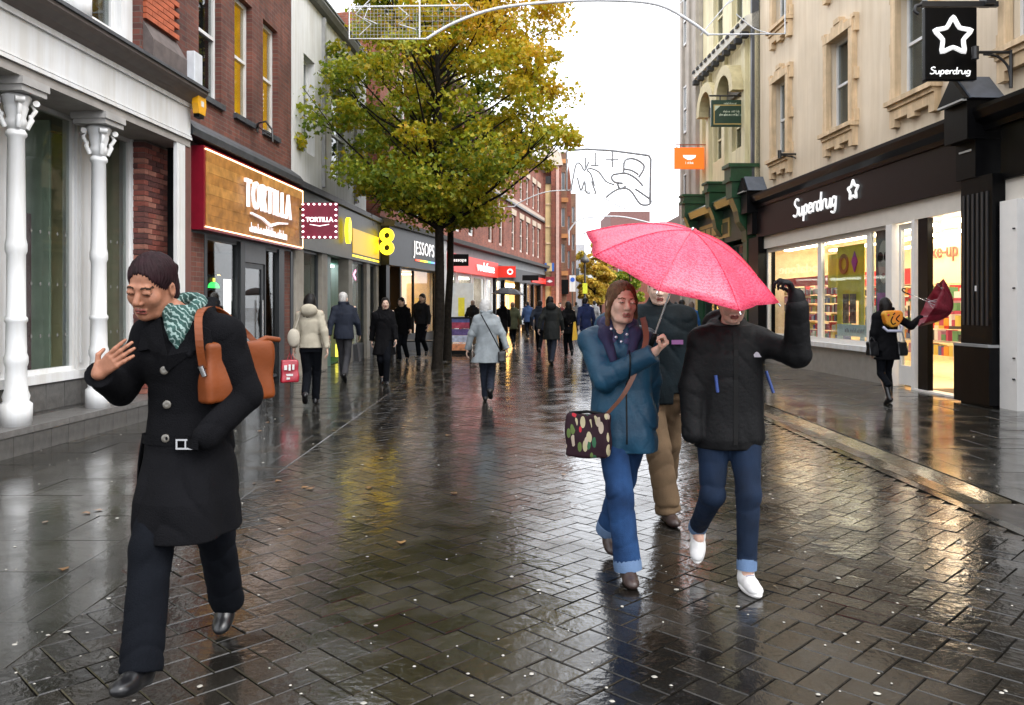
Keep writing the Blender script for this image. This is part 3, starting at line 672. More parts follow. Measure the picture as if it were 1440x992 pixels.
MB().box(-.24, -.20, -.02, .02, -.05, .05).build('bracket', IRON, ee)
GREENG = mat('green_tint', (.02, .16, .10), rough=.3)
x = .05; segs = [('p', .0, .55), ('g', .55, 1.9), ('p', 1.9, 2.35), ('d', 2.35, 4.3), ('p', 4.3, 4.7), ('g', 4.7, 6.3), ('p', 6.3, 6.7), ('g', 6.7, E3-.3), ('p', E3-.3, E3)]
PIL = mat('beige_pilaster', (.36, .33, .28), rough=.6)
for k_, a, b_ in segs:
    if k_ == 'p': MB().box(a, b_, -.08, .2, 0, 2.72).build('pilaster', PIL, b3)
    elif k_ == 'g': shopglass(b3, a, b_, .4, 2.72, .05, MGREY); MB().box(a, b_, .0, .2, 0, .4).build('stall_riser', DGREY, b3)
    else:
        MB().box(a, a+.9, .1, .16, 0, 2.72).build('door_panel', GREENG, b3); MB().box(a+.9, b_, .5, .56, 0, 2.72).build('door_recess', DARKROOM, b3)
gi = MB().quad((0, 2.2, 0), (E3, 2.2, 0), (E3, 2.2, 2.7), (0, 2.2, 2.7)).quad((0, .2, .01), (E3, .2, .01), (E3, 2.2, .01), (0, 2.2, .01)).quad((0, .2, 2.69), (E3, .2, 2.69), (E3, 2.2, 2.69), (0, 2.2, 2.69)).build('interior', mat('teal_interior', (.06, .22, .17), rough=.7, var=.4, scale=1.5), b3)
for a in (1.2, 5.5, 7.2): MB().box(a, a+.9, .9, 1.1, 2.6, 2.66).build('ceiling_lamp', emat('cool_lamp', (.8, 1, .95), 3.0), b3)
MB().box(4.9, 5.9, .25, .28, .5, 2.2).build('window_poster', mat('lime_poster', (.30, .42, .04), rough=.5, var=.8, scale=4, col2=(.8, .6, .5)), b3)
MB().prism([(5.2, 2.35), (5.5, 2.5), (5.5, 2.43), (5.32, 2.35), (5.5, 2.27), (5.5, 2.2)], .03, .045).build('pink_arrow', emat('pink', (1, .35, .6), 1.2), b3)
MB().box(5.1, 6.2, .3, .5, .1, .45).build('lit_shelf', emat('yellow_shelf', (.9, .8, .1), .8), b3)
# ================================================================ LEFT 4: camera shop + long red terrace, bending right
S4 = .21; n4 = math.hypot(S4, 1); YJ = 25.1
def ly(Y): return (Y-YJ)*n4
M4 = frame2d(-9.32+S4*YJ, YJ, S4)
b4 = thing('brick_terrace', 'long red brick terrace with pale sash windows above lit shopfronts, receding behind the trees', 'building', mtx=M4)
E4 = ly(54.3)
wy = [27.0, 28.6, 30.2, 31.9, 33.7, 35.9, 39.5, 41.8, 44.8, 47.0, 48.9, 50.9, 52.6]
hs_ = [(ly(y)-.5, ly(y)+.5, 4.55, 6.45) for y in wy]; hs2 = [(ly(y)-.5, ly(y)+.5, 7.5, 9.1) for y in wy]
wl = wall_mb(MB(), 0, E4, 4.2, 10.6, hs_+hs2, 0, .16); shell(wl, 0, E4, 0, 10.6, 9, .16); wl.build('wall', BRICKT, b4)
PINKW = mat('pinkish_frame', (.62, .52, .46), rough=.6)
for i, h in enumerate(hs_+hs2): sash_window(b4, *h, .12, WHITE if i % 13 < 6 else PINKW, GLASSU, BLIND if i % 3 else DARKROOM, fw=.12)
for h in hs_+hs2:
    MB().prism([(h[0]-.12, h[3]), (h[1]+.12, h[3]), (h[1]+.2, h[3]+.32), (h[0]-.2, h[3]+.32)], -.03, .02).build('lintel', mat('sand_lintel', (.50, .40, .30), rough=.8), b4)
MB().box(0, E4, -.14, 0, 6.98, 7.08).build('string_course', LEAD, b4); MB().box(0, E4, -.10, 0, 7.08, 7.3).build('stone_band', mat('sand_stone', (.45, .36, .29), rough=.8), b4)
MB().prism([(0, 10.3), (-.3, 10.4), (-.35, 10.6), (0, 10.7)], 0, E4, 'x').build('eaves', mat('eaves_stone', (.42, .38, .34), rough=.8), b4)
MB().prism([(0, 3.95), (-.45, 3.95), (-.5, 4.1), (-.1, 4.22), (0, 4.25)], 0, E4, 'x').build('shop_cornice', mat('cornice_dark', (.09, .085, .08), rough=.6), b4)
MB().box(0, ly(30.6), -.3, .2, 2.75, 3.95).build('fascia', mat('camera_shop_grey', (.03, .031, .035), rough=.4, spec=.25), b4)
letters('JESSOPS', emat('lit_white', (1, .97, .95), .3), b4, (ly(28.4), -.33, 3.42), .58, .015, .0, sx=1.05, sz=1.1, cw=1.08)
sc_ = [(.8, .1, .05), (.9, .5, .02), (.9, .8, .05), (.1, .6, .2), (.1, .3, .8), (.4, .1, .5)]
for k, c_ in enumerate(sc_): MB().box(ly(28.4)-.9+k*.42, ly(28.4)-.52+k*.42, -.34, -.3, 3.0, 3.06).build('colour_bar', emat('bar_%d' % k, c_, .8), b4)
MB().box(ly(30.65), ly(31.1), -.32, .2, 0, 3.95).build('pilaster', mat('pale_pilaster', (.45, .44, .42), rough=.5), b4)
MB().box(ly(31.1), E4, -.12, .2, 3.5, 3.95).build('frieze', mat('frieze_grey', (.24, .24, .24), rough=.6), b4)
VR = emat('red_fascia', (.60, .02, .008), .25)
MB().box(ly(31.2), ly(39.8), -.3, .2, 2.85, 3.55).build('fascia', VR, b4)
letters('vodafone', MT['lit_white'], b4, (ly(37.2), -.34, 3.2), .60, .04, .0, sx=1.5)
MB().box(ly(39.9), E4-.1, -.2, .2, 2.8, 3.5).build('fascia', BLACK, b4)
MB().box(ly(49.0), ly(53.8), -.26, -.2, 2.9, 3.25).build('red_panel', VR, b4)
# shop interiors with warm lamps
WARM = emat('warm_lamp', (1, .72, .38), 8.0); COOL = emat('cold_lamp', (1, .97, .9), 6.0); AMB = emat('amber_display', (1, .42, .06), 2.2)
def multimat(name, cols, rough=.5, es=0.0, sc=(3, 3, 3)):
    """a wall of goods: voronoi cells coloured by kind"""
    m = bpy.data.materials.new(name); m.use_nodes = True; n = m.node_tree; b = n.nodes['Principled BSDF']; b.inputs['Roughness'].default_value = rough
    oi = n.nodes.new('ShaderNodeAttribute'); oi.attribute_name = 'tone'
    cr = n.nodes.new('ShaderNodeValToRGB'); cr.color_ramp.interpolation = 'CONSTANT'
    while len(cr.color_ramp.elements) < len(cols): cr.color_ramp.elements.new(.5)
    for i, c in enumerate(cols): cr.color_ramp.elements[i].position = i/len(cols); cr.color_ramp.elements[i].color = (*c, 1)
    n.links.new(oi.outputs['Fac'], cr.inputs[0]); n.links.new(cr.outputs[0], b.inputs['Base Color'])
    return m
GOODS = multimat('boxed_goods', [(.55, .02, .02), (.6, .02, .03), (.5, .25, .35), (.6, .55, .5), (.7, .3, .03), (.05, .05, .06), (.65, .5, .1), (.08, .12, .3), (.4, .05, .12), (.75, .72, .7), (.1, .25, .12)])
def goods(name, parent, x0, x1, y0, zs, wmin=.06, wmax=.2, hmax=.28, m=None):
    V = MB(); T = []
    for z in zs:
        x = x0
        while x < x1:
            w_ = rnd.uniform(wmin, wmax)
            if rnd.random() < .88: V.box(x, x+w_*.9, y0, y0+.2, z, z+rnd.uniform(.5, 1)*hmax); T += [rnd.random()]*6
            x += w_
    me = V.mesh(name, m or GOODS); at = me.attributes.new('tone', 'FLOAT', 'FACE'); at.data.foreach_set('value', T)
    o = bpy.data.objects.new(name, me); COL.objects.link(o); o.parent = parent; o['kind'] = 'stuff'; return o
def roombox(mb, x0, x1, d, h, y0=.2):
    mb.quad((x0, d, 0), (x1, d, 0), (x1, d, h), (x0, d, h)); mb.quad((x0, y0, .012), (x1, y0, .012), (x1, d, .012), (x0, d, .012)); mb.quad((x0, y0, h), (x1, y0, h), (x1, d, h), (x0, d, h))
    mb.quad((x0, y0, 0), (x0, d, 0), (x0, d, h), (x0, y0, h)); mb.quad((x1, y0, 0), (x1, d, 0), (x1, d, h), (x1, y0, h)); return mb
CREAMI = mat('cream_interior', (.62, .50, .34), rough=.8)
roombox(MB(), .2, ly(30.6), 4, 2.75).build('interior', CREAMI, b4)
for x in (.9, 2.2, 3.5, 4.8): MB().box(x, x+.5, .8, 3.2, 2.64, 2.68).build('ceiling_lamp', WARM, b4)
goods('display_goods', b4, .5, 5.2, 3.5, (.4, .8, 1.2, 1.6, 2.0), .15, .4, .35)
MB().box(1.2, 4.6, 2.6, 2.65, 1.75, 2.2).build('amber_banner', AMB, b4)
shopglass(b4, 1.4, ly(30.5), .5, 2.75, 0, BLACK, mull=(3.1,)); MB().box(1.4, ly(30.5), -.05, .1, 0, .5).build('stall_riser', BLACK, b4)
MB().box(0, .3, -.2, .2, 0, 2.75).build('post', BLACK, b4); MB().box(1.25, 1.4, -.2, .2, 0, 2.75).build('post', BLACK, b4)
roombox(MB(), ly(31.1), ly(39.8), 4, 2.85).build('interior', mat('white_interior', (.7, .66, .6), rough=.8), b4)
for x in np.arange(ly(31.8), ly(39), 1.7): MB().box(x, x+.7, .8, 3.2, 2.74, 2.78).build('ceiling_lamp', COOL, b4)
goods('display_goods', b4, ly(31.5), ly(39.5), 1.2, (.3, .8, 1.3, 1.8), .2, .6, .45)
for a, b_ in ((31.2, 33.4), (33.6, 35.8), (36.0, 38.2), (38.4, 39.7)): shopglass(b4, ly(a), ly(b_), .35, 2.85, 0, WHITE, fw=.12)
MB().box(ly(32.0), ly(33.2), .1, .14, .7, 2.1).build('window_poster', emat('poster_pale', (.75, .82, .8), .5), b4)
roombox(MB(), ly(40), E4-.2, 4, 2.8).build('interior', CREAMI, b4)
for x in np.arange(ly(40.6), ly(53), 2.0): MB().box(x, x+.8, .8, 3.2, 2.7, 2.74).build('ceiling_lamp', WARM, b4)
MB().box(ly(42.2), ly(45.5), .4, .5, .5, 2.5).build('amber_display', emat('amber_glow', (1, .55, .12), 2.6), b4)
for a in (40.1, 42.0, 46, 48, 50.2, 52.4): MB().box(ly(a), ly(a)+.25, -.1, .2, 0, 2.8).build('pilaster', BLACK, b4)
for a, b_ in ((40.4, 41.9), (46.3, 47.9), (48.3, 50.1), (50.5, 52.3)): shopglass(b4, ly(a), ly(b_), .4, 2.8, 0, BLACK)
# projecting signs on the terrace
def projsign(px, py, Y, w_, h_, m, label, name='hanging_sign', th=.1, rz=0.0):
    t = thing(name, label, 'hanging sign', loc=W(px, py, Y), rot=(0, 0, rz)); p = MB().box(-w_/2, w_/2, -th/2, th/2, -h_/2, h_/2).build('panel', m, t); bevel(p, .012); return t
t = projsign(646, 366, 31.6, .72, .46, BLACK, 'small black projecting sign with white lettering next to the red fascia'); letters('jessops', MT['lit_white'], t, (0, -.055, .0), .19, .01, .003, joined=True)
t = projsign(711, 382.5, 40.2, 1.0, .56, VR, 'red projecting sign with a white ring emblem on the red brick terrace')
ring(MB(), .22, 0, .085, .15, -.065, -.052).build('ring', MT['lit_white'], t); MB().prism([(.2, .06), (.24, .12), (.3, .15), (.26, .07)], -.066, -.053).build('ring_tail', MT['lit_white'], t)
MB().box(-.7, -.5, -.02, .02, .1, .14).build('bracket', IRON, t)
t = projsign(746, 391, 45, .9, .3, BLACK, 'dark slim projecting sign further along the terrace shopfronts')
# bay tower at the end of the terrace
tw = thing('brick_tower', 'slim red brick corner tower with tall cream bay at the terrace end', 'building', loc=(2.62, 54.5, 0))
BT = BRICKT
MB().box(-.60, -.40, -.25, .2, 0, 10.8).box(-.02, .66, -.25, .2, 0, 10.8).build('brick_pier', BT, tw); MB().box(.30, .50, -.30, -.252, .3, 10.8).build('pale_shaft', mat('pinkstone', (.55, .36, .30), rough=.8), tw)
MB().box(-.4, -.02, -.12, .2, 0, 9.6).build('cream_bay', mat('yellow_stone', (.58, .44, .22), rough=.8, var=.15, scale=2), tw)
for z in (3.6, 5.6, 6.7, 8.2): MB().box(-.42, 0, -.18, -.12, z, z+.09).build('band', TAN, tw)
MB().box(-.42, 0, -.2, .2, 9.6, 10.1).build('bay_head', DARKROOM, tw); MB().prism([(-.75, 10.8), (.75, 10.8), (.6, 11.6), (-.4, 12.4), (-.65, 11.5)], -.4, .2).build('gable', mat('cream_gable', (.55, .47, .38), rough=.8), tw)
MB().box(-.40, .66, .2, 14, 0, 10.8).build('side_wall', BT, tw)
t = projsign(772.5, 376, 54.0, .62, .55, mat('blue_sign', (.02, .12, .45)), 'small blue sign with a cream centre on the brick tower'); MB().box(-.17, .17, -.06, -.052, -.28, .28).build('inset', MT['yellow_stone'], t)
t = projsign(773, 396, 53.9, .62, .6, mat('deep_red_sign', (.25, .01, .02)), 'small deep red sign with a white emblem on the brick tower'); MB().prism([(-.2, 0), (0, .12), (.2, 0), (0, -.1)], -.06, -.052).build('emblem', WHITE, t)
# buildings beyond the tower, street bending on
BRN = brickmat('brown_brick', (.26, .13, .07), (.17, .09, .055), (.2, .17, .14))
def far_block(px0, px1, Y, Yb, ztop, m, label, wins, wm=BLIND, side=True, name='far_building', zb=0):
    x0 = (px0-CX)*Y/F_PX; x1 = (px1-CX)*Y/F_PX; t = thing(name, label, 'building', loc=(x0, Y, 0)); wd = x1-x0
    hs = [(a*wd, b*wd, z, z2) for a, b, z, z2 in wins]
    wl = wall_mb(MB(), 0, wd, zb, ztop, hs, 0, .2); shell(wl, 0, wd, 0, ztop, Yb-Y, .2); wl.build('wall', m, t)
    for h in hs:
        o = MB().box(h[0], h[1], .12, .16, h[2], h[3]).build('window', WHITE, t); q = .06*(h[1]-h[0])+.04
        MB().box(h[0]+q, h[1]-q, .10, .118, h[2]+q, h[3]-q).build('pane', mat('far_glass', (.10, .12, .13), rough=.1), o)
    return t, wd
t, wd = far_block(787.5, 797, 57, 75, 12.2, BRN, 'narrow brown brick building with orange trim just beyond the tower', [(.2, .75, z, z+1.3) for z in (4.5, 7, 9.5)])
for z in (3.6, 6.2, 8.7, 11.4): MB().box(-.05, wd+.1, -.12, 0, z, z+.3).build('cornice', mat('orange_stone', (.45, .20, .07), rough=.8), t)
MB().box(0, wd+.1, -.3, 0, 2.3, 3.3).build('fascia', BLACK, t)
t, wd = far_block(797, 803, 66, 84, 11.5, BRICKT, 'slender red brick gable building second beyond the tower', [(.25, .75, z, z+1.4) for z in (4.5, 7.3)])
MB().prism([(0, 11.5), (wd, 11.5), (wd/2, 13)], 0, .4).build('gable', BRICKT, t)
t, wd = far_block(803, 810, 78, 100, 12.2, BRN, 'pinkish brown building third beyond the tower', [(.2, .7, z, z+1.5) for z in (4.2, 6.8, 9.4)])
t, wd = far_block(862, 920, 105, 125, 11.6, BRICKT, 'flat topped red brick block at the far end of the street', [(.12, .36, 8.2, 9.8), (.5, .86, 8.2, 9.8), (.12, .36, 5, 6.8), (.5, .86, 5, 6.8)])
MB().box(-.4, wd+.3, -.4, .1, 10.2, 10.7).build('cornice', mat('grey_cornice', (.3, .26, .25)), t); MB().box(-.3, wd*.9, .1, 12, 11.6, 13.6).build('attic', mat('attic_brick', (.20, .10, .09), rough=.8), t)
MB().prism([(wd*.94, 10.5), (wd+.6, 10.5), (wd+.2, 11.6), (wd*.94, 11.6)], 0, 4).build('corner_piece', BRICKT, t)
t, wd = far_block(920, 972, 112, 140, 10.2, mat('far_grey', (.28, .26, .24), rough=.8), 'low far building with a grey green roof right of the red block', [(.1, .3, 5, 7), (.4, .6, 5, 7), (.7, .9, 5, 7)])
MB().prism([(-.3, 10.2), (wd+.3, 10.2), (wd, 11.6), (.3, 11.6)], 0, 10).build('roof', mat('green_slate', (.12, .17, .15), rough=.6), t)
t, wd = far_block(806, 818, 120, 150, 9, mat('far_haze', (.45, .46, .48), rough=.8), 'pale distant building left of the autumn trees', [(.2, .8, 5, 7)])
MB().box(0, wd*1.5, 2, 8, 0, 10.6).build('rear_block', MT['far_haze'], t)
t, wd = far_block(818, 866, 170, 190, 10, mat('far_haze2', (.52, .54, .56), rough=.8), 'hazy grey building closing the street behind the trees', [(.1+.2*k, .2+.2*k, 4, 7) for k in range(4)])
t, wd = far_block(958, 968, 60, 66, 8.2, mat('far_chim', (.22, .17, .15), rough=.8), 'small dark chimneyed house corner beside the grey pilaster building', [(.2, .8, 5, 6.5)]); MB().box(wd*.4, wd*.7, 1, 2, 8.2, 9.3).build('chimney', MT['far_chim'], t)

# ================================================================ RIGHT 1: cream rendered building over the drugstore
SR = -.05; nr = math.hypot(SR, 1); YR = 22.7
def rx(Y): return (YR-Y)*nr
r1 = thing('rendered_building', 'cream rendered building with tan stone window surrounds above the black drugstore fascia', 'building', mtx=frame2d(7.9+SR*YR, YR, SR, True))
ER = rx(4.0)
wins = [(21.5, 20.6), (18.2, 17.15), (15.25, 14.15), (12.1, 11.0), (9.0, 7.9)]
hs_ = [(rx(a), rx(b), 5.33, 7.32) for a, b in wins]; hs2 = [(rx(a), rx(b), 8.75, 10.6) for a, b in wins]
wl = wall_mb(MB(), 0, ER, 4.2, 12.5, hs_+hs2, .12, .25); shell(wl, 0, ER, 4.2, 12.5, 10, .37); wl.build('wall', CREAM, r1)
GB = mat('blue_grey_blind', (.22, .27, .28), rough=.8, var=.15, scale=.8)
for i, h in enumerate(hs_+hs2): sash_window(r1, *h, .26, WHITE, GLASSU, GB, fw=.07)
for i, h in enumerate(hs_+hs2):
    a, b, c, d = h; s_ = MB()
    s_.box(a-.17, a, .0, .14, c, d).box(b, b+.17, .0, .14, c, d).box(a-.17, b+.17, -.01, .14, d, d+.17)
    for e0, e1 in ((a-.26, a-.17), (b+.17, b+.26)):
        s_.box(e0, e1, .03, .14, d-.12, d+.17).box(e0, e1, .03, .14, c+.0, c+.25).box(e0, e1, .03, .14, (c+d)/2-.12, (c+d)/2+.12)
    m_ = (a+b)/2
    s_.box(m_-.3, m_+.3, -.0, .14, d+.17, d+.27).box(m_-.14, m_+.14, -.02, .14, d+.27, d+.38)
    s_.box(a-.26, a-.1, -.0, .14, d+.17, d+.25).box(b+.1, b+.26, 0, .14, d+.17, d+.25)
    so_ = s_.build('surround', TAN, r1)
    s_ = MB(); s_.box(a-.25, b+.25, -.10, .14, c-.09, c-.002).box(a-.2, b+.2, -.04, .14, c-.17, c-.09).box(a-.2, b+.2, .0, .14, c-.36, c-.17)
    s_.box(a-.2, a-.02, .0, .14, c-.50, c-.36).box(b+.02, b+.2, .0, .14, c-.50, c-.36).box(m_-.12, m_+.12, .0, .14, c-.44, c-.36); s_.build('sill', TAN, r1)
# cornice + fascia
c = MB().prism([(.15, 4.14), (-.16, 4.14), (-.18, 4.22), (-.30, 4.30), (-.34, 4.42), (-.34, 4.48), (.15, 4.60)], .35, ER, 'x').build('cornice', BLACK, r1)
FB = mat('fascia_brown_black', (.008, .005, .0055), rough=.3, var=.15, scale=.7, spec=.2)
MB().box(.4, rx(12.9), -.12, .15, 3.35, 4.14).build('fascia', FB, r1); MB().box(rx(12.05), ER, -.10, .15, 3.35, 4.14).build('fascia', BLACK, r1)
MB().box(.4, ER, -.04, .15, 3.02, 3.35).build('white_frieze', mat('grey_white', (.60, .56, .50), rough=.5, var=.04), r1)
# consoles with lead gables
def console(x0, x1, zb, m=BLACK):
    o = MB().box(x0, x1, -.42, .15, 4.02, 4.62).build('console', m, r1)
    MB().prism([(x0-.06, 4.62), (x1+.06, 4.62), ((x0+x1)/2, 5.0)], -.50, -.42).build('gable', m, o)
    MB().prism([(x0-.09, 4.62), (x1+.09, 4.62), ((x0+x1)/2, 5.04)], -.41, .12).build('lead_cap', mat('blue_lead', (.09, .105, .13), rough=.4, var=.2), o)
    MB().box(x0-.02, x1+.02, -.52, -.44, 4.585, 4.615).build('white_line', mat('bird_line', (.4, .4, .38)), o)
    MB().box(x0+.05, x1-.05, -.26, .15, 3.45, 4.02).build('console_shaft', m, o)
    return o
console(rx(12.95), rx(12.35), 0); console(0, .5, 0)
MB().box(rx(12.8), rx(12.5), -.275, -.262, 3.86, 3.89).build('white_fleck', MT['bird_line'], r1)
# black pilasters
p = MB().box(rx(12.8), rx(12.03), -.24, .3, 0, 3.45)
p = p.build('pilaster', BLACK, r1)
MB().box(rx(12.86), rx(11.98), -.32, -.0, .03, .88).build('plinth', BLACK, p); MB().box(rx(12.85), rx(11.99), -.335, -.0, .88, .92).build('plinth_cap', mat('grey_edge', (.25, .25, .25)), p)
for k in range(6): MB().box(rx(12.74)+k*.115, rx(12.74)+k*.115+.045, -.255, -.241, 1.2, 3.2).build('flute', mat('black_satin', (.02, .02, .022), rough=.5), p)
MB().box(rx(12.42), rx(12.38), -.26, -.242, 1.72, 1.80).build('white_sticker', WHITE, p)
MB().box(0, rx(21.95), -.2, .3, 0, 3.35).build('pilaster', BLACK, r1)
PW = mat('post_white', (.76, .74, .71), rough=.45, var=.03)
MB().box(rx(11.98), rx(11.6), -.16, .3, 0, 3.02).build('white_post', PW, r1)
MB().box(rx(11.6), ER, 1.2, 1.3, 0, 3.02).build('dark_doorway', DARKROOM, r1)
for z in (.45, .75, 1.75, 2.6): MB().lathe([(.0, -.012), (.022, -.01), (.022, .01), (0, .012)], 10, (rx(11.66), -.165, z)).build('fixing', IRON, r1)
# shop windows
DG = glassmat('drugstore_glass', alpha=.93, ior=1.2); sx = [(rx(21.95), rx(18.64)), (rx(18.64), rx(16.32))]
MB().box(rx(21.95), rx(15.5), -.02, .25, 0, .58).build('stall_riser', mat('grey_riser', (.24, .23, .21), rough=.5, var=.12), r1)
MB().box(rx(21.95), rx(15.5), -.10, .2, .58, .68).build('sill', WHITE, r1)
for a, b_ in sx: shopglass(r1, a, b_, .68, 3.02, .08, PW, fw=.1, gm=DG)
w3_ = shopglass(r1, rx(16.32), rx(15.5), .68, 3.02, .08, PW, fw=.06, gm=DG)
MB().box(rx(15.49), rx(15.27), -.05, .2, 0, 3.02).build('white_post', PW, r1)
MB().box(rx(14.60), rx(14.50), -.05, .2, 0, 3.02).build('white_post', PW, r1)
d_ = MB().box(rx(15.2), rx(15.12), .05, .12, .05, 3.0).box(rx(14.72), rx(14.64), .05, .12, .05, 3.0).box(rx(15.12), rx(14.72), .05, .12, .05, .4).box(rx(15.12), rx(14.72), .05, .12, 2.9, 3.0).build('door', PW, r1)
MB().box(rx(15.12), rx(14.72), .08, .09, .4, 2.9).build('pane', DG, d_); MB().tube([(rx(14.76), .0, 1.0), (rx(14.76), .0, 1.5)], .015, 8).build('handle', IRON, d_)
MB().box(rx(14.42), rx(14.12), -.02, .08, 0, 3.02).build('pilaster', BLACK, r1)
MB().box(rx(14.5), rx(13.1), -.06, .15, -.01, .03).build('threshold', PW, r1)
# interior
it = roombox(MB(), rx(21.9), rx(12.3), 5.5, 3.3, .25).build('interior', mat('drugstore_cream', (.82, .66, .44), rough=.8), r1)
MB().box(rx(14.6), rx(12.4), .3, 5.4, .013, .02).build('floor_mat', mat('dark_floor', (.05, .045, .04), rough=.3), r1)
SLAMP = emat('strip_lamp', (1, .88, .68), 13.0)
for i, (a, b_) in enumerate(((21.4, 19.2), (18.8, 16.6), (16.2, 14.6), (14.2, 12.9))):
    for y in (.30, 1.5, 2.9, 4.2): MB().box(rx(a), rx(b_), y, y+.14, 2.92, 2.97).build('strip_light', SLAMP, r1)
goods('shelf_goods', r1, rx(21.3), rx(17.2), 2.3, (.75, 1.0, 1.25, 1.5, 1.75), .07, .22, .22)
goods('shelf_goods', r1, rx(16.9), rx(13), 3.4, (.4, .75, 1.1, 1.45, 1.8), .08, .25, .3)
goods('shelf_goods', r1, rx(21.7), rx(18.3), .42, (.72, .93, 1.14, 1.35, 1.56, 1.77), .05, .13, .19)
MB().box(rx(21.6), rx(18.2), .36, .40, 1.98, 2.2).build('red_header', mat('promo_red', (.70, .012, .02), rough=.4), r1)
sh = MB()
for z in (.72, .97, 1.22, 1.47, 1.72, 1.99): sh.box(rx(21.3), rx(17.2), 2.25, 2.6, z-.02, z)
sh.build('shelf', WHITE, r1)
RED = mat('promo_red', (.70, .012, .02), rough=.4)
MB().box(rx(21.3), rx(18.2), 2.18, 2.24, 2.0, 2.36).build('red_header', RED, r1)
for k in range(7): MB().box(rx(20.7)+k*.42, rx(20.7)+k*.42+.28, .55+.1*(k % 2), .58+.1*(k % 2), 1.75+.08*(k % 3), 2.0+.08*(k % 3)).build('promo_card', (RED, WHITE, mat('promo_orange', (.8, .25, .02)))[k % 3], r1)
def poster(x0, x1, z0, z1, m, y=.14, name='poster', par=r1): return MB().box(x0, x1, y, y+.012, z0, z1).build(name, m, par)
YP = mat('yellow_poster', (.62, .52, .02), rough=.5, var=.15); BP = mat('pale_blue_poster', (.45, .58, .62), rough=.5)
poster(rx(18.0), rx(16.75), 1.6, 2.78, YP, .16); poster(rx(18.0), rx(17.75), 1.1, 1.6, YP, .16); poster(rx(17.0), rx(16.75), 1.1, 1.6, YP, .16)
for k in range(2):
    poster(rx(17.7)+k*.33, rx(17.43)+k*.33, 1.12, 1.75, mat('photo_dark', (.04, .035, .035), var=.9, scale=8, col2=(.3, .2, .15)), .145)
ring(MB(), rx(17.65), 2.4, .13, .22, .135, .15).build('poster_ring', mat('brown_print', (.25, .12, .02)), r1)
MB().prism([(rx(17.15)+.0, 2.2), (rx(17.15)+.13, 2.42), (rx(17.15), 2.64), (rx(17.15)-.13, 2.42)], .135, .15).build('poster_diamond', mat('purple_print', (.25, .03, .3)), r1)
poster(rx(18.0), rx(16.3), .85, 1.1, BP, .16); poster(rx(18.0), rx(17.75), .68, .85, BP, .16); poster(rx(16.95), rx(16.75), .68, .85, BP, .16); poster(rx(16.7), rx(16.3), 1.1, 1.5, BP, .16)
scrawl(r1, mat('grey_print', (.2, .22, .25)), rx(17.6), rx(16.7), .15, .93, 1.02, 12)
poster(rx(18.55), rx(18.1), 1.9, 2.65, YP, .2)
# face poster and purple panel
fp = poster(rx(16.22), rx(15.56), 1.35, 3.0, mat('grey_face_poster', (.13, .14, .15), var=.6, scale=4), .13, 'portrait_poster', w3_)
fx = rx(15.89); SK = mat('print_skin', (.45, .42, .38), var=.2)
MB().prism([(fx+.21*math.cos(t), 2.35+.42*math.sin(t)) for t in np.linspace(0, 2*PI, 20)[:-1]], .118, .129).build('printed_face', SK, w3_)
for s_ in (-1, 1): ring(MB(), fx+.12*s_, 2.45, 0.001, .10, .108, .117, 12).build('printed_sunglass', BLACK, w3_)
MB().prism([(fx-.08, 2.1), (fx, 2.06), (fx+.08, 2.1), (fx, 2.14)], .108, .117).build('printed_lips', mat('print_lip', (.3, .1, .1)), w3_)
poster(rx(16.22), rx(15.56), .72, 1.34, mat('purple_poster', (.38, .12, .36), var=.3), .13, 'poster', w3_)
poster(rx(16.15), rx(15.7), 1.36, 1.75, MT['purple_poster'], .12, 'poster', w3_)
# 'up' wall inside, warm goods
letters('make-up', mat('brown_letter', (.22, .09, .06)), r1, (rx(16.9), 1.78, 2.62), .42, .02, .004, joined=True)
MB().box(rx(18.0), rx(15.3), 1.82, 1.86, 1.95, 2.9).build('lit_panel', emat('lit_cream', (1, .70, .34), .35), r1)
goods('shelf_goods', r1, rx(17.6), rx(15.5), 1.5, (.5, .8, 1.1, 1.4, 1.65), .07, .2, .24)
MB().box(rx(14.2), rx(12.6), .9, 2.5, 2.93, 3.0).build('bulkhead', mat('tan_bulkhead', (.35, .25, .14)), r1)
MB().box(rx(14.0), rx(13.75), .7, .8, .9, 1.6).build('red_card', RED, r1)
bn = MB().box(rx(14.05), rx(13.45), .6, 1.0, .02, .75).build('black_display_bin', BLACK, r1); goods('bin_goods', r1, rx(14.0), rx(13.5), .7, (.76,), .06, .12, .12)
MB().tube([(rx(13.3), .5, 0), (rx(13.3), .5, 1.8)], .018, 8).build('display_pole', mat('brass_pole', (.5, .4, .2), rough=.4, metal=.6), r1)
# drawn script lettering on the fascia
GLY = {
 'S': ([[(.42, .86), (.3, .97), (.1, .9), (.06, .72), (.2, .56), (.38, .4), (.36, .14), (.15, 0), (-.02, .1)]], .50),
 'u': ([[(.0, .5), (.02, .15), (.14, .0), (.28, .12), (.33, .48)], [(.33, .5), (.34, .12), (.42, .0)]], .46),
 'p': ([[(.05, .5), (.02, -.35)], [(.04, .35), (.18, .52), (.34, .38), (.3, .1), (.15, .0), (.04, .1)]], .44),
 'e': ([[(.03, .26), (.3, .3), (.28, .46), (.14, .52), (.02, .35), (.04, .1), (.18, .0), (.34, .1)]], .42),
 'r': ([[(.04, .5), (.05, .0)], [(.05, .3), (.15, .48), (.3, .48)]], .34),
 'd': ([[(.32, .35), (.2, .5), (.04, .38), (.03, .12), (.15, .0), (.3, .12)], [(.36, .95), (.34, .12), (.42, .0)]], .48),
 'g': ([[(.32, .38), (.18, .5), (.03, .36), (.06, .1), (.2, .03), (.32, .15)], [(.34, .5), (.33, -.1), (.22, -.3), (.02, -.24)]], .46)}
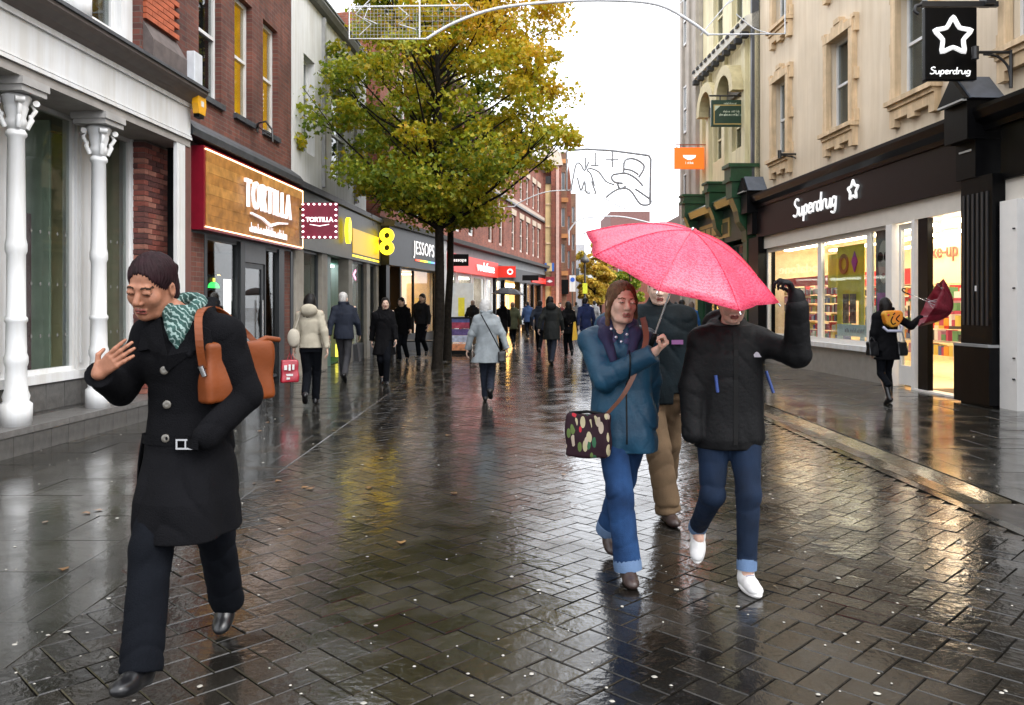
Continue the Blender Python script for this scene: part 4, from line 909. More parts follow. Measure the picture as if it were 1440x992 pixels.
def smooth_pts(p, n=4):
    out = []
    for i in range(len(p)-1):
        a = p[max(i-1, 0)]; b = p[i]; c = p[i+1]; d = p[min(i+2, len(p)-1)]
        for k in range(n):
            t = k/n; out.append(tuple(.5*((2*b[j])+(-a[j]+c[j])*t+(2*a[j]-5*b[j]+4*c[j]-d[j])*t*t+(-a[j]+3*b[j]-3*c[j]+d[j])*t**3) for j in range(len(b))))
    out.append(tuple(p[-1])); return out
def script(word, par, x, y, z, h, m, r, stretch=1.0, skew=.08, rise=0.0):
    for ch in word:
        st_, adv = GLY[ch]; mb = MB()
        for s_ in st_: mb.tube([(x+(u+skew*v)*h*stretch, y, z+v*h) for u, v in smooth_pts(s_)], r, 6)
        mb.build('letter', m, par); x += adv*h*stretch; z += rise*adv*h
    return x
def star_pts(cx_, cz, R, r0=.52, n=5):
    return [(cx_+(R if k % 2 == 0 else R*r0)*math.cos(PI/2+k*PI/n), cz+(R if k % 2 == 0 else R*r0)*math.sin(PI/2+k*PI/n)) for k in range(2*n)]
def star(par, cx_, y, cz, R, th, m, sx=1.0):
    pts = star_pts(0, 0, R); P = []
    for i in range(10):   # rounded corners
        a, b_, c_ = Vector(pts[i-1]), Vector(pts[i]), Vector(pts[(i+1) % 10])
        k = .22; P += [b_.lerp(a, k), b_.lerp(a, k*.3).lerp(b_.lerp(c_, k*.3), .5), b_.lerp(c_, k)]
    P = [(cx_+p.x*sx, y, cz+p.y) for p in P]; P.append(P[0]); P.append(P[1])
    return MB().tube(P, th, 8, cap=False).build('star_outline', m, par)
LW = emat('sign_white', (.95, .95, .95), .3)
x_ = script('Superdrug', r1, rx(19.65), -.15, 3.62, .42, LW, .026, 1.42)
star(r1, rx(16.75)+.15, -.15, 3.84, .21, .028, LW, 1.15)
# star hanging sign
hs = thing('hanging_sign', 'black rectangular hanging sign with a white star outline over white script', 'hanging sign', loc=W(1335, 63, 12.2))
p = MB().box(-.385, .385, -.05, .05, -.54, .54).build('panel', BLACK, hs); bevel(p, .01)
star(hs, .02, -.065, .10, .30, .034, LW)
script('Superdrug', hs, -.315, -.058, -.455, .105, LW, .009, 1.48, rise=0)
MB().box(-.42, .72, -.03, .03, .56, .64).box(.50, .64, -.1, .1, .58, .75).tube([(-.4, 0, .6), (-.5, 0, .57), (-.52, 0, .5), (-.46, 0, .46)], .03, 8).build('top_bracket', IRON, hs)
t = thing('sign_bracket', 'black curved iron bracket on the cream wall right of the star sign', 'bracket', loc=W(1412, 95, 11.9))
MB().tube([(-.42, -.0, .22), (.12, 0, .22)], .022, 8).tube([(.1, 0, .25), (.1, 0, -.3)], .025, 8).tube(smooth_pts([(-.30, 0, .19), (-.1, 0, .16), (.05, 0, .02), (.09, 0, -.16)]), .018, 8).tube([(-.42, 0, .12), (-.42, 0, .30)], .05, 8).build('bracket_arm', IRON, t)
t = thing('sign_bracket', 'small black iron bracket on the cream wall above the drugstore lettering', 'bracket', loc=W(1122, 226, 20.2))
MB().tube([(-.45, 0, .16), (.2, 0, .16)], .025, 8).tube([(.2, 0, .2), (.2, 0, -.32)], .03, 8).tube(smooth_pts([(-.4, 0, .13), (-.1, 0, .08), (.12, 0, -.06), (.19, 0, -.2)]), .018, 8).tube([(-.45, 0, .05), (-.45, 0, .25)], .05, 8).build('bracket_arm', IRON, t)

# ================================================================ RIGHT 2: ornate pale yellow building with green Victorian shopfront
r2 = thing('ornate_building', 'pale yellow ornate building with arched bay and a dark green Victorian shopfront', 'building', mtx=frame2d(7.9+SR*28.2, 28.2, SR, True))
E2r = (28.2-22.72)*nr; PY = streak(mat('pale_yellow_paint', (.74, .67, .44), rough=.6, var=.1, scale=1.0), .75)
hs_ = [(1.2, 2.2, 6.2, 7.6), (3.1, 4.1, 6.2, 7.6), (1.2, 2.2, 10, 11.8), (3.1, 4.1, 10, 11.8)]
wl = wall_mb(MB(), 0, E2r, 3.9, 12.8, hs_, .1, .25); shell(wl, 0, E2r, 0, 12.8, 9, .35); wl.build('wall', PY, r2)
for h in hs_: sash_window(r2, *h, .26, PY, GLASSU, GB, fw=.08)
for x in (0, .75, 2.45, 4.35, E2r-.3):
    MB().box(x, x+.3, -.02, .1, 4.6, 9.2).build('pilaster', PY, r2)
MB().prism([(.1, 9.2), (-.22, 9.3), (-.28, 9.55), (.1, 9.7)], 0, E2r, 'x').build('cornice', mat('ivory', (.72, .70, .62), rough=.6), r2)
for k in range(10): MB().box(.1+k*.55, .3+k*.55, -.30, -.1, 9.05, 9.2).build('dentil', DARKROOM, r2)
for k in range(12): MB().box(.05+k*.46, .30+k*.46, -.30, -.275, 9.45, 9.54).build('dark_dentil', DARKROOM, r2)
for cx_ in (1.7, 3.6):
    mb = MB(); ts = np.linspace(0, PI, 13)
    for q in range(12):
        a, b_ = ts[q], ts[q+1]
        mb.prism([(cx_+.95*math.cos(a), 7.75+.95*math.sin(a)), (cx_+.95*math.cos(b_), 7.75+.95*math.sin(b_)), (cx_+.65*math.cos(b_), 7.75+.65*math.sin(b_)), (cx_+.65*math.cos(a), 7.75+.65*math.sin(a))], -.35, .1)
    mb.build('arch', mat('gold_cream', (.55, .47, .27), rough=.6), r2)
    MB().prism([(cx_+.64*math.cos(t), 7.75+.64*math.sin(t)) for t in ts], -.02, .09).build('arch_infill', mat('arch_dark', (.12, .11, .09)), r2)
# green shopfront
MB().prism([(.1, 4.35), (-.5, 4.4), (-.6, 4.6), (-.55, 4.66), (.1, 4.7)], .1, E2r-.15, 'x').build('shop_cornice', GREEND, r2)
MB().box(.1, E2r-.1, -.2, .1, 3.4, 4.38).build('fascia', GREEND, r2); MB().box(.75, E2r-1.6, -.24, -.2, 3.55, 4.12).build('gold_panel', GOLD, r2)
MB().box(.85, E2r-1.7, -.255, -.241, 3.66, 4.0).build('inset_panel', mat('green_inset', (.05, .05, .02), rough=.5), r2)
[MB().box(1.0+.62*k, 1.45+.62*k, -.268, -.256, 3.70, 3.96).build('raised_tile', GOLD, r2) for k in range(4)]
for x, s_ in ((.05, 1), (E2r-2.6, 1.0), (E2r-.55, 1.25)):
    o = MB().box(x, x+.42*s_, -.66, .1, 4.5, 4.95).build('pedestal', GREENP, r2)
    MB().box(x-.06, x+.42*s_+.06, -.74, .1, 4.95, 5.05).box(x-.02, x+.42*s_+.02, -.7, .1, 5.05, 5.2 if s_ == 1 else 5.35).box(x-.07, x+.42*s_+.07, -.76, .1, 5.2 if s_ == 1 else 5.35, 5.27 if s_ == 1 else 5.45).build('pedestal_cap', GREENP, o)
    MB().prism([(.1, 3.3), (-.22, 3.3), (-.24, 3.6), (-.42, 3.85), (-.48, 4.15), (-.62, 4.5), (.1, 4.5)], x+.05, x+.38*s_, 'x').build('scroll_bracket', GREENP, o)
    MB().box(x+.08, x+.34*s_, -.2, .1, 0, 3.3).build('pilaster', GREENP, o)
MB().box(.4, E2r-.2, .0, .1, 0, .8).build('stall_riser', GREEND, r2)
shopglass(r2, .5, E2r-.7, .8, 3.3, .05, GREEND, mull=(1.6, 2.7, 3.8)); roombox(MB(), .3, E2r-.3, 2.5, 3.3, .15).build('interior', DARKROOM, r2)
MB().box(E2r-.12, E2r, -.1, .3, 4.6, 12.8).build('rainwater_pipe', LEAD, r2)
t = projsign(1027, 160, 23.9, 1.14, .78, GREEND, 'green and gold projecting sign hung above the dark green shopfront', th=.08)
fr = MB().box(-.50, .50, -.05, -.042, -.33, -.30).box(-.50, .50, -.05, -.042, .22, .25).box(-.50, -.47, -.05, -.042, -.30, .22).box(.47, .50, -.05, -.042, -.30, .22)
fr.build('gold_border', GOLD, t); MB().tube([(-.62, 0, .52), (.75, 0, .52)], .025, 8).tube([(-.3, 0, .39), (-.3, 0, .52)], .02, 6).tube([(.35, 0, .39), (.35, 0, .52)], .02, 6).build('bracket', IRON, t); MB().box(.57, .75, -.02, .02, -.33, -.27).build('stay', IRON, t)
PG = mat('pale_gold_print', (.45, .50, .38)); scrawl(t, PG, -.22, .27, -.042, .02, .09, 1); scrawl(t, PG, -.33, .36, -.042, -.08, .0, 2); scrawl(t, PG, -.2, .22, -.042, .26, .32, 3)
MB().prism([(-.47, .22), (-.47, .06), (-.30, .22)], -.05, -.042).prism([(.47, .22), (.30, .22), (.47, .06)], -.05, -.042).build('corner_ornament', PG, t)
# ================================================================ RIGHT 3: grey pilaster building
r3 = thing('grey_building', 'narrow grey stone building edge beyond the ornate yellow building', 'building', mtx=frame2d(7.9+SR*30.4, 30.4, SR, True))
GST = mat('grey_stone', (.40, .36, .31), rough=.85, var=.15, scale=2)
wl = MB().box(0, 2.17, -.05, .3, 0, 13); shell(wl, 0, 2.17, 0, 13, 9, .3); wl.build('wall', GST, r3)
for x in (.0, .9, 1.8): MB().box(x, x+.32, -.14, -.05, 0, 13).build('pilaster', GST, r3)
for z in (4.6, 7.8, 11): sash_window(r3, .4, .85, z, z+1.7, -.08, WHITE, GLASSU, DARKROOM, fw=.06)
t = projsign(969, 223, 27.6, 1.0, .72, emat('orange_sign', (.85, .13, .01), .55), 'orange projecting sign with a small white mark on the far right buildings')
o = MB().prism([(-.22, .1), (.22, .1), (.2, .02), (.06, -.06), (-.06, -.06), (-.2, .02)], -.06, -.052).build('cup_mark', MT['lit_white'], t)
scrawl(t, MT['lit_white'], -.13, .15, -.053, -.2, -.12, 9)
MB().tube([(-.45, 0, .46), (.7, 0, .46)], .02, 6).tube([(-.3, 0, .36), (-.3, 0, .46)], .015, 6).tube([(.3, 0, .36), (.3, 0, .46)], .015, 6).build('bracket', mat('rust_bracket', (.3, .08, .03)), t)
# ================================================================ TREES
BARK = mat('dark_bark', (.016, .013, .010), rough=.8, spec=.15, var=.45, scale=14, bump=.8, bscale=30)
def leafmat(name, cols, trans=.45):
    m = bpy.data.materials.new(name); m.use_nodes = True; n = m.node_tree; b = n.nodes['Principled BSDF']; b.inputs['Roughness'].default_value = .45
    at = n.nodes.new('ShaderNodeAttribute'); at.attribute_name = 'tone'
    cr = n.nodes.new('ShaderNodeValToRGB')
    while len(cr.color_ramp.elements) < len(cols): cr.color_ramp.elements.new(.5)
    for i, (p, c) in enumerate(cols): cr.color_ramp.elements[i].position = p; cr.color_ramp.elements[i].color = (*c, 1)
    n.links.new(at.outputs['Fac'], cr.inputs[0]); n.links.new(cr.outputs[0], b.inputs['Base Color'])
    o = n.nodes['Material Output']; tr = n.nodes.new('ShaderNodeBsdfTranslucent'); n.links.new(cr.outputs[0], tr.inputs[0])
    ms = n.nodes.new('ShaderNodeMixShader'); ms.inputs[0].default_value = trans
    n.links.new(b.outputs[0], ms.inputs[1]); n.links.new(tr.outputs[0], ms.inputs[2]); n.links.new(ms.outputs[0], o.inputs[0])
    return m
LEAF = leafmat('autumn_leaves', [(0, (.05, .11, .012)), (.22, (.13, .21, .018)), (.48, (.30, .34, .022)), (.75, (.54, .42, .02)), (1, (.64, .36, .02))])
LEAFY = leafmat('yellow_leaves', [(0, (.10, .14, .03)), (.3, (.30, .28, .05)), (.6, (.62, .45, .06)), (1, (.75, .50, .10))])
def leaves_mesh(name, P, D, size, tone, m, rs, fold=.25):
    """P centres (n,3); two-triangle folded lobed leaf at each"""
    n = len(P); nrm = rs.normal(size=(n, 3)); nrm[:, 2] = np.abs(nrm[:, 2])*.8+.25; nrm /= np.linalg.norm(nrm, axis=1)[:, None]
    t = rs.normal(size=(n, 3)); t[:, 2] -= .3; t -= (t*nrm).sum(1)[:, None]*nrm; t /= np.linalg.norm(t, axis=1)[:, None]; b = np.cross(nrm, t)
    s = (size*rs.uniform(.6, 1.25, n))[:, None]
    v = np.empty((n, 6, 3))
    v[:, 0] = P-t*s*.5; v[:, 1] = P+b*s*.52-t*s*.08+nrm*s*fold; v[:, 2] = P+b*s*.2+t*s*.28+nrm*s*fold*.4
    v[:, 3] = P+t*s*.62; v[:, 4] = P-b*s*.2+t*s*.28+nrm*s*fold*.4; v[:, 5] = P-b*s*.52-t*s*.08+nrm*s*fold
    base = (np.arange(n)*6)[:, None]
    f1 = base+np.array([[0, 1, 2, 3]]); f2 = base+np.array([[0, 3, 4, 5]]); f = np.concatenate([f1, f2], 1).reshape(-1, 4)
    me = bpy.data.meshes.new(name); me.vertices.add(n*6); me.vertices.foreach_set('co', v.reshape(-1)); me.loops.add(len(f)*4); me.loops.foreach_set('vertex_index', f.reshape(-1).astype(np.int32))
    me.polygons.add(len(f)); me.polygons.foreach_set('loop_start', np.arange(0, len(f)*4, 4, dtype=np.int32)); me.update(calc_edges=True)
    at = me.attributes.new('tone', 'FLOAT', 'FACE'); at.data.foreach_set('value', np.repeat(tone, 2).astype(np.float32)); me.materials.append(m)
    return me
def tree(label, cat, loc, H, tr, crown, nb, nl, lsize, m, seed, group=None, name='street_tree', bias=.0, clear=3.4, autumn=None):
    """crown: list of (z, radius) outline; limbs reach toward clump centres spread inside it"""
    rs = np.random.RandomState(seed); t = thing(name, label, cat, loc=loc, group=group)
    zs = np.array([c[0] for c in crown]); rad = np.array([c[1] for c in crown])
    tb = MB(); lean = [(0, 0, 0)]
    for k in range(1, 9):
        z = H*.88*k/8; lean.append((lean[-1][0]+rs.normal()*.03, lean[-1][1]+rs.normal()*.03, z))
    r_ = [tr*1.25]+[tr*(1-.85*(k/8)**1.4) for k in range(1, 9)]
    lean.insert(1, (0, 0, .25)); r_.insert(1, tr*1.02)
    tb.tube(lean, r_, 12); tb.build('trunk', BARK, t)
    L_ = np.array(lean)
    def trunk_at(z): return np.array([np.interp(z, L_[:, 2], L_[:, 0]), np.interp(z, L_[:, 2], L_[:, 1]), z])
    lb_ = MB(); P = []; C = []
    for k in range(nb):
        z = zs[0]+(zs[-1]-zs[0])*rs.uniform(0, 1)**1.25; a = rs.uniform(0, 2*PI)+k*2.4; R = np.interp(z, zs, rad)*(.95+.16*math.sin(3*a+z*1.3+seed)+.08*math.sin(5*a-z*2))
        rr = R*math.sqrt(rs.uniform(.12, 1.0)); c = np.array([rr*math.cos(a)+(.22 if nl > 30000 else 0), rr*math.sin(a), z])
        C.append(c)
        z0_ = max(clear*.97, z-rr*.6-rs.uniform(.1, .6)); z0_ = min(z0_, H*.85); s0 = trunk_at(z0_); mid = s0*.5+c*.5+np.array([0, 0, -.10*rr+.15])
        if k % 6 == 0 or (rr > R*.6 and k % 3 == 0 and z > zs[0]+1.4):
            q = [s0, s0*.75+mid*.25+[0, 0, .03], mid, mid*.4+c*.6, c]; w0 = .045*(1-z0_/H)+.02
            lb_.tube(q, [w0, w0*.8, w0*.55, w0*.35, .006], 5)
            for e in range(3):
                d = c+rs.normal(size=3)*.35; lb_.tube([mid*.4+c*.6, d*.6+c*.4, d], [.012, .008, .003], 4, cap=False)
    lb_.build('limb', BARK, t)
    C = np.array(C); per = nl//nb; T = []
    for c in C:
        R = rs.uniform(.28, .72); q = rs.normal(size=(per, 3)); q /= np.linalg.norm(q, axis=1)[:, None]; q *= (rs.uniform(0, 1, per)**.45)[:, None]*R; q[:, 2] *= .6
        q[:, 2] -= (q[:, 0]**2+q[:, 1]**2)*.35
        P.append(c+q)
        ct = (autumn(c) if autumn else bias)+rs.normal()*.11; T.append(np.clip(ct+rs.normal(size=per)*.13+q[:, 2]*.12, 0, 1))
    P = np.concatenate(P); T = np.concatenate(T)
    me = leaves_mesh('crown', P, None, lsize, T, m, rs); inst(me, 'crown', t)
    return t
crown1 = [(3.6, .8), (4.0, 1.7), (4.6, 2.7), (5.0, 3.1), (6.0, 3.3), (7.0, 3.1), (8.0, 2.9), (9.0, 2.4), (10.0, 1.7), (11.0, .8)]
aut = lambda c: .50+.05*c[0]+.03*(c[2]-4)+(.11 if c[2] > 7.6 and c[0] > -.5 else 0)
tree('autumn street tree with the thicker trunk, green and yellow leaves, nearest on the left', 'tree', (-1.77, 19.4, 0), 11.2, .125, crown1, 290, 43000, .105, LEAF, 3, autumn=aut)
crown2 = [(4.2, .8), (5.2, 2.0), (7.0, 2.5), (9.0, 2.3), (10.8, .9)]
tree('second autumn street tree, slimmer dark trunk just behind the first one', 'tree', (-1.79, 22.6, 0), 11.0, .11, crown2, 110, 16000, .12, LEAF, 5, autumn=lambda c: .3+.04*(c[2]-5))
far_specs = [((10.4, 96, 0), 9.5, [(2.2, 1.6), (5, 3.0), (8, 2.2), (9.4, .8)]), ((8.2, 82, 0), 6.8, [(1.8, 1), (3.5, 1.7), (5.5, 1.6), (6.8, .6)]), ((12.6, 88, 0), 8.2, [(2, 1.2), (4, 2.4), (6.5, 2.1), (8, .7)]), ((11.4, 140, 0), 11, [(2, 2), (6, 4.2), (9, 3), (11, .8)])]
fl_ = ['bright yellow autumn tree behind the lamp post at the street end', 'smaller yellow tree nearest the blue disc sign', 'olive green autumn tree partly hidden by the pink umbrella', 'farthest pale yellow tree before the hazy building']
for k, (lc, H, cr_) in enumerate(far_specs):
    tree(fl_[k], 'tree', lc, H, .12, cr_, 60, 5200, .30, LEAF if k == 2 else LEAFY, 20+k, group='autumn trees at the far end of the street', clear=1.8, bias=(.55, .6, .35, .45)[k])

# ================================================================ OVERHEAD LIGHT DECORATIONS
WIRE = mat('white_rope_light', (.66, .67, .69), rough=.5); WIREG = mat('grey_wire_frame', (.33, .34, .36), rough=.5)
def deco(pxs, Y, r, parent, name, m=WIRE, sm=False):
    for pl_ in pxs:
        pts = smooth_pts(pl_, 4) if sm else pl_
        MB().tube([W(x, y, Y) for x, y in pts], r, 5).build(name, m, parent)
d1 = thing('light_decoration', 'large white rope-light arch decoration strung over the street at the top of the picture', 'light decoration')
Yd = 14.0
deco([[(491, -70), (491, 55), (600, 55)], [(590, -70), (590, 53)], [(491, 10), (660, 8)], [(1104, -70), (1104, 48), (996, 49)]], Yd, .016, d1, 'frame')
deco([[(600, 55), (640, 32), (700, 12), (780, 3), (860, 1), (925, 7), (970, 30), (997, 50)]], Yd, .028, d1, 'arch', sm=True)
deco([[(560, 10), (575, 22), (560, 34), (585, 42)], [(520, 0), (500, 20), (522, 34), (505, 50)], [(630, 0), (640, 14), (655, 4), (668, 18)], [(498, 14), (520, 6), (512, 26), (530, 34)]], Yd, .010, d1, 'star_motif')
deco([[(940, 24), (955, 6), (975, -10)], [(985, 50), (1010, 20), (1030, -4)], [(1035, 20), (1060, 40), (1085, 48)], [(1020, 8), (1050, -8), (1100, -2)], [(905, -20), (915, -5), (922, 5)]], Yd, .010, d1, 'curl_motif', sm=True)
deco([[(491+k*5, 12), (491+k*5, 53)] for k in range(1, 20)]+[[(600+k*8, 9), (600+k*8, 53-k*4.1)] for k in range(1, 11)], Yd, .0035, d1, 'net', m=WIREG)
deco([[(494, 14+k*5), (588, 14+k*5)] for k in range(8)]+[[(592, 16+k*7), (680-k*16, 16+k*7)] for k in range(5)], Yd, .0035, d1, 'net', m=WIREG)
deco([[(330, -60), (491, -30)], [(1104, -30), (1330, -50)]], Yd, .008, d1, 'suspension_wire', m=WIREG)
d2 = thing('light_decoration', 'grey wire-framed winter light decoration with a round top-hatted snow figure outline', 'light decoration'); Yd = 30.0
deco([[(797, 212), (825, 210), (860, 212), (912, 219)], [(912, 219), (915, 224), (914, 285)]], Yd, .045, d2, 'frame', m=WIREG)
deco([[(797, 212), (797, 268)], [(803, 268), (810, 232), (817, 232), (822, 240), (828, 228)], [(812, 250), (817, 268), (822, 255), (824, 270), (830, 272)], [(836, 262), (831, 245), (826, 240), (830, 237), (842, 242), (852, 255), (864, 260)],
      [(838, 272), (832, 255)]], Yd, .034, d2, 'tree_outline', m=WIREG, sm=True)
deco([[(852, 278), (862, 270), (874, 265), (886, 268), (896, 282)], [(896, 282), (902, 288), (912, 288), (915, 282), (905, 274), (893, 266)]], Yd, .04, d2, 'body_outline', m=WIREG, sm=True)
deco([[(862, 246), (860, 250), (864, 256), (876, 258)], [(868, 258), (872, 266), (880, 262)], [(862, 246), (880, 244), (895, 252), (904, 262)], [(877, 244), (879, 226), (893, 224), (906, 234), (898, 250)], [(877, 238), (888, 240), (898, 246)]], Yd, .042, d2, 'hat_outline', m=WIREG, sm=True)
deco([[(837, 215), (837, 233)], [(831, 233), (842, 233)], [(861, 213), (861, 236)], [(852, 225), (870, 225)], [(823, 222), (823, 236)]], Yd, .034, d2, 'star_motif', m=WIREG)
deco([[(681, 258), (681, 291), (723, 291)]], Yd, .022, d2, 'frame')
deco([[(723, 291), (735, 283), (765, 271), (797, 268), (830, 270), (870, 290), (880, 294)]], Yd, .02, d2, 'arch', sm=True)
deco([[(640, 200), (681, 258)], [(914, 219), (975, 200)]], Yd, .012, d2, 'suspension_wire', m=WIREG)
d3 = thing('light_decoration', 'faint thin arch decoration farthest down the street above the trees', 'light decoration')
deco([[(800, 325), (815, 309), (845, 305), (880, 306), (930, 318)], [(800, 325), (800, 345)], [(930, 318), (930, 330)]], 52, .05, d3, 'arch', m=mat('pale_far_wire', (.55, .56, .58)), sm=True)

# ================================================================ STREET FURNITURE
lp = thing('street_lamp', 'dark lamp post with a domed head before the yellow trees', 'street lamp', loc=W(822.5, 430, 62)-Vector((0, 0, 1.5)))
MB().lathe([(.16, 0), (.16, .8), (.09, .9), (.07, 4.6), (.05, 4.7)], 12).build('post', IRON, lp); MB().lathe([(.05, 4.7), (.35, 4.85), (.3, 5.05), (.1, 5.25), (.02, 5.5)], 12).build('lamp_head', mat('lamp_head', (.10, .10, .10), rough=.4), lp)
MB().box(-.18, .18, -.12, -.06, 2.4, 3.2).build('sign_plate', mat('yellow_green_sign', (.6, .65, .03)), lp)
bs = thing('road_sign', 'white sign plate with a blue disc on a thin pole left of the lamp post', 'road sign', loc=W(805, 430, 50)-Vector((0, 0, 1.5)))
MB().tube([(0, 0, 0), (0, 0, 3.4)], .035, 8).build('pole', IRON, bs); MB().box(-.19, .19, -.06, -.035, 2.35, 3.35).build('plate', WHITE, bs)
MB().prism([(.14*math.cos(t), 3.08+.14*math.sin(t)) for t in np.linspace(0, 2*PI, 17)[:-1]], -.07, -.061).build('blue_disc', mat('blue_disc', (.02, .1, .5)), bs)
ab = thing('pavement_sign', 'small framed pavement poster board with purple and red print by the left shopfronts', 'pavement sign', loc=W(648, 430, 25.2)-Vector((0, 0, 1.5)))
fr_ = MB().box(-.32, .32, -.05, .05, .0, .12).box(-.32, -.27, -.05, .05, .12, 1.15).box(.27, .32, -.05, .05, .12, 1.15).box(-.27, .27, -.05, .05, 1.1, 1.15); fr_.build('frame', BLACK, ab)
for k, (z, c_) in enumerate(((.12, (.75, .30, .15)), (.38, (.5, .55, .75)), (.58, (.12, .08, .25)), (.80, (.45, .06, .12)), (.98, (.10, .12, .35)))):
    MB().box(-.27, .27, -.03-.001*k, .0, z, z+.2-.005 if k < 4 else 1.1).build('poster', mat('board_%d' % k, c_, var=.4, scale=9), ab)
wb = thing('window_board', 'pale poster board with yellow and blue print standing before the red fascia shop', 'poster board', loc=W(649, 430, 31)-Vector((0, 0, 1.5)))
MB().box(-.45, .45, -.05, .05, .9, 2.35).build('board', mat('pale_board', (.6, .65, .68), var=.1), wb); MB().box(-.12, .12, -.06, -.051, 1.1, 1.8).build('yellow_print', mat('yellow_print', (.7, .65, .05)), wb)
MB().box(-.4, -.34, -.03, .03, 0, .9).box(.34, .4, -.03, .03, 0, .9).build('leg', IRON, wb)
bc = thing('bench', 'low dark slatted bench between the men and the tree trunk', 'bench', loc=W(582, 430, 24.5)-Vector((0, 0, 1.5)))
for k in range(4): MB().box(-.7, .7, -.25+k*.13, -.15+k*.13, .42, .46).build('slat', IRON, bc)
for x in (-.6, .6): MB().box(x-.03, x+.03, -.25, .22, 0, .42).build('leg', IRON, bc)
# ================================================================ PEOPLE: signed-distance bodies meshed by surface nets
def axis_pts(lo, hi, h, fines):
    xs = [lo]
    while xs[-1] < hi:
        x = xs[-1]; s = h
        for a, b, hf in fines:
            if a-.5*h <= x <= b: s = min(s, hf)
        xs.append(x+s)
    return np.array(xs, dtype=np.float64)
class Field:
    def __init__(s, lo, hi, h, fines=()):
        s.ax = [axis_pts(lo[i], hi[i], h, [(f[0][i], f[1][i], f[2]) for f in fines]) for i in range(3)]
        s.F = np.full([len(a) for a in s.ax], .5, dtype=np.float32); s.h = h
    def sub(s, lo, hi, pad):
        sl = []
        for i in range(3):
            a = np.searchsorted(s.ax[i], lo[i]-pad); b = np.searchsorted(s.ax[i], hi[i]+pad)
            sl.append(slice(max(a-1, 0), min(b+1, len(s.ax[i]))))
        X = s.ax[0][sl[0]][:, None, None]; Y = s.ax[1][sl[1]][None, :, None]; Z = s.ax[2][sl[2]][None, None, :]
        return tuple(sl), X, Y, Z
    def put(s, sl, d, k, op='u'):
        A = s.F[sl]
        if op == 's': A_, d_ = -A, d
        else: A_, d_ = A, d
        if k > 0:
            hh = np.clip(.5+.5*(A_-d_)/k, 0, 1); r = A_*(1-hh)+d_*hh-k*hh*(1-hh)
        else: r = np.minimum(A_, d_)
        s.F[sl] = -r if op == 's' else r
    def cap(s, a, b, ra, rb=None, k=.02, op='u', fl=None, wr=None):
        """tapered limb from a to b; wr=(amp, freq, seed) wrinkles across it"""
        rb = ra if rb is None else rb; a = np.array(a, float); b = np.array(b, float); R = max(ra, rb)
        sl, X, Y, Z = s.sub(np.minimum(a, b)-R, np.maximum(a, b)+R, k+.015)
        if 0 in s.F[sl].shape: return
        ab = b-a; L = ab@ab+1e-12
        t = np.clip(((X-a[0])*ab[0]+(Y-a[1])*ab[1]+(Z-a[2])*ab[2])/L, 0, 1)
        d = np.sqrt((X-a[0]-t*ab[0])**2+(Y-a[1]-t*ab[1])**2+(Z-a[2]-t*ab[2])**2)-(ra+(rb-ra)*t)
        if wr:
            q_ = t*wr[1]*.45+wr[2]+1.3*np.sin(X*17+wr[2])+1.1*np.sin(Y*19+Z*7+wr[2]*2); en = .25+np.exp(-((t-1)/.22)**2)+np.exp(-(t/.22)**2)
            d = d+wr[0]*2.0*en*((1-np.abs(np.sin(q_)))**2.2-.30)
        s.put(sl, d, k, op)
    def ell(s, c, r, R=None, k=.02, op='u'):
        c = np.array(c, float); r = np.array(r, float); m = r.max()
        sl, X, Y, Z = s.sub(c-m, c+m, k+.01)
        if 0 in s.F[sl].shape: return
        x, y, z = X-c[0], Y-c[1], Z-c[2]
        if R is not None: x, y, z = (x*R[0, 0]+y*R[1, 0]+z*R[2, 0], x*R[0, 1]+y*R[1, 1]+z*R[2, 1], x*R[0, 2]+y*R[1, 2]+z*R[2, 2])
        k0 = np.sqrt((x/r[0])**2+(y/r[1])**2+(z/r[2])**2); k1 = np.sqrt((x/r[0]**2)**2+(y/r[1]**2)**2+(z/r[2]**2)**2)+1e-9
        s.put(sl, k0*(k0-1)/k1, k, op)
    def prof(s, P, k=.03, folds=(0, 0, 0, 0), wr=None, sq=2.0, op='u'):
        """loft: rows (z, half_w, half_d, cx, cy); folds=(amp, count, phase, z_below)"""
        P = sorted(P); z = np.array([p[0] for p in P]); A = np.array([p[1:] for p in P])
        m = A[:, :2].max()+.03
        lo = (min(A[:, 2])-m, min(A[:, 3])-m, z[0]); hi = (max(A[:, 2])+m, max(A[:, 3])+m, z[-1])
        sl, X, Y, Z = s.sub(lo, hi, k+.01); zz = Z.reshape(-1)
        a, b, cx_, cy_ = [np.interp(zz, z, A[:, i])[None, None, :] for i in range(4)]
        u = X-cx_; v = Y-cy_
        if folds[0]:
            th = np.arctan2(v, u); rp = np.clip((folds[3]-Z)/.35, 0, 1)
            g = 1+folds[0]*rp*(np.sin(folds[1]*th+folds[2])+.5*np.sin(folds[1]*1.7*th+2+folds[2]))
        else: g = 1
        d = ((np.abs(u/a)**sq+np.abs(v/b)**sq)**(1/sq)-g)*np.minimum(a, b)*.92
        if wr:
            q_ = Z*wr[1]*.33+wr[2]+X*9*np.sign(X)+1.4*np.sin(X*11+wr[2]+Z*5)+.9*np.sin(Y*15+Z*6); d = d+wr[0]*2.4*((1-np.abs(np.sin(q_)))**2.4-.28)*(.55+.45*np.sin(X*7-Z*9+wr[2]*2))
        d = np.maximum(d, np.maximum(z[0]-Z, Z-z[-1])); s.put(sl, d, k, op)
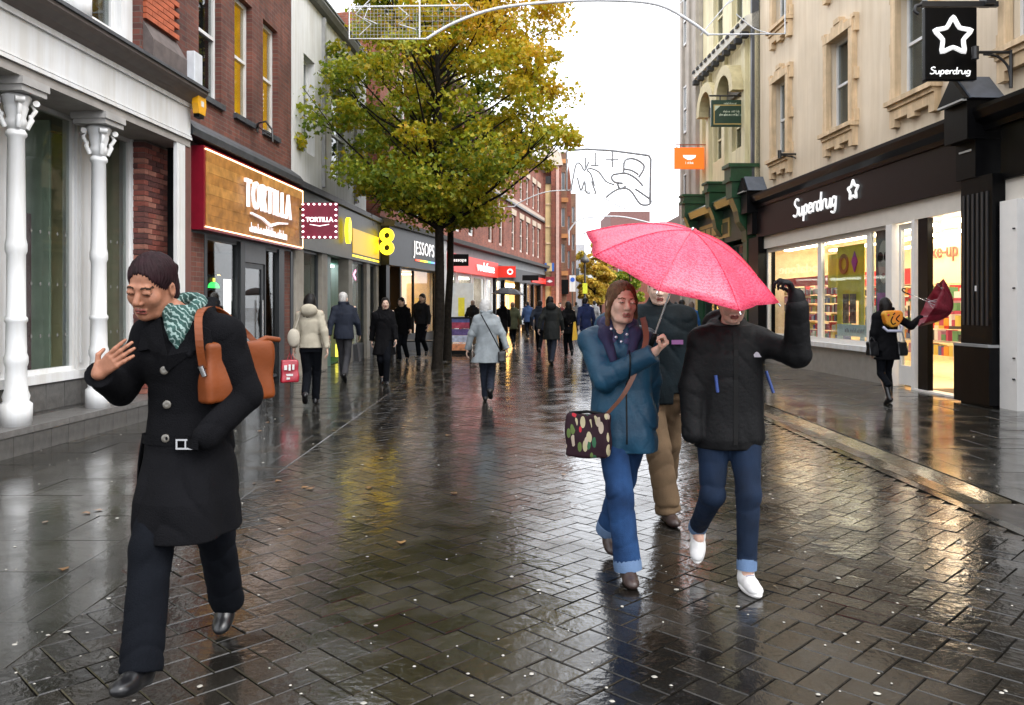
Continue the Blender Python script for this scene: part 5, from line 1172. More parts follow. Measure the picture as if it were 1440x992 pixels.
    def cut(s, p, n, lo=None, hi=None):
        """remove the half-space on the side n points to (inside a box)"""
        p = np.array(p, float); n = np.array(n, float)/np.linalg.norm(n)
        lo = [a[0] for a in s.ax] if lo is None else lo; hi = [a[-1] for a in s.ax] if hi is None else hi
        sl, X, Y, Z = s.sub(lo, hi, 0); d = (X-p[0])*n[0]+(Y-p[1])*n[1]+(Z-p[2])*n[2]; s.F[sl] = np.maximum(s.F[sl], d)
    def mesh(s):
        F = s.F; ax = s.ax; S_ = F < 0; nx, ny, nz = F.shape
        c = np.zeros((nx-1, ny-1, nz-1), np.uint8)
        for i in (0, 1):
            for j in (0, 1):
                for k in (0, 1): c += S_[i:nx-1+i, j:ny-1+j, k:nz-1+k]
        I = np.argwhere((c > 0) & (c < 8)); idm = np.full(c.shape, -1, np.int32); idm[I[:, 0], I[:, 1], I[:, 2]] = np.arange(len(I))
        cor = [(i, j, k) for i in (0, 1) for j in (0, 1) for k in (0, 1)]
        val = np.stack([F[I[:, 0]+i, I[:, 1]+j, I[:, 2]+k] for i, j, k in cor], 1)
        acc = np.zeros((len(I), 3)); cnt = np.zeros(len(I))
        ix = {q: n for n, q in enumerate(cor)}
        for q in cor:
            for d in range(3):
                if q[d] == 0:
                    q2 = list(q); q2[d] = 1; a = val[:, ix[q]]; b = val[:, ix[tuple(q2)]]; m = (a < 0) != (b < 0)
                    t = np.where(m, a/(a-b+1e-12), 0)
                    for e in range(3):
                        c0 = ax[e][I[:, e]+q[e]]
                        if e == d: c1 = ax[e][I[:, e]+1]; v = c0+(c1-c0)*t
                        else: v = c0
                        acc[:, e] += np.where(m, v, 0)
                    cnt += m
        V = acc/cnt[:, None]; Q = []
        for d in range(3):
            sl0 = [slice(None)]*3; sl1 = [slice(None)]*3; sl0[d] = slice(0, -1); sl1[d] = slice(1, None)
            A_ = S_[tuple(sl0)]; B_ = S_[tuple(sl1)]; E = np.argwhere(A_ != B_); e1, e2 = (d+1) % 3, (d+2) % 3
            ok = (E[:, e1] > 0) & (E[:, e2] > 0) & (E[:, e1] < F.shape[e1]-1) & (E[:, e2] < F.shape[e2]-1); E = E[ok]
            if not len(E): continue
            def cid(o1, o2):
                q = E.copy(); q[:, e1] -= o1; q[:, e2] -= o2; return idm[q[:, 0], q[:, 1], q[:, 2]]
            q = np.stack([cid(1, 1), cid(0, 1), cid(0, 0), cid(1, 0)], 1); fl = ~A_[E[:, 0], E[:, 1], E[:, 2]]
            q[fl] = q[fl][:, ::-1]; Q.append(q)
        Q = np.concatenate(Q); Q = Q[(Q >= 0).all(1)]
        return V, Q
def np_mesh(name, V, Q, mats, mi=None):
    me = bpy.data.meshes.new(name); me.vertices.add(len(V)); me.vertices.foreach_set('co', V.reshape(-1).astype(np.float32))
    me.loops.add(len(Q)*4); me.loops.foreach_set('vertex_index', Q.reshape(-1).astype(np.int32)); me.polygons.add(len(Q))
    me.polygons.foreach_set('loop_start', np.arange(0, len(Q)*4, 4, dtype=np.int32)); me.polygons.foreach_set('use_smooth', np.ones(len(Q), bool))
    for m in mats: me.materials.append(m)
    if mi is not None: me.polygons.foreach_set('material_index', mi.astype(np.int32))
    me.update(calc_edges=True); return me
def field_obj(f, name, m, parent, mi=None, **kw):
    V, Q = f.mesh(); me = np_mesh(name, V, Q, m if isinstance(m, (list, tuple)) else [m], mi(V, Q) if mi else None)
    o = bpy.data.objects.new(name, me); COL.objects.link(o); o.parent = parent; return tag(o, **kw)
def A3(*a): return np.array(a, float)
def ik(a, b, l1, l2, pole):
    a, b, pole = A3(*a), A3(*b), A3(*pole); d = b-a; L = np.linalg.norm(d)
    if L > (l1+l2)*.995: b = a+d/L*(l1+l2)*.995; d = b-a; L = np.linalg.norm(d)
    x = (l1*l1-l2*l2+L*L)/(2*L); h = math.sqrt(max(l1*l1-x*x, 0)); u = d/L; p = pole-(pole@u)*u; p /= np.linalg.norm(p)+1e-9
    return a+u*x+p*h, b
def rotm(yaw=0, pitch=0, roll=0):
    """head frame: face along -y; yaw>0 turns towards +x, pitch>0 looks down, roll>0 tilts towards +x"""
    cy, sy = math.cos(yaw), math.sin(yaw); cp, sp = math.cos(pitch), math.sin(pitch); cr, sr_ = math.cos(roll), math.sin(roll)
    Rz = np.array([[cy, -sy, 0], [sy, cy, 0], [0, 0, 1]]); Rx = np.array([[1, 0, 0], [0, cp, -sp], [0, sp, cp]]); Ry = np.array([[cr, 0, sr_], [0, 1, 0], [-sr_, 0, cr]])
    return Rz@Ry@Rx
def skin(name, c, c2): 
    m = mat(name, c, rough=.5, var=.1, scale=30, col2=c2, bump=.18, bscale=260, spec=.3)
    b = m.node_tree.nodes['Principled BSDF']; b.inputs['Subsurface Weight'].default_value = .15; b.inputs['Subsurface Radius'].default_value = (.02, .008, .004); b.inputs['Subsurface Scale'].default_value = .5; return m
SK_A = skin('skin_warm_brown', (.25, .105, .06), (.34, .155, .095)); SK_B = skin('skin_pale_pink', (.55, .33, .25), (.62, .40, .31)); SK_C = skin('skin_fair', (.52, .34, .26), (.60, .42, .33))
LIP = mat('lips', (.26, .07, .055), rough=.35); BROW = mat('eyebrow', (.03, .017, .012), rough=.9, spec=.1); EYEW = mat('eye_white', (.62, .58, .54), rough=.15); IRIS = mat('iris', (.035, .025, .02), rough=.1)
def fabric(name, c, rough=.85, var=.15, scale=9, bump=.35, bscale=160, spec=.25, coat=0.0, col2=None, fold=.75):
    if name in MT: return MT[name]
    m = mat(name, c, rough=rough, var=var, scale=scale, bump=bump, bscale=bscale, spec=spec, coat=coat, col2=col2)
    n = m.node_tree; bp = [q for q in n.nodes if q.type == 'BUMP'][0]; tc = [q for q in n.nodes if q.type == 'TEX_COORD'][0]
    mp = n.nodes.new('ShaderNodeMapping'); mp.inputs['Rotation'].default_value = (.5, .6, .2); mp.inputs['Scale'].default_value = (1.0, 1.0, .55)
    nz = n.nodes.new('ShaderNodeTexNoise'); nz.noise_type = 'RIDGED_MULTIFRACTAL'; nz.inputs['Scale'].default_value = 7; nz.inputs['Detail'].default_value = 2; nz.inputs['Distortion'].default_value = .9
    b2 = n.nodes.new('ShaderNodeBump'); b2.inputs['Strength'].default_value = fold; b2.inputs['Distance'].default_value = .02; b2.invert = True
    n.links.new(tc.outputs['Object'], mp.inputs[0]); n.links.new(mp.outputs[0], nz.inputs['Vector']); n.links.new(nz.outputs[0], b2.inputs['Height']); n.links.new(b2.outputs[0], bp.inputs['Normal'])
    return m

def head_prims(f, hc, R, sc_=1.0, fem=True):
    T = lambda x, y, z: hc+R@A3(x, y, z)*sc_
    e = lambda c, r, k, op='u': f.ell(T(*c), A3(*r)*sc_, R, k*sc_, op); cpf = lambda a, b, ra, rb, k: f.cap(T(*a), T(*b), ra*sc_, rb*sc_, k*sc_)
    e((0, .018, .035), (.074, .094, .084), .01); e((0, -.022, -.035), (.057 if fem else .062, .068, .078), .03)
    e((0, -.062, -.094), (.024, .022, .018), .022)
    for s in (-1, 1): e((s*.034, -.055, -.022), (.026, .028, .026), .02); cpf((s*.058, .01, -.03), (s*.035, -.04, -.088), .014, .012, .03)
    cpf((-.036, -.077, .022), (.036, -.077, .022), .010, .010, .014)
    for s in (-1, 1): e((s*.031, -.098, .006), (.017, .012, .011), .010, 's')
    cpf((0, -.082, .012), (0, -.108, -.026), .008, .0125, .010); 
    for s in (-1, 1): e((s*.012, -.098, -.031), (.0085, .010, .008), .006)
    cpf((-.019, -.083, -.060), (.019, -.083, -.060), .0055, .0055, .006); cpf((0, -.090, -.058), (0, -.090, -.0585), .007, .007, .008)
    cpf((-.015, -.083, -.0705), (.015, -.083, -.0705), .007, .007, .006); e((0, -.092, -.0645), (.022, .006, .0016), .002, 's')
    for s in (-1, 1):
        e((s*.031, -.083, .006), (.0165, .0085, .0125), .004); e((s*.077, .012, -.008), (.008, .018, .030), .006); e((s*.084, .006, -.006), (.006, .010, .017), .004, 's')
def head_mi(hc, R, s):
    def g(V, Q):
        C = V[Q].mean(1); L = ((C-hc)@R)/s; x, y, z = L[:, 0], L[:, 1], L[:, 2]; mi = np.zeros(len(Q), int)
        mi[(np.abs(x) < .024-(np.abs(z+.065)*.5)) & (z > -.0775) & (z < -.0535) & (y < -.079)] = 1
        mi[(np.abs(z+.0645) < .0021) & (np.abs(x) < .021) & (y < -.07)] = 2
        mi[(np.abs(z-(.0035-.12*np.abs(np.abs(x)-.031))) < .0022) & (np.abs(x) > .017) & (np.abs(x) < .045) & (y < -.06)] = 2
        mi[(np.abs(z-(.0275-np.abs(np.abs(x)-.03)*.25)) < .0038) & (np.abs(x) > .013) & (np.abs(x) < .047) & (y < -.055)] = 2
        return mi
    return g
def hand_prims(f, w, d, n, side, curl=(.35, .4, .3), spread=.12, s=1.0, thumb=.5):
    w, d, n = A3(*w), A3(*d), A3(*n); d /= np.linalg.norm(d); n -= (n@d)*d; n /= np.linalg.norm(n); a = np.cross(d, n)*side
    LN = (.040, .044, .041, .033); kn = []
    for i in range(4):
        o = (.027-.018*i); k = w+(d*(.088-.004*abs(i-1.3))+a*o-n*.0)*s; kn.append(k)
        f.cap(w+a*o*.55*s+d*.01*s, k, .0135*s, .0105*s, .012*s)
        ang = 0; dd = d*math.cos(spread*(1.2-i)*.5)+a*math.sin(spread*(1.2-i)*.5); p = k
        for j, lf in enumerate((1, .68, .55)):
            ang += curl[j]*(1+.12*i); v = dd*math.cos(ang)+n*math.sin(ang); q = p+v*LN[i]*lf*s; f.cap(p, q, (.0092-.0009*j)*s, (.0085-.001*j)*s, .0035*s); p = q
    p = w+(d*.022+a*.028+n*.006)*s; v = a*.72+d*.6+n*.35*thumb; v /= np.linalg.norm(v); q = p+v*.038*s; f.cap(w+(d*.01+a*.012)*s, p, .015*s, .0135*s, .012*s); f.cap(p, q, .0125*s, .010*s, .006*s)
    v2 = a*.25+d*.75+n*(.55+thumb*.5); v2 /= np.linalg.norm(v2); f.cap(q, q+v2*.030*s, .010*s, .0078*s, .003*s)

def person(label, X, Y, rot=0.0, h=1.70, res=.012, fine=.0045, group='people walking in the wet street', **K):
    """K: pose in metres for a 1.70 m figure facing -y. s=+1 side is +x."""
    g = h/1.70; t = thing('person', label, 'person', loc=(X, Y, 0), rot=(0, 0, rot), group=group)
    sk = K.get('skin', SK_C); fem = K.get('fem', True)
    hip = A3(*K.get('hip', (0, 0, .93)))*g; sho = A3(*K.get('sho', (0, 0, 1.40)))*g; sw = K.get('sw', .165 if fem else .185)*g; tilt = K.get('shtilt', 0)*g
    hc = A3(*K.get('head', (0, -.02, 1.590)))*g; R = rotm(*K.get('look', (0, .05, 0))); hs_ = g*K.get('hscale', 1.0)
    an = [A3(*K.get('footR', (-.09, 0, .085)))*g, A3(*K.get('footL', (.09, 0, .085)))*g]; fp = [K.get('pitchR', 0), K.get('pitchL', 0)]; fy = [K.get('yawR', -.12), K.get('yawL', .12)]
    S_ = [A3(sho[0]-sw, sho[1]+K.get('shy', 0), sho[2]-tilt), A3(sho[0]+sw, sho[1]-K.get('shy', 0), sho[2]+tilt)]
    hd = [A3(*K.get('handR', (-.24, -.03, .80)))*g, A3(*K.get('handL', (.24, -.03, .80)))*g]; ep = [K.get('poleR', (-.3, 1, -.2)), K.get('poleL', (.3, 1, -.2))]
    H_ = [hip+A3(-.085, 0, -.02)*g, hip+A3(.085, 0, -.02)*g]; kn = []; el = []
    for i in (0, 1):
        k_, a_ = ik(H_[i], an[i], .425*g, .42*g, K.get('knee', (0, -1, 0))); kn.append(k_); an[i] = a_
        e_, b_ = ik(S_[i], hd[i], .285*g, .255*g, ep[i]); ov = K.get('elL' if i else 'elR'); el.append(A3(*ov)*g if ov else e_); hd[i] = hd[i] if ov else b_
    fd = [A3(*K.get('fdR', hd[0]-el[0])), A3(*K.get('fdL', hd[1]-el[1]))]; hn = [A3(*K.get('nR', (1, 0, 0))), A3(*K.get('nL', (-1, 0, 0)))]
    curl = [K.get('curlR', (.35, .45, .35)), K.get('curlL', (.35, .45, .35))]; showh = K.get('hands', (1, 1))
    nb = sho+A3(0, .01, .07)*g
    allp = np.array(S_+hd+el+kn+an+[hc, hip]); lo = allp.min(0)-.24; hi = allp.max(0)+.26; lo[2] = max(-.01, an[0][2]*0-.01)
    # ---- body: one continuous skin surface
    fines = [(hc-.135*g, hc+.14*g, fine)] if fine < res else []
    for i in (0, 1):
        if showh[i] and fine < res: 
            d_ = fd[i]/np.linalg.norm(fd[i]); c_ = hd[i]+d_*.08; fines.append((c_-.12, c_+.12, fine))
    f = Field(lo, hi, res, fines)
    f.prof([(hip[2]-.06*g, .12*g, .08*g, hip[0], hip[1]), (hip[2]+.12*g, .11*g, .08*g, hip[0]*.7+sho[0]*.3, hip[1]), (sho[2]-.1*g, .13*g, .085*g, sho[0], sho[1]), (sho[2]+.03*g, .09*g, .06*g, sho[0], sho[1])], .02)
    f.cap(nb-A3(0, 0, .05)*g, hc+R@A3(0, .022, -.06)*g, .055*g, .047*g, .03)
    for i in (0, 1):
        f.cap(S_[i]*.8+sho*.2, S_[i], .045*g, .045*g, .03); f.cap(S_[i], el[i], .043*g, .033*g, .02); f.cap(el[i], hd[i], .036*g, .025*g, .015)
        f.cap(H_[i], kn[i], .065*g, .048*g, .03); f.cap(kn[i], an[i]+A3(0, 0, .01), .045*g, .036*g, .02)
        f.cap(an[i], an[i]+A3(0, -.03, -.03), .032*g, .03*g, .015)
        if showh[i]: hand_prims(f, hd[i], fd[i], hn[i], -1 if i else 1, curl[i], s=g*.98, thumb=K.get('thumb', .5))
    head_prims(f, hc, R, hs_, fem)
    b = field_obj(f, 'body', [sk, LIP, K.get('brow', BROW)], t, head_mi(hc, R, hs_))
    if fine < .008 and K.get('eyes', 1):
        for s in (-1, 1):
            ec = hc+R@A3(s*.031, -.0835, .0055)*hs_; pr = [(.0, -.0115), (.006, -.0098), (.0098, -.006), (.0115, 0), (.0098, .006), (.006, .0098), (.0, .0115)]
            eb = MB().lathe(pr, 12, smooth=True); o = eb.build('eye', EYEW, t); o.location = ec; o.scale = (.9*hs_, .86*hs_, .5*hs_)
            ir = MB().lathe([(0, -.0062), (.0045, -.0045), (.0062, 0), (.0045, .0045), (0, .0062)], 10).build('iris', IRIS, o); ir.location = Vector(R@A3(0, -.0070, -.002))
    # ---- hair
    hst = K.get('hair', 'short')
    if hst:
        lo2, hi2 = hc-A3(.2, .2, .42)*g, hc+A3(.2, .25, .2)*g; f = Field(lo2, hi2, K.get('hres', max(fine, .0045)))
        T = lambda x, y, z: hc+R@A3(x, y, z)*hs_
        hk = K.get('hthick', 0.0)
        f.ell(T(0, .022, .040), A3(.081+hk, .100+hk, .089+hk)*hs_, R, .01)
        if hst != 'crop': f.ell(T(0, .055, -.03), A3(.073+hk, .062+hk, .07)*hs_, R, .03)
        f.ell(T(0, -.105, -.022 if hst in ('tied', 'strands') else -.032), A3(.071, .088, .102)*hs_, R, .012*hs_, 's')
        f.cap(T(-.1, -.05, -.045), T(.1, -.05, -.045), .045*hs_, k=.02, op='s')
        if hst == 'tied': f.ell(T(0, .125, .03), A3(.04, .035, .04)*hs_, R, .02)
        if hst in ('long', 'bob'):
            zz = -.24 if hst == 'long' else -.10
            for s in (-1, 1):
                f.cap(T(s*.068, .02, .0), T(s*.072, .01, zz*.75), .026*hs_, .020*hs_, .03); f.cap(T(s*.04, .07, 0), T(s*.045, .075, zz), .045*hs_, .03*hs_, .04)
            f.cap(T(0, .08, 0), T(0, .085, zz), .05*hs_, .035*hs_, .03)
        if hst == 'strands':
            for s in (-1, 1):
                f.cap(T(s*.070, -.012, .02), T(s*.080, .0, -.07), .016*hs_, .014*hs_, .02); f.cap(T(s*.080, .0, -.07), T(s*.074, -.012, -.20), .014*hs_, .005*hs_, .012)
            f.cap(T(0, .07, -.02), T(0, .06, -.12), .05*hs_, .04*hs_, .03)
        # strand relief
        X_, Y_, Z_ = f.ax[0][:, None, None]-hc[0], f.ax[1][None, :, None]-hc[1], f.ax[2][None, None, :]-hc[2]
        f.F += (.0022*np.sin(np.arctan2(X_, Y_+.03)*34+3*np.sin(Z_*40))+.0012*np.sin(X_*260+Z_*70)).astype(np.float32)
        field_obj(f, 'hair', K.get('hairm'), t)
    # ---- trousers
    tm = K.get('trm'); tr = K.get('trr', (.092, .070, .058)); 
    f = Field((lo[0], lo[1], .0), (hi[0], hi[1], hip[2]+.16*g), K.get('tres', res*.8))
    f.prof([(hip[2]-.10*g, .155*g, .105*g, hip[0], hip[1]), (hip[2]+.12*g, .14*g, .10*g, hip[0], hip[1])], .04)
    for i in (0, 1):
        top = H_[i]; f.cap(top, kn[i], tr[0]*g, tr[1]*g, .035, wr=(.0035, 16, i*2.0)); aa = an[i]+A3(0, 0, K.get('cuffz', -.005))*g
        low = kn[i]+(aa-kn[i])*.985; f.cap(kn[i], low, tr[1]*g, tr[2]*g, .02, wr=(K.get('twr', .004), 26, i*3+1.0))
    for i in (0, 1):
        dn = an[i]-kn[i]; dn /= np.linalg.norm(dn); c_ = an[i]+A3(0, 0, K.get('cuffz', -.005))*g+dn*.0; f.cut(c_+dn*.012, dn, c_-.13, c_+.13)
    field_obj(f, 'trousers', tm, t)
    if K.get('cuff'):
        for i in (0, 1):
            dn = an[i]-kn[i]; dn /= np.linalg.norm(dn); c_ = an[i]+A3(0, 0, K.get('cuffz', -.005))*g
            MB().tube([c_-dn*.05, c_-dn*.02, c_+dn*.012], [tr[2]*g*1.06, tr[2]*g*1.10, tr[2]*g*1.08], 18).build('turn_up', K['cuff'], t)
    # ---- shoes
    for i in (0, 1):
        shm = K.get('shoem'); a = an[i]; cyw, syw = math.cos(fy[i]), math.sin(fy[i]); Rf = rotm(fy[i], fp[i], 0); T = lambda x, y, z: a+Rf@A3(x, y, z)*g
        f = Field(a-.25*g, a+.25*g, K.get('sres', max(res*.5, .0065)))
        f.cap(T(0, .035, -.048), T(0, -.06, -.052), .036*g, .038*g, .01); f.ell(T(0, -.105, -.055), A3(.043, .062, .032)*g, Rf, .03); f.cap(T(0, .01, -.03), T(0, -.05, -.035), .036*g, .03*g, .03)
        f.cap(T(0, .01, -.02), T(0, .012, K.get('boot', .02)), .042*g, .044*g, .02)
        if K.get('heel'): f.ell(T(0, .05, -.075), A3(.024, .022, .03)*g, Rf, .008)
        nrm = Rf@A3(0, 0, -1); f.cut(T(0, 0, -.084), nrm)
        so_ = field_obj(f, 'shoe', shm, t)
        if K.get('solem'):
            f = Field(a-.25*g, a+.25*g, .007); f.ell(T(0, -.045, -.072), A3(.047, .128, .03)*g, Rf, .005); f.cut(T(0, 0, -.088), nrm); f.cut(T(0, 0, -.062), -nrm)
            field_obj(f, 'sole', K['solem'], so_)
            for q in range(4): MB().tube([T(-.022, -.03-.017*q, .004-.008*q), T(0, -.034-.017*q, .009-.008*q), T(.022, -.03-.017*q, .004-.008*q)], .0035, 5).build('lace', mat('lace_grey', (.16, .15, .2)), so_)
    # ---- coat
    c = K['coat']; cr = c.get('res', res*.75); f = Field(A3(lo[0], lo[1], c['z0']*g-.03), A3(hi[0], hi[1], sho[2]+c.get('top', .22)*g), cr)
    z0 = c['z0']*g; rows = []
    for z, a, b_, *rest in c['rows']:
        z *= g; q = np.clip((z-hip[2])/(sho[2]-hip[2]), 0, 1); cx_ = hip[0]+(sho[0]-hip[0])*q; cy_ = hip[1]+(sho[1]-hip[1])*q
        if rest: cx_ += rest[0]; cy_ += rest[1]
        rows.append((z, a*g, b_*g, cx_, cy_))
    f.prof(rows, .04, folds=c.get('folds', (.035, 5, .6, 1.0)), wr=c.get('wr', (.0035, 38, 1.3)), sq=c.get('sq', 2.3))
    sr = c.get('sr', (.072, .062, .050)); slw = c.get('slw', .005)
    [f.cap(nb+A3(q*.035, .005, -.035)*g, S_[i]+A3(-q*.012, 0, -.016)*g, .052*g, sr[0]*.80*g, .05) for i, q in ((0, -1), (1, 1))]; f.cap(sho+A3(0, .02, .02)*g, nb+A3(0, .02, -.01), .09*g, .065*g, .05)
    for i in (0, 1):
        f.cap(S_[i]+A3((.012, -.012)[i], 0, -.025)*g, el[i], sr[0]*.92*g, sr[1]*g, .045, wr=(slw, 17, i*1.7)); dv = hd[i]-el[i]; L = np.linalg.norm(dv); dv /= L; e_ = hd[i]+dv*c.get('cuffx', .0)
        f.cap(el[i], e_, sr[1]*g, sr[2]*g, .02, wr=(slw*.9, 19, i*2.3+1)); f.cut(e_+dv*.012, dv, e_-.11, e_+.11) if c.get('cutcuff', True) and hd[i][2] > 0 and np.abs(e_[0]-hip[0]) > .02+(.0 if hd[i][2] > z0 else 0) and c.get('cut', (1, 1))[i] else None
    cl = c.get('collar', 'fold')
    if cl == 'stand': f.cap(nb+A3(0, .01, -.03)*g, nb+A3(0, .0, .03)*g, .078*g, .072*g, .02); f.cap(nb+A3(0, -.012, .0), nb+A3(0, -.012, .09), .058*g, .062*g, .005, 's')
    if cl in ('hood', 'hood_down'):
        f.ell(nb+A3(0, .105, -.01)*g, A3(.13, .075, .095)*g, None, .03); f.cap(nb+A3(-.08, .03, -.01)*g, nb+A3(-.03, -.085, -.07)*g, .036*g, .026*g, .02); f.cap(nb+A3(.08, .03, -.01)*g, nb+A3(.03, -.085, -.07)*g, .036*g, .026*g, .02)
    if cl == 'hood_up': f.ell(hc+R@A3(0, .03, .02)*g, A3(.112, .128, .132)*g, R, .04); f.ell(hc+R@A3(0, -.11, -.01)*g, A3(.075, .10, .105)*g, R, .01, 's')
    if cl == 'fold':
        for s in (-1, 1): f.cap(nb+A3(s*.082, .045, .035)*g, nb+A3(s*.082, -.045, -.01)*g, .024*g, .026*g, .015); f.cap(nb+A3(s*.082, -.045, -.01)*g, sho+A3(s*.05, -.115, -.10)*g, .026*g, .013*g, .015)
        f.cap(nb+A3(-.078, .055, .035)*g, nb+A3(.078, .055, .035)*g, .026*g, .026*g, .015)
    # neck opening
    if cl != 'hood_up': f.cap(nb+A3(0, -.015, .005)*g, nb+A3(0, -.02, .2)*g, .056*g, .09*g, .008, 's')
    if c.get('vneck'): f.cap(nb+A3(0, -.09, .0)*g, sho+A3(0, -.16, -c['vneck'])*g, .045*g, .004*g, .006, 's')
    if c.get('flathem', True): f.cut((0, 0, z0), (0, 0, -1))
    co = field_obj(f, c.get('name', 'coat'), c['m'], t)
    t['_g'] = g
    del t['_g']
    return t, dict(hip=hip, sho=sho, S=S_, el=el, hd=hd, hc=hc, R=R, nb=nb, g=g, kn=kn, an=an, coat=co)
DIMG = (rnd, )
# ================================================================ THE PEOPLE IN FRONT
WOOL = fabric('black_wool', (.0045, .0045, .0055), rough=.95, bump=.5, spec=.08); BTR = fabric('black_trouser', (.004, .0048, .007), rough=.9, spec=.08)
PLUM = mat('plum_brown_hair', (.012, .0035, .005), rough=.65, spec=.15, var=.4, scale=25); LEATH = mat('black_leather', (.006, .006, .007), rough=.3)
TAN_L = mat('tan_leather', (.145, .034, .0065), rough=.5, spec=.25, var=.18, scale=8, bump=.15, bscale=60)
tA, a = person('woman in a long black belted coat and green patterned scarf striding forward with hand raised', -1.36, 3.42, h=1.70, res=.009, fine=.0034, skin=SK_A, group=None, eyes=0,
    hip=(0, .03, .92), sho=(.02, -.03, 1.405), sw=.172, head=(-.105, -.10, 1.575), look=(-.12, .36, .08), hscale=1.08,
    footR=(-.02, -.40, .105), footL=(.03, .40, .125), pitchR=-.18, pitchL=.45, yawR=-.1, yawL=.05,
    handR=(-.25, -.24, 1.235), poleR=(-.45, .5, -1), fdR=(.75, -.15, .62), nR=(-.2, .9, -.1), curlR=(.18, .25, .2),
    handL=(.13, -.165, .965), poleL=(.62, .6, -.2), hands=(1, 0), hair='tied', hairm=PLUM, hres=.004, trm=BTR, trr=(.090, .078, .076), cuffz=-.02, shoem=LEATH, heel=True,
    coat=dict(m=WOOL, z0=.575, rows=[(.575, .188, .26, .03, -.06), (.72, .186, .23, .018, -.05), (.90, .178, .155, .005, -.01), (1.06, .160, .120), (1.12, .160, .118), (1.28, .175, .128), (1.37, .155, .112), (1.44, .10, .08)], sr=(.072, .064, .055), folds=(.05, 5, .9, .98), wr=(.004, 30, 1.0), res=.0065, vneck=.14, cut=(1, 0), slw=.003, cuffx=-.02))
# scarf, lapels, buttons, buckle, belt end
SC_ = mat('green_print_scarf', (.006, .035, .028), rough=.85, var=.3, scale=36, col2=(.02, .07, .06), bump=.4, bscale=50)
n = SC_.node_tree; bb = n.nodes['Principled BSDF']; src = bb.inputs['Base Color'].links[0].from_socket; tc = n.nodes.new('ShaderNodeTexCoord'); wv = n.nodes.new('ShaderNodeTexWave'); wv.bands_direction = 'DIAGONAL'; wv.inputs['Scale'].default_value = 19; wv.inputs['Distortion'].default_value = 7; wv.inputs['Detail Scale'].default_value = 2
cr = n.nodes.new('ShaderNodeValToRGB'); cr.color_ramp.elements[0].position = .72; cr.color_ramp.elements[0].color = (0, 0, 0, 1); cr.color_ramp.elements[1].position = .85
mx_ = n.nodes.new('ShaderNodeMixRGB'); mx_.inputs[2].default_value = (.20, .28, .26, 1); n.links.new(tc.outputs['Object'], wv.inputs[0]); n.links.new(wv.outputs['Fac'], cr.inputs[0]); n.links.new(cr.outputs[0], mx_.inputs[0]); n.links.new(src, mx_.inputs[1]); n.links.new(mx_.outputs[0], bb.inputs['Base Color'])
f = Field(a['nb']-.22, a['nb']+.2, .005); nb = a['nb']
ring_pts = [nb+A3(.064*math.cos(q)-.012, .060*math.sin(q)-.02, .026+.03*math.sin(q)) for q in np.linspace(0, 2*PI, 17)]
for i in range(16): f.cap(ring_pts[i], ring_pts[i+1], .024, .024, .012)
f.ell(nb+A3(-.01, -.085, -.05), A3(.058, .035, .075), None, .02)
for s in (-1, 1):
    f.cap(nb+A3(s*.062-.01, -.06, .025), nb+A3(s*.012-.005, -.118, -.10), .026, .020, .008, wr=(.003, 9, 1))
f.cap(nb+A3(-.01, -.115, -.08), nb+A3(0, -.125, -.15), .028, .008, .02)
field_obj(f, 'scarf', SC_, tA)
BTN = mat('horn_button', (.10, .09, .075), rough=.25, coat=.6); BUK = mat('silver_buckle', (.55, .55, .56), rough=.25, metal=1)
def surf_front(x, z, o):
    """frontmost (lowest y) point of a garment mesh at local x,z"""
    me = o.data; n = len(me.vertices); co = np.empty(n*3); me.vertices.foreach_get('co', co); co = co.reshape(-1, 3); m = (np.abs(co[:, 0]-x) < .014) & (np.abs(co[:, 2]-z) < .014)
    return co[m, 1].min() if m.any() else -.15
bt = MB().lathe([(.016, -.003), (.018, 0), (.016, .004), (.006, .002)], 14).mesh('button', BTN)
for z in (1.24, 1.10, .965): inst(bt, 'button', tA, (-.035, surf_front(-.035, z, a['coat'])-.003, z), (PI/2, 0, 0))
for s in (-1, 1):
    L = MB(); q = [(s*.055-.01, 1.455), (s*.14, 1.40), (s*.155, 1.315), (s*.10, 1.325), (-.02, 1.235), (-.012, 1.30)]
    P_ = [Vector((x, surf_front(x, z, a['coat'])-.008, z)) for x, z in q]; L.add(P_+[p+Vector((0, .012, 0)) for p in P_], [tuple(range(6)), tuple(range(11, 5, -1))]+[(i, i+6, (i+1) % 6+6, (i+1) % 6) for i in range(6)]); L.build('lapel', WOOL, tA)
zb = .945; yb = surf_front(.06, zb, a['coat'])
bk = MB().box(.015, .095, yb-.022, yb-.012, zb+.014, zb+.021).box(.015, .095, yb-.022, yb-.012, zb-.021, zb-.014).box(.015, .022, yb-.022, yb-.012, zb-.014, zb+.014).box(.088, .095, yb-.022, yb-.012, zb-.014, zb+.014).box(.05, .056, yb-.02, yb-.010, zb-.014, zb+.014)
bl_ = []
for q in np.linspace(-.16, .13, 12): bl_.append((q, surf_front(q, .955, a['coat'])-.004, .955-.01*q))
bm_ = MB()
for i in range(11):
    p, q = bl_[i], bl_[i+1]; bm_.quad((p[0], p[1], p[2]-.02), (q[0], q[1], q[2]-.02), (q[0], q[1], q[2]+.02), (p[0], p[1], p[2]+.02))
belt = bm_.build('belt', WOOL, tA); bk.build('buckle', BUK, belt)
q_ = smooth_pts([(-.172, .0, .97), (-.185, -.01, .86), (-.195, .0, .74), (-.20, .02, .62)]); bm_ = MB()
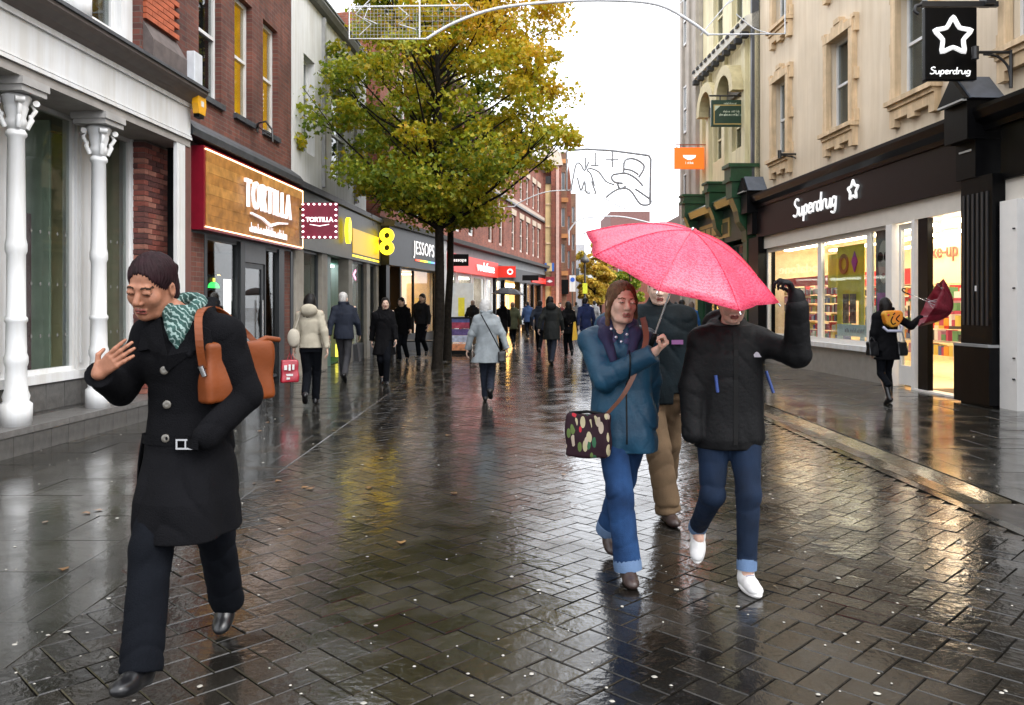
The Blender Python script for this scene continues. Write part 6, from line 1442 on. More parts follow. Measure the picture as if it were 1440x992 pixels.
for i in range(len(q_)-1):
    p, q = Vector(q_[i]), Vector(q_[i+1]); o = Vector((.004, .024, 0)); k = Vector((.006, 0, 0)); bm_.add([p-o, p+o, q+o, q-o, p-o+k, p+o+k, q+o+k, q-o+k], [(0, 1, 2, 3), (7, 6, 5, 4), (0, 3, 7, 4), (1, 5, 6, 2)])
bm_.build('belt_end', WOOL, tA)
# shoulder bag
bg = thing('shoulder_bag', 'tan leather shoulder bag tucked under the black-coated woman\'s arm', 'bag', loc=(-1.36, 3.42, 0))
f = Field((.0, -.2, .95), (.55, .45, 1.5), .009); 
f.prof([(1.03, .06, .06, .10, -.10), (1.06, .07, .07, .10, -.10), (1.24, .05, .05, .10, -.10)], .01)
f.F[:] = .5
def slab_sdf(f, p, q, w_, z0, z1, k=.02):
    """bag body: thick vertical panel from p to q in plan"""
    p = A3(*p); q = A3(*q); X = f.ax[0][:, None, None]; Y_ = f.ax[1][None, :, None]; Z = f.ax[2][None, None, :]; d = q-p; L = np.linalg.norm(d); d /= L
    u = (X-p[0])*d[0]+(Y_-p[1])*d[1]-L/2; v = -(X-p[0])*d[1]+(Y_-p[1])*d[0]; zc = (z0+z1)/2; hz = (z1-z0)/2; tp_ = 1-.45*(Z-zc)/hz*.5
    a_ = np.abs(u)-L/2+.02; b_ = np.abs(v)-w_*tp_+.02; c_ = np.abs(Z-zc)-hz+.02
    dd = np.sqrt(np.maximum(a_, 0)**2+np.maximum(b_, 0)**2+np.maximum(c_, 0)**2)+np.minimum(np.maximum(np.maximum(a_, b_), c_), 0)-.02
    dd = dd-.004*np.sin(u*30+Z*12)-.004*np.sin(Z*34+u*9); hh = np.clip(.5+.5*(f.F-dd)/k, 0, 1); f.F[:] = f.F*(1-hh)+dd*hh-k*hh*(1-hh)
slab_sdf(f, (.115, -.13), (.31, .13), .040, 1.10, 1.35)
field_obj(f, 'bag_body', TAN_L, bg)
st_ = MB(); sp_ = smooth_pts([(.12, -.14, 1.25), (.115, -.165, 1.36), (.10, -.12, 1.47), (.12, .0, 1.49), (.20, .10, 1.40), (.30, .12, 1.28)], 5)
for i in range(len(sp_)-1):
    p, q = Vector(sp_[i]), Vector(sp_[i+1]); d = (q-p).normalized(); w_ = Vector((.8, .35, 0)).normalized()*.015; n__ = d.cross(w_).normalized()*.0035
    st_.add([p-w_-n__, p+w_-n__, p+w_+n__, p-w_+n__, q-w_-n__, q+w_-n__, q+w_+n__, q-w_+n__], [(0, 1, 5, 4), (1, 2, 6, 5), (2, 3, 7, 6), (3, 0, 4, 7)])
st_.build('strap', TAN_L, bg)
MB().tube([(.13, -.15, 1.22), (.12, -.165, 1.26)], .012, 8).build('ring', BUK, bg); MB().tube([(.25, .06, 1.33), (.30, .10, 1.36), (.34, .16, 1.35)], .012, 8).build('handle', TAN_L, bg)

# ---- woman in blue jacket
NAVY_T = fabric('teal_navy_shell', (.006, .034, .070), rough=.5, bump=.25, bscale=60, spec=.3, var=.3, scale=5, col2=(.010, .055, .10)); DEN = fabric('blue_denim', (.005, .022, .072), rough=.9, bump=.5, bscale=240, var=.35, scale=6, col2=(.015, .052, .145))
DENC = fabric('denim_turnup', (.10, .16, .27)); BRH = mat('light_brown_hair', (.095, .05, .025), rough=.6, spec=.2, var=.45, scale=30); BRSH = mat('brown_shoe', (.03, .018, .015), rough=.4, var=.3)
XB, YB = .60, 4.62
tB, b = person('woman in a teal blue jacket and turned-up jeans sharing the pink umbrella', XB, YB, h=1.66, res=.009, fine=.0038, skin=SK_B, group=None,
    hip=(.03, 0, .92), sho=(.0, -.01, 1.355), sw=.172, head=(.015, -.05, 1.55), look=(.22, .02, .06), hscale=1.03,
    footR=(.03, -.18, .09), footL=(-.02, .38, .12), pitchR=.05, pitchL=.5, yawR=.05, yawL=.1,
    handR=(.165, -.27, 1.285), elR=(-.10, -.15, 1.12), handL=(.20, .14, .84), poleL=(.4, .9, 0), hands=(1, 0), fdR=(.62, -.12, .55), nR=(-.75, -.1, .65), curlR=(1.25, 1.35, .8), thumb=1.2,
    hair='strands', hairm=BRH, hres=.004, brow=mat('fair_brow', (.14, .07, .035)), trm=DEN, trr=(.092, .074, .072), cuffz=-.01, cuff=DENC, twr=.006, shoem=BRSH,
    coat=dict(m=NAVY_T, name='jacket', z0=.70, rows=[(.70, .192, .15), (.80, .198, .155), (.92, .19, .145), (1.06, .168, .128), (1.2, .175, .135), (1.31, .16, .12), (1.40, .10, .08)], sr=(.074, .066, .054), folds=(.03, 6, .4, .9), wr=(.006, 40, .4), res=.0068, collar='hood_down', slw=.006, vneck=.1, cut=(1, 0), cuffx=-.02))
f = Field(b['nb']-.25, b['nb']+.2, .007); nb = b['nb']
for s in (-1, 1): f.cap(nb+A3(s*.07, -.02, .015), nb+A3(s*.035, -.105, -.09), .030, .022, .02, wr=(.004, 9, 1)); f.cap(nb+A3(s*.075, .03, .02), nb+A3(s*.07, -.02, .015), .03, .03, .02)
f.cap(nb+A3(-.07, .04, .01), nb+A3(.07, .04, .01), .03, .03, .02)
field_obj(f, 'scarf', mat('navy_spotted_scarf', (.012, .012, .05), rough=.85, var=.3, scale=24, col2=(.05, .05, .12), bump=.4, bscale=50), tB)
dot = mat('scarf_dot', (.6, .62, .7)); dm = MB().lathe([(.0, -.003), (.008, 0), (0, .003)], 8).mesh('scarf_dot', dot)
for q in ((-.055, -.128, -.02), (-.03, -.142, -.065), (.03, -.138, -.05), (.0, -.13, -.09)): inst(dm, 'scarf_dot', tB, nb+A3(*q), (PI/2, 0, 0))
JL = fabric('navy_lining', (.02, .018, .05), rough=.8)
for s in (-1, 1):
    f = Field(nb-.3, nb+.2, .008); f.cap(nb+A3(s*.088, .03, .01), nb+A3(s*.082, -.085, -.05), .032, .036, .03); f.cap(nb+A3(s*.082, -.085, -.05), nb+A3(s*.045, -.150, -.19), .036, .022, .03); field_obj(f, 'collar', JL, tB)
zip_ = MB(); zz_ = np.linspace(.74, 1.26, 18)
for i in range(17):
    y0_, y1_ = [surf_front(.03, z, b['coat'])-.002 for z in (zz_[i], zz_[i+1])]; zip_.quad((.024, y0_, zz_[i]), (.032, y0_, zz_[i]), (.032, y1_, zz_[i+1]), (.024, y1_, zz_[i+1]))
zip_.build('zip', BLACK, tB)
# patterned cross-body bag
hb = thing('shoulder_bag', 'dark floral printed shoulder bag with red and cream leaves at the blue jacket\'s hip', 'bag', loc=(XB, YB, 0))
m = bpy.data.materials.new('floral_print'); m.use_nodes = True; n = m.node_tree; bb = n.nodes['Principled BSDF']; bb.inputs['Roughness'].default_value = .7; bb.inputs['Specular IOR Level'].default_value = .15
tc = n.nodes.new('ShaderNodeTexCoord'); mp = n.nodes.new('ShaderNodeMapping'); mp.inputs['Rotation'].default_value = (0, .75, 0); mp.inputs['Scale'].default_value = (38, 22, 16)
vo = n.nodes.new('ShaderNodeTexVoronoi'); vo.inputs['Scale'].default_value = 1.0; cr = n.nodes.new('ShaderNodeValToRGB'); cr.color_ramp.interpolation = 'CONSTANT'
ns = n.nodes.new('ShaderNodeSeparateColor'); n.links.new(tc.outputs['Object'], mp.inputs[0]); n.links.new(mp.outputs[0], vo.inputs['Vector']); n.links.new(vo.outputs['Color'], ns.inputs[0]); n.links.new(ns.outputs[0], cr.inputs[0])
for i in range(5): cr.color_ramp.elements.new(.5)
for i, (p, c_) in enumerate(((0, (.02, .008, .012)), (.3, (.02, .008, .012)), (.38, (.36, .32, .20)), (.56, (.09, .13, .04)), (.68, (.34, .02, .03)), (.78, (.38, .31, .24)), (.9, (.03, .10, .05)))): cr.color_ramp.elements[i].position = p; cr.color_ramp.elements[i].color = (*c_, 1)
lt = n.nodes.new('ShaderNodeMath'); lt.operation = 'LESS_THAN'; lt.inputs[1].default_value = .52; n.links.new(vo.outputs['Distance'], lt.inputs[0])
mx_ = n.nodes.new('ShaderNodeMixRGB'); mx_.inputs[1].default_value = (.02, .008, .012, 1); n.links.new(lt.outputs[0], mx_.inputs[0]); n.links.new(cr.outputs[0], mx_.inputs[2]); n.links.new(mx_.outputs[0], bb.inputs['Base Color'])
f = Field((-.5, -.35, .55), (.1, .05, 1.0), .007); slab_sdf(f, (-.30, -.13), (-.075, -.225), .042, .675, .915, k=.005)
field_obj(f, 'bag_body', m, hb)
BST = mat('brown_strap', (.12, .045, .025), rough=.5)
st_ = MB(); sp_ = smooth_pts([(-.09, -.215, .91), (-.0, -.235, 1.02), (.07, -.225, 1.16), (.13, -.17, 1.31), (.13, -.05, 1.43)], 5)
for i in range(len(sp_)-1):
    p, q = Vector(sp_[i]), Vector(sp_[i+1]); st_.add([p+Vector((-.016, 0, 0)), p+Vector((.016, .0, .008)), q+Vector((.016, 0, .008)), q+Vector((-.016, 0, 0)), p+Vector((-.016, .006, 0)), p+Vector((.016, .006, .008)), q+Vector((.016, .006, .008)), q+Vector((-.016, .006, 0))], [(0, 1, 2, 3), (7, 6, 5, 4), (0, 3, 7, 4), (1, 5, 6, 2)])
st_.build('strap', BST, hb); MB().tube([(-.285, -.135, .912), (-.19, -.18, .925), (-.09, -.22, .912)], .009, 6).build('zip_edge', BLACK, hb)

# ---- woman in black waterproof
SHELL = fabric('black_waterproof', (.004, .004, .0045), rough=.62, bump=.3, bscale=50, spec=.16, var=.3, scale=4); SKJ = fabric('dark_skinny_denim', (.003, .009, .024), rough=.85, bump=.5, bscale=240, var=.3, scale=5, col2=(.005, .016, .042))
WTR = mat('white_trainer', (.62, .61, .60), rough=.5, var=.1, scale=20, bump=.2); WSO = mat('white_rubber', (.68, .66, .64), rough=.5)
XC, YC = 1.185, 4.45
tC, c = person('person in a black hooded waterproof and skinny jeans, face hidden under the pink umbrella', XC, YC, h=1.66, res=.009, fine=.0042, skin=SK_B, group=None,
    hip=(.0, .03, .93), sho=(.0, 0, 1.365), sw=.172, head=(.0, -.06, 1.562), look=(-.1, .30, 0), 
    footR=(-.12, .26, .20), footL=(.06, -.12, .088), pitchR=.55, pitchL=.0, yawR=-.25, yawL=.1,
    handR=(-.225, -.05, .74), poleR=(-.5, .8, 0), handL=(.285, -.26, 1.53), elL=(.315, -.17, 1.275), hands=(0, 0),
    hair='short', hairm=mat('dark_hair', (.02, .014, .012), rough=.5, var=.4, scale=25), trm=SKJ, trr=(.098, .066, .050), cuffz=.03, cuff=DENC, shoem=WTR, solem=WSO, twr=.003,
    coat=dict(m=SHELL, name='jacket', z0=.745, rows=[(.745, .185, .145), (.80, .198, .155), (.95, .19, .148), (1.1, .185, .142), (1.25, .18, .135), (1.33, .155, .12), (1.42, .10, .08)], sr=(.076, .072, .058), folds=(.03, 6, .4, .9), wr=(.0028, 38, .2), res=.0068, collar='hood_down', slw=.0028, cut=(0, 0), cuffx=.0, top=.45))
tC_ = c['coat']
f = Field((.1, -.5, 1.4), (.5, 0, 1.8), .008); f.cap((.278, -.254, 1.49), (.272, -.262, 1.545), .050, .040, .01); f.cap((.272, -.262, 1.54), (.268, -.264, 1.555), .036, .03, .02); hand_prims(f, (.268, -.262, 1.545), (-.45, -.12, .85), (-.75, .1, -.5), -1, (.75, .9, .6), s=1.0, thumb=.8); field_obj(f, 'glove', SHELL, tC)
y_ = surf_front(.125, 1.235, c['coat'])
MB().prism([(.095+.045*t, 1.228+.026*math.sin(PI*min(1, t*1.1))**.7) for t in np.linspace(0, 1, 9)]+[(.14, 1.226), (.095, 1.226)], y_-.006, y_-.002).build('chest_logo', mat('grey_logo', (.38, .36, .40)), tC)
for (x0_, z0_, x1_, z1_) in ((-.105, 1.13, -.095, 1.04), (.215, 1.14, .25, 1.02)): MB().tube([(x0_, surf_front(min(x0_, .2), z0_, c['coat'])-.004 if x0_ < 0 else .06, z0_), (x1_, surf_front(x1_, z1_, c['coat'])-.004 if x0_ < 0 else .04, z1_)], .009, 6).build('blue_strap', mat('blue_webbing', (.02, .05, .2)), tC)
zip_ = MB(); zz_ = np.linspace(.76, 1.36, 20)
for i in range(19):
    y0_, y1_ = [surf_front(.0, z, c['coat'])-.002 for z in (zz_[i], zz_[i+1])]; zip_.quad((-.012, y0_, zz_[i]), (.012, y0_, zz_[i]), (.012, y1_, zz_[i+1]), (-.012, y1_, zz_[i+1]))
zip_.build('storm_flap', mat('black_flap', (.006, .006, .006), rough=.6, spec=.15), tC)

# ---- man behind in dark green jacket and brown trousers
DGJ = fabric('dark_green_waterproof', (.003, .005, .006), rough=.7, bump=.3, bscale=50, spec=.1, var=.35, scale=5, col2=(.006, .011, .014)); KHA = fabric('brown_cotton', (.105, .068, .038), rough=.9, bump=.4, var=.25, scale=6)
XD, YD = 1.03, 5.75
tD, d = person('man in a dark waterproof and brown trousers following between the two umbrella sharers', XD, YD, h=1.74, res=.0125, fine=.0055, skin=SK_C, group=None, fem=False,
    hip=(.0, 0, .93), sho=(.0, -.02, 1.40), head=(.0, -.05, 1.585), look=(-.15, .15, 0), footR=(.05, -.10, .085), footL=(.12, .42, .14), pitchR=0, pitchL=.6, yawR=.15, yawL=.1,
    handR=(-.14, -.08, .90), poleR=(-.8, .7, 0), handL=(.20, -.05, .85), nR=(.3, 1, 0), hair='short', hairm=mat('grey_brown_hair', (.14, .10, .07), rough=.6, var=.4, scale=25), trm=KHA, trr=(.10, .085, .085), twr=.008, shoem=BRSH, 
    coat=dict(m=DGJ, name='jacket', z0=.80, rows=[(.80, .20, .15), (.95, .205, .155), (1.1, .205, .15), (1.28, .20, .145), (1.38, .16, .12), (1.46, .11, .085)], sr=(.088, .078, .064), wr=(.006, 30, .2), collar='stand', slw=.006, cut=(1, 1), cuffx=-.01))
y_ = surf_front(.10, 1.25, d['coat']); MB().box(.06, .14, y_-.006, y_-.001, 1.235, 1.265).build('chest_logo', mat('purple_logo', (.15, .05, .15)), tD)

# ================================================================ UMBRELLAS
def umbrella(label, top, axis, R, H, m, sag=.05, nr=8, shaft=.6, open_=1.0, ribm=None, phase=0.0, handle='stub', rimr=None):
    """top: world point of the apex; axis: unit vector from handle to apex"""
    az = Vector(axis).normalized(); ax_ = Vector((1, 0, 0)); ax_ = (ax_-ax_.dot(az)*az).normalized(); ay = az.cross(ax_)
    Mx = Matrix(((ax_.x, ay.x, az.x, top[0]), (ax_.y, ay.y, az.y, top[1]), (ax_.z, ay.z, az.z, top[2]), (0, 0, 0, 1)))
    t = thing('umbrella', label, 'umbrella', mtx=Mx); n = nr*8; nrad = 10; vs = [(0, 0, 0)]
    def P(q, a):
        kk = (a-phase)/(2*PI/nr); fr = abs(kk-round(kk))*2      # 0 on a rib, 1 mid panel
        pan = math.cos(PI/nr)/math.cos((.5-abs(kk-round(kk)))*2*PI/nr)
        pan = math.cos(PI/nr)/math.cos(((kk % 1)-.5)*2*PI/nr)
        rr = R*q*pan*(1-sag*.8*fr**2*q**3); z = -H*(1-math.cos(q*1.25))/(1-math.cos(1.25))+sag*.25*R*(-math.sin(PI*q))*fr**2*.7-.0*fr
        return (rr*math.cos(a), rr*math.sin(a), z)
    for i in range(1, nrad+1):
        for j in range(n): vs.append(P(i/nrad, phase+2*PI*j/n))
    fs = [(0, 1+j, 1+(j+1) % n) for j in range(n)]+[(1+(i-1)*n+j, 1+i*n+j, 1+i*n+(j+1) % n, 1+(i-1)*n+(j+1) % n) for i in range(1, nrad) for j in range(n)]
    cn = MB().add(vs, fs, smooth=True).build('canopy', m, t)
    so_ = cn.modifiers.new('thickness', 'SOLIDIFY'); so_.thickness = .0012
    rm = ribm or BUK
    for k in range(nr):
        a = phase+2*PI*k/nr; pts = [Vector(P(q, a))+Vector((0, 0, -.006)) for q in np.linspace(.02, 1, 9)]
        rb = MB().tube(pts, .0022, 5).build('rib', rm, t); e = pts[-1]; MB().tube([e, e+(pts[-1]-pts[-2]).normalized()*.015], .004, 6).build('rib_tip', rm, rb)
        mid = pts[4]; MB().tube([mid, (0, 0, -H*.95-.06)], .0018, 5).build('stretcher', rm, rb)
        MB().tube([Vector(P(q, a))+Vector((0, 0, .002)) for q in np.linspace(.02, 1, 9)], .0022, 5).build('seam', m, cn)
    MB().tube([(0, 0, .0), (0, 0, -shaft)], .0055, 10).build('shaft', rm, t); MB().lathe([(.004, .02), (.007, .012), (.010, -.002), (.003, -.004)], 10).build('ferrule', rm, t)
    if handle == 'stub': MB().lathe([(.012, 0), (.015, -.02), (.014, -.08), (.018, -.10), (.008, -.105)], 12, (0, 0, -shaft)).build('handle', BLACK, t)
    else: MB().tube(smooth_pts([(0, 0, -shaft), (0, 0, -shaft-.08), (.02, 0, -shaft-.12), (.055, 0, -shaft-.12), (.07, 0, -shaft-.08)]), .010, 8).build('handle', BLACK, t)
    return t
# pink fabric with wavy darker print, lets light through
pm = bpy.data.materials.new('pink_umbrella_cloth'); pm.use_nodes = True; n = pm.node_tree; pb = n.nodes['Principled BSDF']; pb.inputs['Roughness'].default_value = .38; pb.inputs['Coat Weight'].default_value = .25; pb.inputs['Coat Roughness'].default_value = .3
tc = n.nodes.new('ShaderNodeTexCoord'); wv = n.nodes.new('ShaderNodeTexWave'); wv.wave_type = 'RINGS'; wv.rings_direction = 'Z'; wv.inputs['Scale'].default_value = 19; wv.inputs['Distortion'].default_value = 9; wv.inputs['Detail'].default_value = 2; wv.inputs['Detail Scale'].default_value = 5
cr = n.nodes.new('ShaderNodeValToRGB'); cr.color_ramp.elements[0].position = .15; cr.color_ramp.elements[0].color = (.58, .02, .075, 1); cr.color_ramp.elements[1].position = .6; cr.color_ramp.elements[1].color = (.93, .15, .26, 1)
n.links.new(tc.outputs['Object'], wv.inputs[0]); n.links.new(wv.outputs['Fac'], cr.inputs[0]); n.links.new(cr.outputs[0], pb.inputs['Base Color'])
trn = n.nodes.new('ShaderNodeBsdfTranslucent'); ms = n.nodes.new('ShaderNodeMixShader'); ms.inputs[0].default_value = .42; trn.inputs[0].default_value = (.95, .06, .14, 1)
n.links.new(pb.outputs[0], ms.inputs[1]); n.links.new(trn.outputs[0], ms.inputs[2]); n.links.new(ms.outputs[0], n.nodes['Material Output'].inputs[0])
YU = 4.32; apex = W(973, 325, YU-.09); axu = Vector((.255, -.36, .90)).normalized()
umbrella('bright pink folding umbrella with fine wavy print, held by the woman in blue', apex, axu, .535, .20, pm, shaft=.60, phase=PI/8*1.0)
RM_ = fabric('dark_red_cloth', (.16, .006, .018), rough=.45, spec=.4, var=.25); DKU = fabric('grey_black_cloth', (.03, .03, .036), rough=.5)
umbrella('dark grey umbrella held over people in front of the lit terrace shops', W(715, 404.5, 25.5), (.05, 0, 1), .52, .22, DKU, shaft=.7)
umbrella('dark red half-closed umbrella held out at arm\'s length by the drugstore door', W(1338, 438, 12.2), Vector((.78, -.22, -.36)), .40, .31, RM_, shaft=.62, handle='hook', sag=.12)

# ================================================================ WOMAN BY THE DRUGSTORE
XE, YE = 5.72, 12.5
BLKW = fabric('black_coat_plain', (.004, .004, .005), rough=.85, spec=.1)
HB_ = mat('black_hair', (.005, .004, .004), rough=.5, spec=.2, var=.3, scale=25)
tE, e = person('woman in black seen from behind with yellow backpack by the drugstore window', XE, YE, rot=PI, h=1.64, res=.016, fine=.009, hip=(0, 0, .92), footR=(-.10, -.10, .09), footL=(.06, .22, .13), pitchL=.45,
    handR=(-.60, -.10, 1.36), poleR=(0, .3, -1), handL=(.24, .0, .84), fdR=(-1, -.1, .1), nR=(0, -.3, -1), curlR=(1.2, 1.2, .8), hair='long', hairm=HB_, trm=BTR, trr=(.085, .06, .05), shoem=LEATH, boot=.25, cuffz=.18, head=(.02, -.02, 1.56),
    coat=dict(m=BLKW, z0=.70, rows=[(.70, .19, .15), (.9, .185, .145), (1.08, .155, .12), (1.3, .18, .13), (1.38, .17, .11), (1.44, .12, .085)], sr=(.07, .06, .05)))
bp_ = thing('backpack', 'small yellow and orange printed backpack on the black-clad woman by the drugstore', 'backpack', loc=(XE, YE, 0), rot=(0, 0, PI))
pb_ = MB().prism([(-.11, 1.43), (.12, 1.42), (.15, 1.37), (.11, 1.22), (.03, 1.17), (-.07, 1.19), (-.14, 1.30), (-.14, 1.39)], .12, .265).build('bag_body', mat('yellow_orange_print', (.62, .34, .015), rough=.6, var=.2, scale=9, col2=(.72, .20, .015)), bp_); bevel(pb_, .03, 3)
for pts_ in ([(-.08, 1.36), (-.03, 1.30), (-.07, 1.26)], [(.02, 1.34), (.05, 1.27), (.02, 1.22), (-.02, 1.24)], [(-.01, 1.39), (.02, 1.36)]):
    MB().tube(smooth_pts([(x, .268, z) for x, z in pts_]), .009, 5).build('print_mark', BLACK, bp_)
MB().tube([(.08, .268, 1.37), (.10, .268, 1.35)], .014, 6).build('red_mark', mat('print_red', (.5, .02, .02)), bp_)
MB().tube([(-.14, .22, 1.18), (-.1, .26, 1.12), (.1, .26, 1.12), (.15, .22, 1.18)], .022, 6).build('grey_trim', mat('lilac_grey', (.4, .4, .5)), bp_)
for x, lb in ((.25, 'left'), (-.19, 'right')):
    q = thing('handbag', 'black handbag hanging at the %s side of the woman by the drugstore' % ('outer' if x > 0 else 'shop'), 'handbag', loc=(XE, YE, 0), rot=(0, 0, PI))
    f = Field((x-.2, -.2, .6), (x+.2, .3, 1.1), .012); slab_sdf(f, (x-.08, .06), (x+.08, .10), .05, .74, .95, k=.01); field_obj(f, 'bag_body', LEATH, q)
    MB().tube(smooth_pts([(x-.06, .08, .94), (x*.85, .10, 1.2), (x*.65, .02, 1.44)] if x < 0 else [(x-.05, .08, .94), (x, .06, 1.02), (x+.05, .08, .94)]), .008, 6).build('strap', mat('chain_strap', (.3, .3, .32), metal=.7, rough=.35) if x < 0 else LEATH, q)
# far background crowd and mid-ground walkers
def coatrows(z0, flare=.0, w=1.0): 
    R_ = [(.9, .185, .145), (1.08, .165, .125), (1.28, .185, .135), (1.37, .15, .11), (1.44, .10, .08)]; R_ = [(z, a*w, b*w) for z, a, b in R_ if z > z0+.05]
    return [(z0, (.19+flare)*w, (.15+flare*.8)*w)]+R_
wr_ = random.Random(11)
def walker(label, px, py, H, col, away=True, z0=.75, tr=None, hair='short', hairm=HB_, fem=True, step=.0, w=1.0, collar='fold', rotz=None, res=.022, flare=.0, group='people walking in the wet street', shoe=None, **kw):
    Y_ = 1.5*F_PX/(py-HY); X_ = (px-CX)*Y_/F_PX; sd = wr_.choice((-1, 1)); s1 = wr_.uniform(.10, .22)+step; lift = wr_.uniform(.10, .22); sw_ = wr_.uniform(.08, .22)
    if rotz is None: rotz = wr_.uniform(-.35, .35)
    fr, ba = (-.045*sd, -s1, .09), (.045*sd, s1+.05, lift)
    K_ = dict(hip=(wr_.uniform(-.015, .015), 0, .915), sho=(wr_.uniform(-.025, .025), -.03, 1.39), shtilt=wr_.uniform(-.012, .012), head=(wr_.uniform(-.03, .03), -.07, 1.575), look=(wr_.uniform(-.4, .4), wr_.uniform(.05, .3), wr_.uniform(-.08, .08)), shy=.03*sd,
        handR=(-.22*w-wr_.uniform(0, .05), sw_*sd, .82+wr_.uniform(0, .08)), handL=(.22*w+wr_.uniform(0, .05), -sw_*sd, .82+wr_.uniform(0, .08)))
    if sd > 0: K_.update(footR=fr, footL=ba, pitchL=.75)
    else: K_.update(footL=fr, footR=ba, pitchR=.75)
    K_.update(kw)
    return person(label, X_, Y_, rot=(PI if away else 0)+rotz, h=H, res=res, fine=max(.008, res*.55), hres=max(.012, res*.6), tres=res*.8, sres=max(.014, res*.7), hair=hair, hairm=hairm, fem=fem, trm=tr or BTR, trr=(.086, .068, .058), shoem=shoe or LEATH, group=group,
        coat=dict(m=col, z0=z0, rows=coatrows(z0, flare, w*.94), res=res*.7, collar=collar, wr=(.005, 34, .2), slw=.007, sr=(.066, .058, .048)), **K_)
BEI = fabric('beige_quilt', (.36, .325, .255), rough=.8, var=.12); GRH = mat('grey_hair', (.42, .41, .40), rough=.7, var=.25, scale=30); NAV = fabric('navy_cloth', (.012, .016, .028), rough=.8); GRYC = fabric('pale_grey_raincoat', (.22, .245, .26), rough=.6, var=.15); CHR = fabric('charcoal_trouser', (.045, .045, .05))
tF, ff = walker('woman with long black hair in a short beige hooded jacket walking away', 437, 571, 1.68, BEI, z0=.88, hair='long', collar='hood_down', res=.016, tr=BTR, w=.95, rotz=.1, handR=(-.26, .1, .84), handL=(.26, -.03, .82))
q = thing('handbag', 'cream round shoulder bag at the side of the beige-jacketed woman', 'handbag', loc=tF.location, rot=tF.rotation_euler)
f = Field((.05, -.2, .85), (.45, .3, 1.3), .012); f.ell((.24, .06, 1.02), (.095, .05, .14), None, .01); field_obj(f, 'bag_body', mat('cream_bag', (.42, .38, .31), rough=.7, bump=.3, bscale=40), q); MB().tube([(.22, .07, 1.15), (.14, .05, 1.4)], .010, 6).build('strap', MT['cream_bag'], q)
q = thing('shopping_bag', 'red carrier bag with white print carried by the beige-jacketed woman', 'shopping bag', loc=tF.location, rot=tF.rotation_euler)
RB = mat('red_plastic', (.33, .004, .02), rough=.35, coat=.3, var=.2); f = Field((.1, -.1, .3), (.55, .25, .85), .010); slab_sdf(f, (.18, .02), (.42, .10), .055, .36, .70, k=.01); field_obj(f, 'bag_body', RB, q)
for (x0, x1, z0, z1) in ((.22, .25, .55, .63), (.27, .30, .54, .63), (.32, .36, .55, .62), (.24, .36, .46, .49), (.28, .33, .41, .44)): 
    y0_ = .075+.33*(x0-.18)+.03; MB().quad((x0, y0_, z0), (x1, y0_+.012, z0), (x1, y0_+.012, z1), (x0, y0_, z1)).build('white_print', WHITE, q)
MB().tube([(.24, .05, .70), (.26, .03, .80), (.28, .05, .70)], .006, 5).tube([(.33, .07, .70), (.30, .04, .80), (.28, .06, .70)], .006, 5).build('handle', RB, q)
tG, _ = walker('grey-haired man in a dark navy coat walking away beside the green shop doorway', 484, 536, 1.77, NAV, z0=.80, hairm=GRH, fem=False, tr=CHR, step=.03, w=1.1, res=.02, rotz=.05)
q = thing('handbag', 'dark tote bag held low by the grey-haired man', 'bag', loc=tG.location, rot=(0, 0, PI)); MB().prism([(-.34, .40), (-.24, .40), (-.22, .72), (-.30, .74)], .0, .22).build('bag_body', LEATH, q); MB().tube([(-.30, .1, .72), (-.27, .1, .80), (-.25, .1, .72)], .007, 5).build('handle', LEATH, q)
walker('woman in a black knee-length coat and dark scarf walking towards the camera', 540, 541, 1.66, BLKW, away=False, z0=.58, hair='long', flare=.05, res=.017, skin=SK_C, look=(.1, 0, 0), handR=(-.25, .1, .78), handL=(.24, -.12, .80), tr=BTR)
walker('bearded man in black walking behind the woman in the black coat', 567, 509, 1.72, BLKW, away=False, fem=False, z0=.72, res=.024)
walker('tall man all in black walking towards the camera left of the tree trunk', 594, 504, 1.84, fabric('black_jumper', (.007, .007, .009)), away=False, fem=False, z0=.90, w=1.05, res=.024, hairm=HB_)
tK, kk = walker('elderly person in a pale grey raincoat walking away mid-street with crossed bag strap', 686, 566, 1.60, GRYC, z0=.66, hairm=GRH, hair='bob', flare=.06, w=1.12, res=.015, tr=NAV, handR=(-.33, .06, .84), handL=(.35, -.04, .82), hthick=.008, rotz=0)
q = thing('handbag', 'small black cross-body bag of the person in the grey raincoat', 'handbag', loc=tK.location, rot=(0, 0, PI)); MB().tube(smooth_pts([(.10, .10, 1.36), (.02, .17, 1.22), (-.10, .20, 1.0), (-.20, .17, .80)]), .009, 6).build('strap', BLACK, q)
f = Field((-.35, .05, .55), (-.1, .3, .9), .012); slab_sdf(f, (-.28, .16), (-.16, .19), .035, .64, .80, k=.01); field_obj(f, 'bag_body', LEATH, q)
walker('man in a dark jacket standing by the red fascia shop with brown trousers', 664, 487, 1.70, BLKW, fem=False, hairm=mat('brown_hair', (.10, .06, .04)), res=.028, tr=KHA)
walker('person in black under the dark grey umbrella', 707, 497, 1.66, BLKW, res=.026, z0=.65)
q_, _ = walker('woman in olive walking next to the dark umbrella with a red bag', 722, 490, 1.62, fabric('olive_coat', (.05, .055, .03)), res=.03, z0=.70, hairm=mat('brown_hair', (.10, .06, .04)))
q = thing('shopping_bag', 'small red bag beside the woman in olive', 'shopping bag', loc=q_.location, rot=(0, 0, PI)); MB().prism([(.24, .55), (.44, .55), (.42, .86), (.26, .86)], -.08, .08).build('bag_body', RB, q); MB().tube([(.3, 0, .86), (.33, 0, .95), (.38, 0, .86)], .01, 5).build('handle', RB, q)
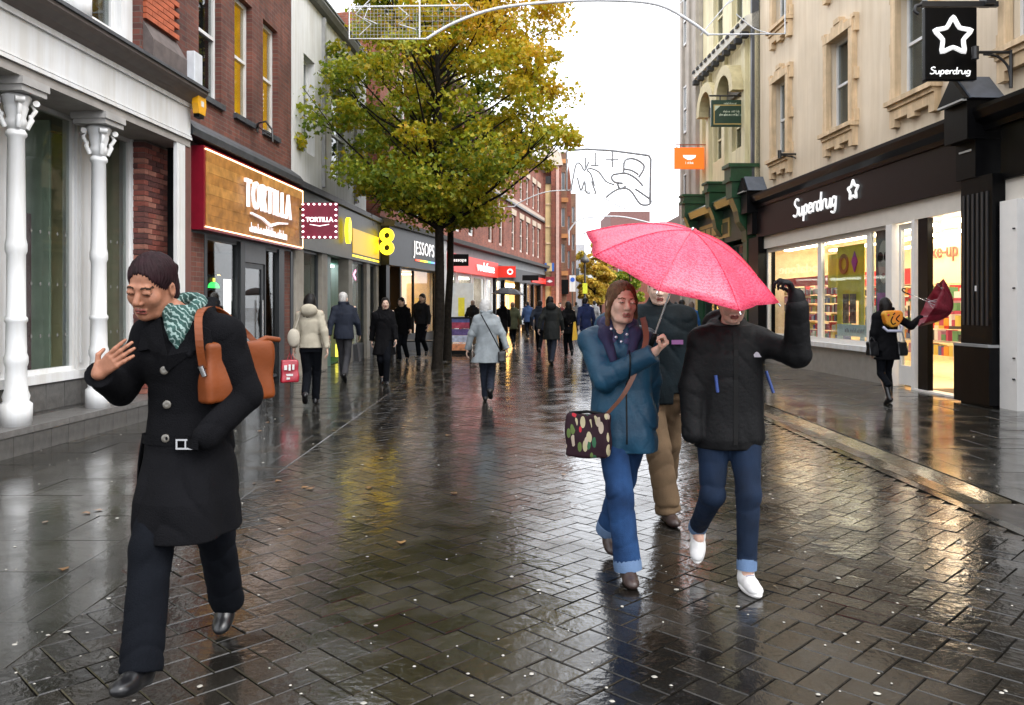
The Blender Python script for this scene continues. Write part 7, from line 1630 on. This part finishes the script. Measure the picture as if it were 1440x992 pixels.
walker('large hooded figure in a long black parka walking away on the left of centre', 775, 513, 1.74, fabric('black_parka', (.011, .013, .013), rough=.7), z0=.62, w=1.18, hair='long', collar='hood_down', res=.02, tr=NAV)
walker('person in dark clothes half hidden left of the black parka', 758, 497, 1.66, NAV, res=.028, z0=.75)
tq, _ = walker('person in dark clothes carrying a yellow bag right of the black parka', 800, 503, 1.62, BLKW, res=.024, z0=.72, handL=(.05, .1, 1.0), hair='bob')
q = thing('shopping_bag', 'long yellow bag carried by a pedestrian in dark clothes', 'shopping bag', loc=tq.location, rot=(0, 0, PI)); MB().prism([(-.24, .52), (-.08, .50), (-.12, 1.02), (-.18, 1.04)], .1, .2).build('bag_body', mat('yellow_bag', (.75, .45, .02), rough=.4), q)
walker('person in a navy coat just left of the woman in blue', 824, 500, 1.74, fabric('navy_coat_b', (.012, .02, .07)), res=.024, z0=.74, fem=False, tr=DEN)
walker('distant pedestrian in blue at the terrace shopfronts', 742, 476, 1.68, fabric('mid_blue', (.03, .06, .14)), res=.035, fem=False)
walker('distant pedestrian in dark red near the brick tower', 788, 470, 1.66, fabric('dark_red_coat', (.10, .02, .02)), res=.035, away=False)
walker('distant pedestrian in grey near the blue disc sign', 811, 469, 1.7, fabric('grey_far', (.08, .085, .09)), res=.035, fem=False)
walker('distant man in pale jacket behind the umbrella sharers', 836, 474, 1.72, fabric('pale_far', (.25, .25, .26)), res=.035, fem=False)
walker('dark jacketed person seen between the man and the black waterproof', 958, 520, 1.64, NAV, res=.022, fem=False, hairm=HB_, handL=(.2, 0, .8))
walker('pedestrian in a bright blue jacket between the umbrella sharers in the distance', 972, 498, 1.62, fabric('bright_blue', (.03, .12, .33)), res=.026, hair='bob', hairm=mat('brown_hair', (.10, .06, .04)))
walker('pedestrian in red scarf and dark coat behind the umbrella sharers', 966, 488, 1.6, fabric('wine_coat', (.09, .015, .02)), res=.028, away=False)
walker('distant pedestrian in dark green further along the right footway', 950, 480, 1.66, DGJ, res=.032)
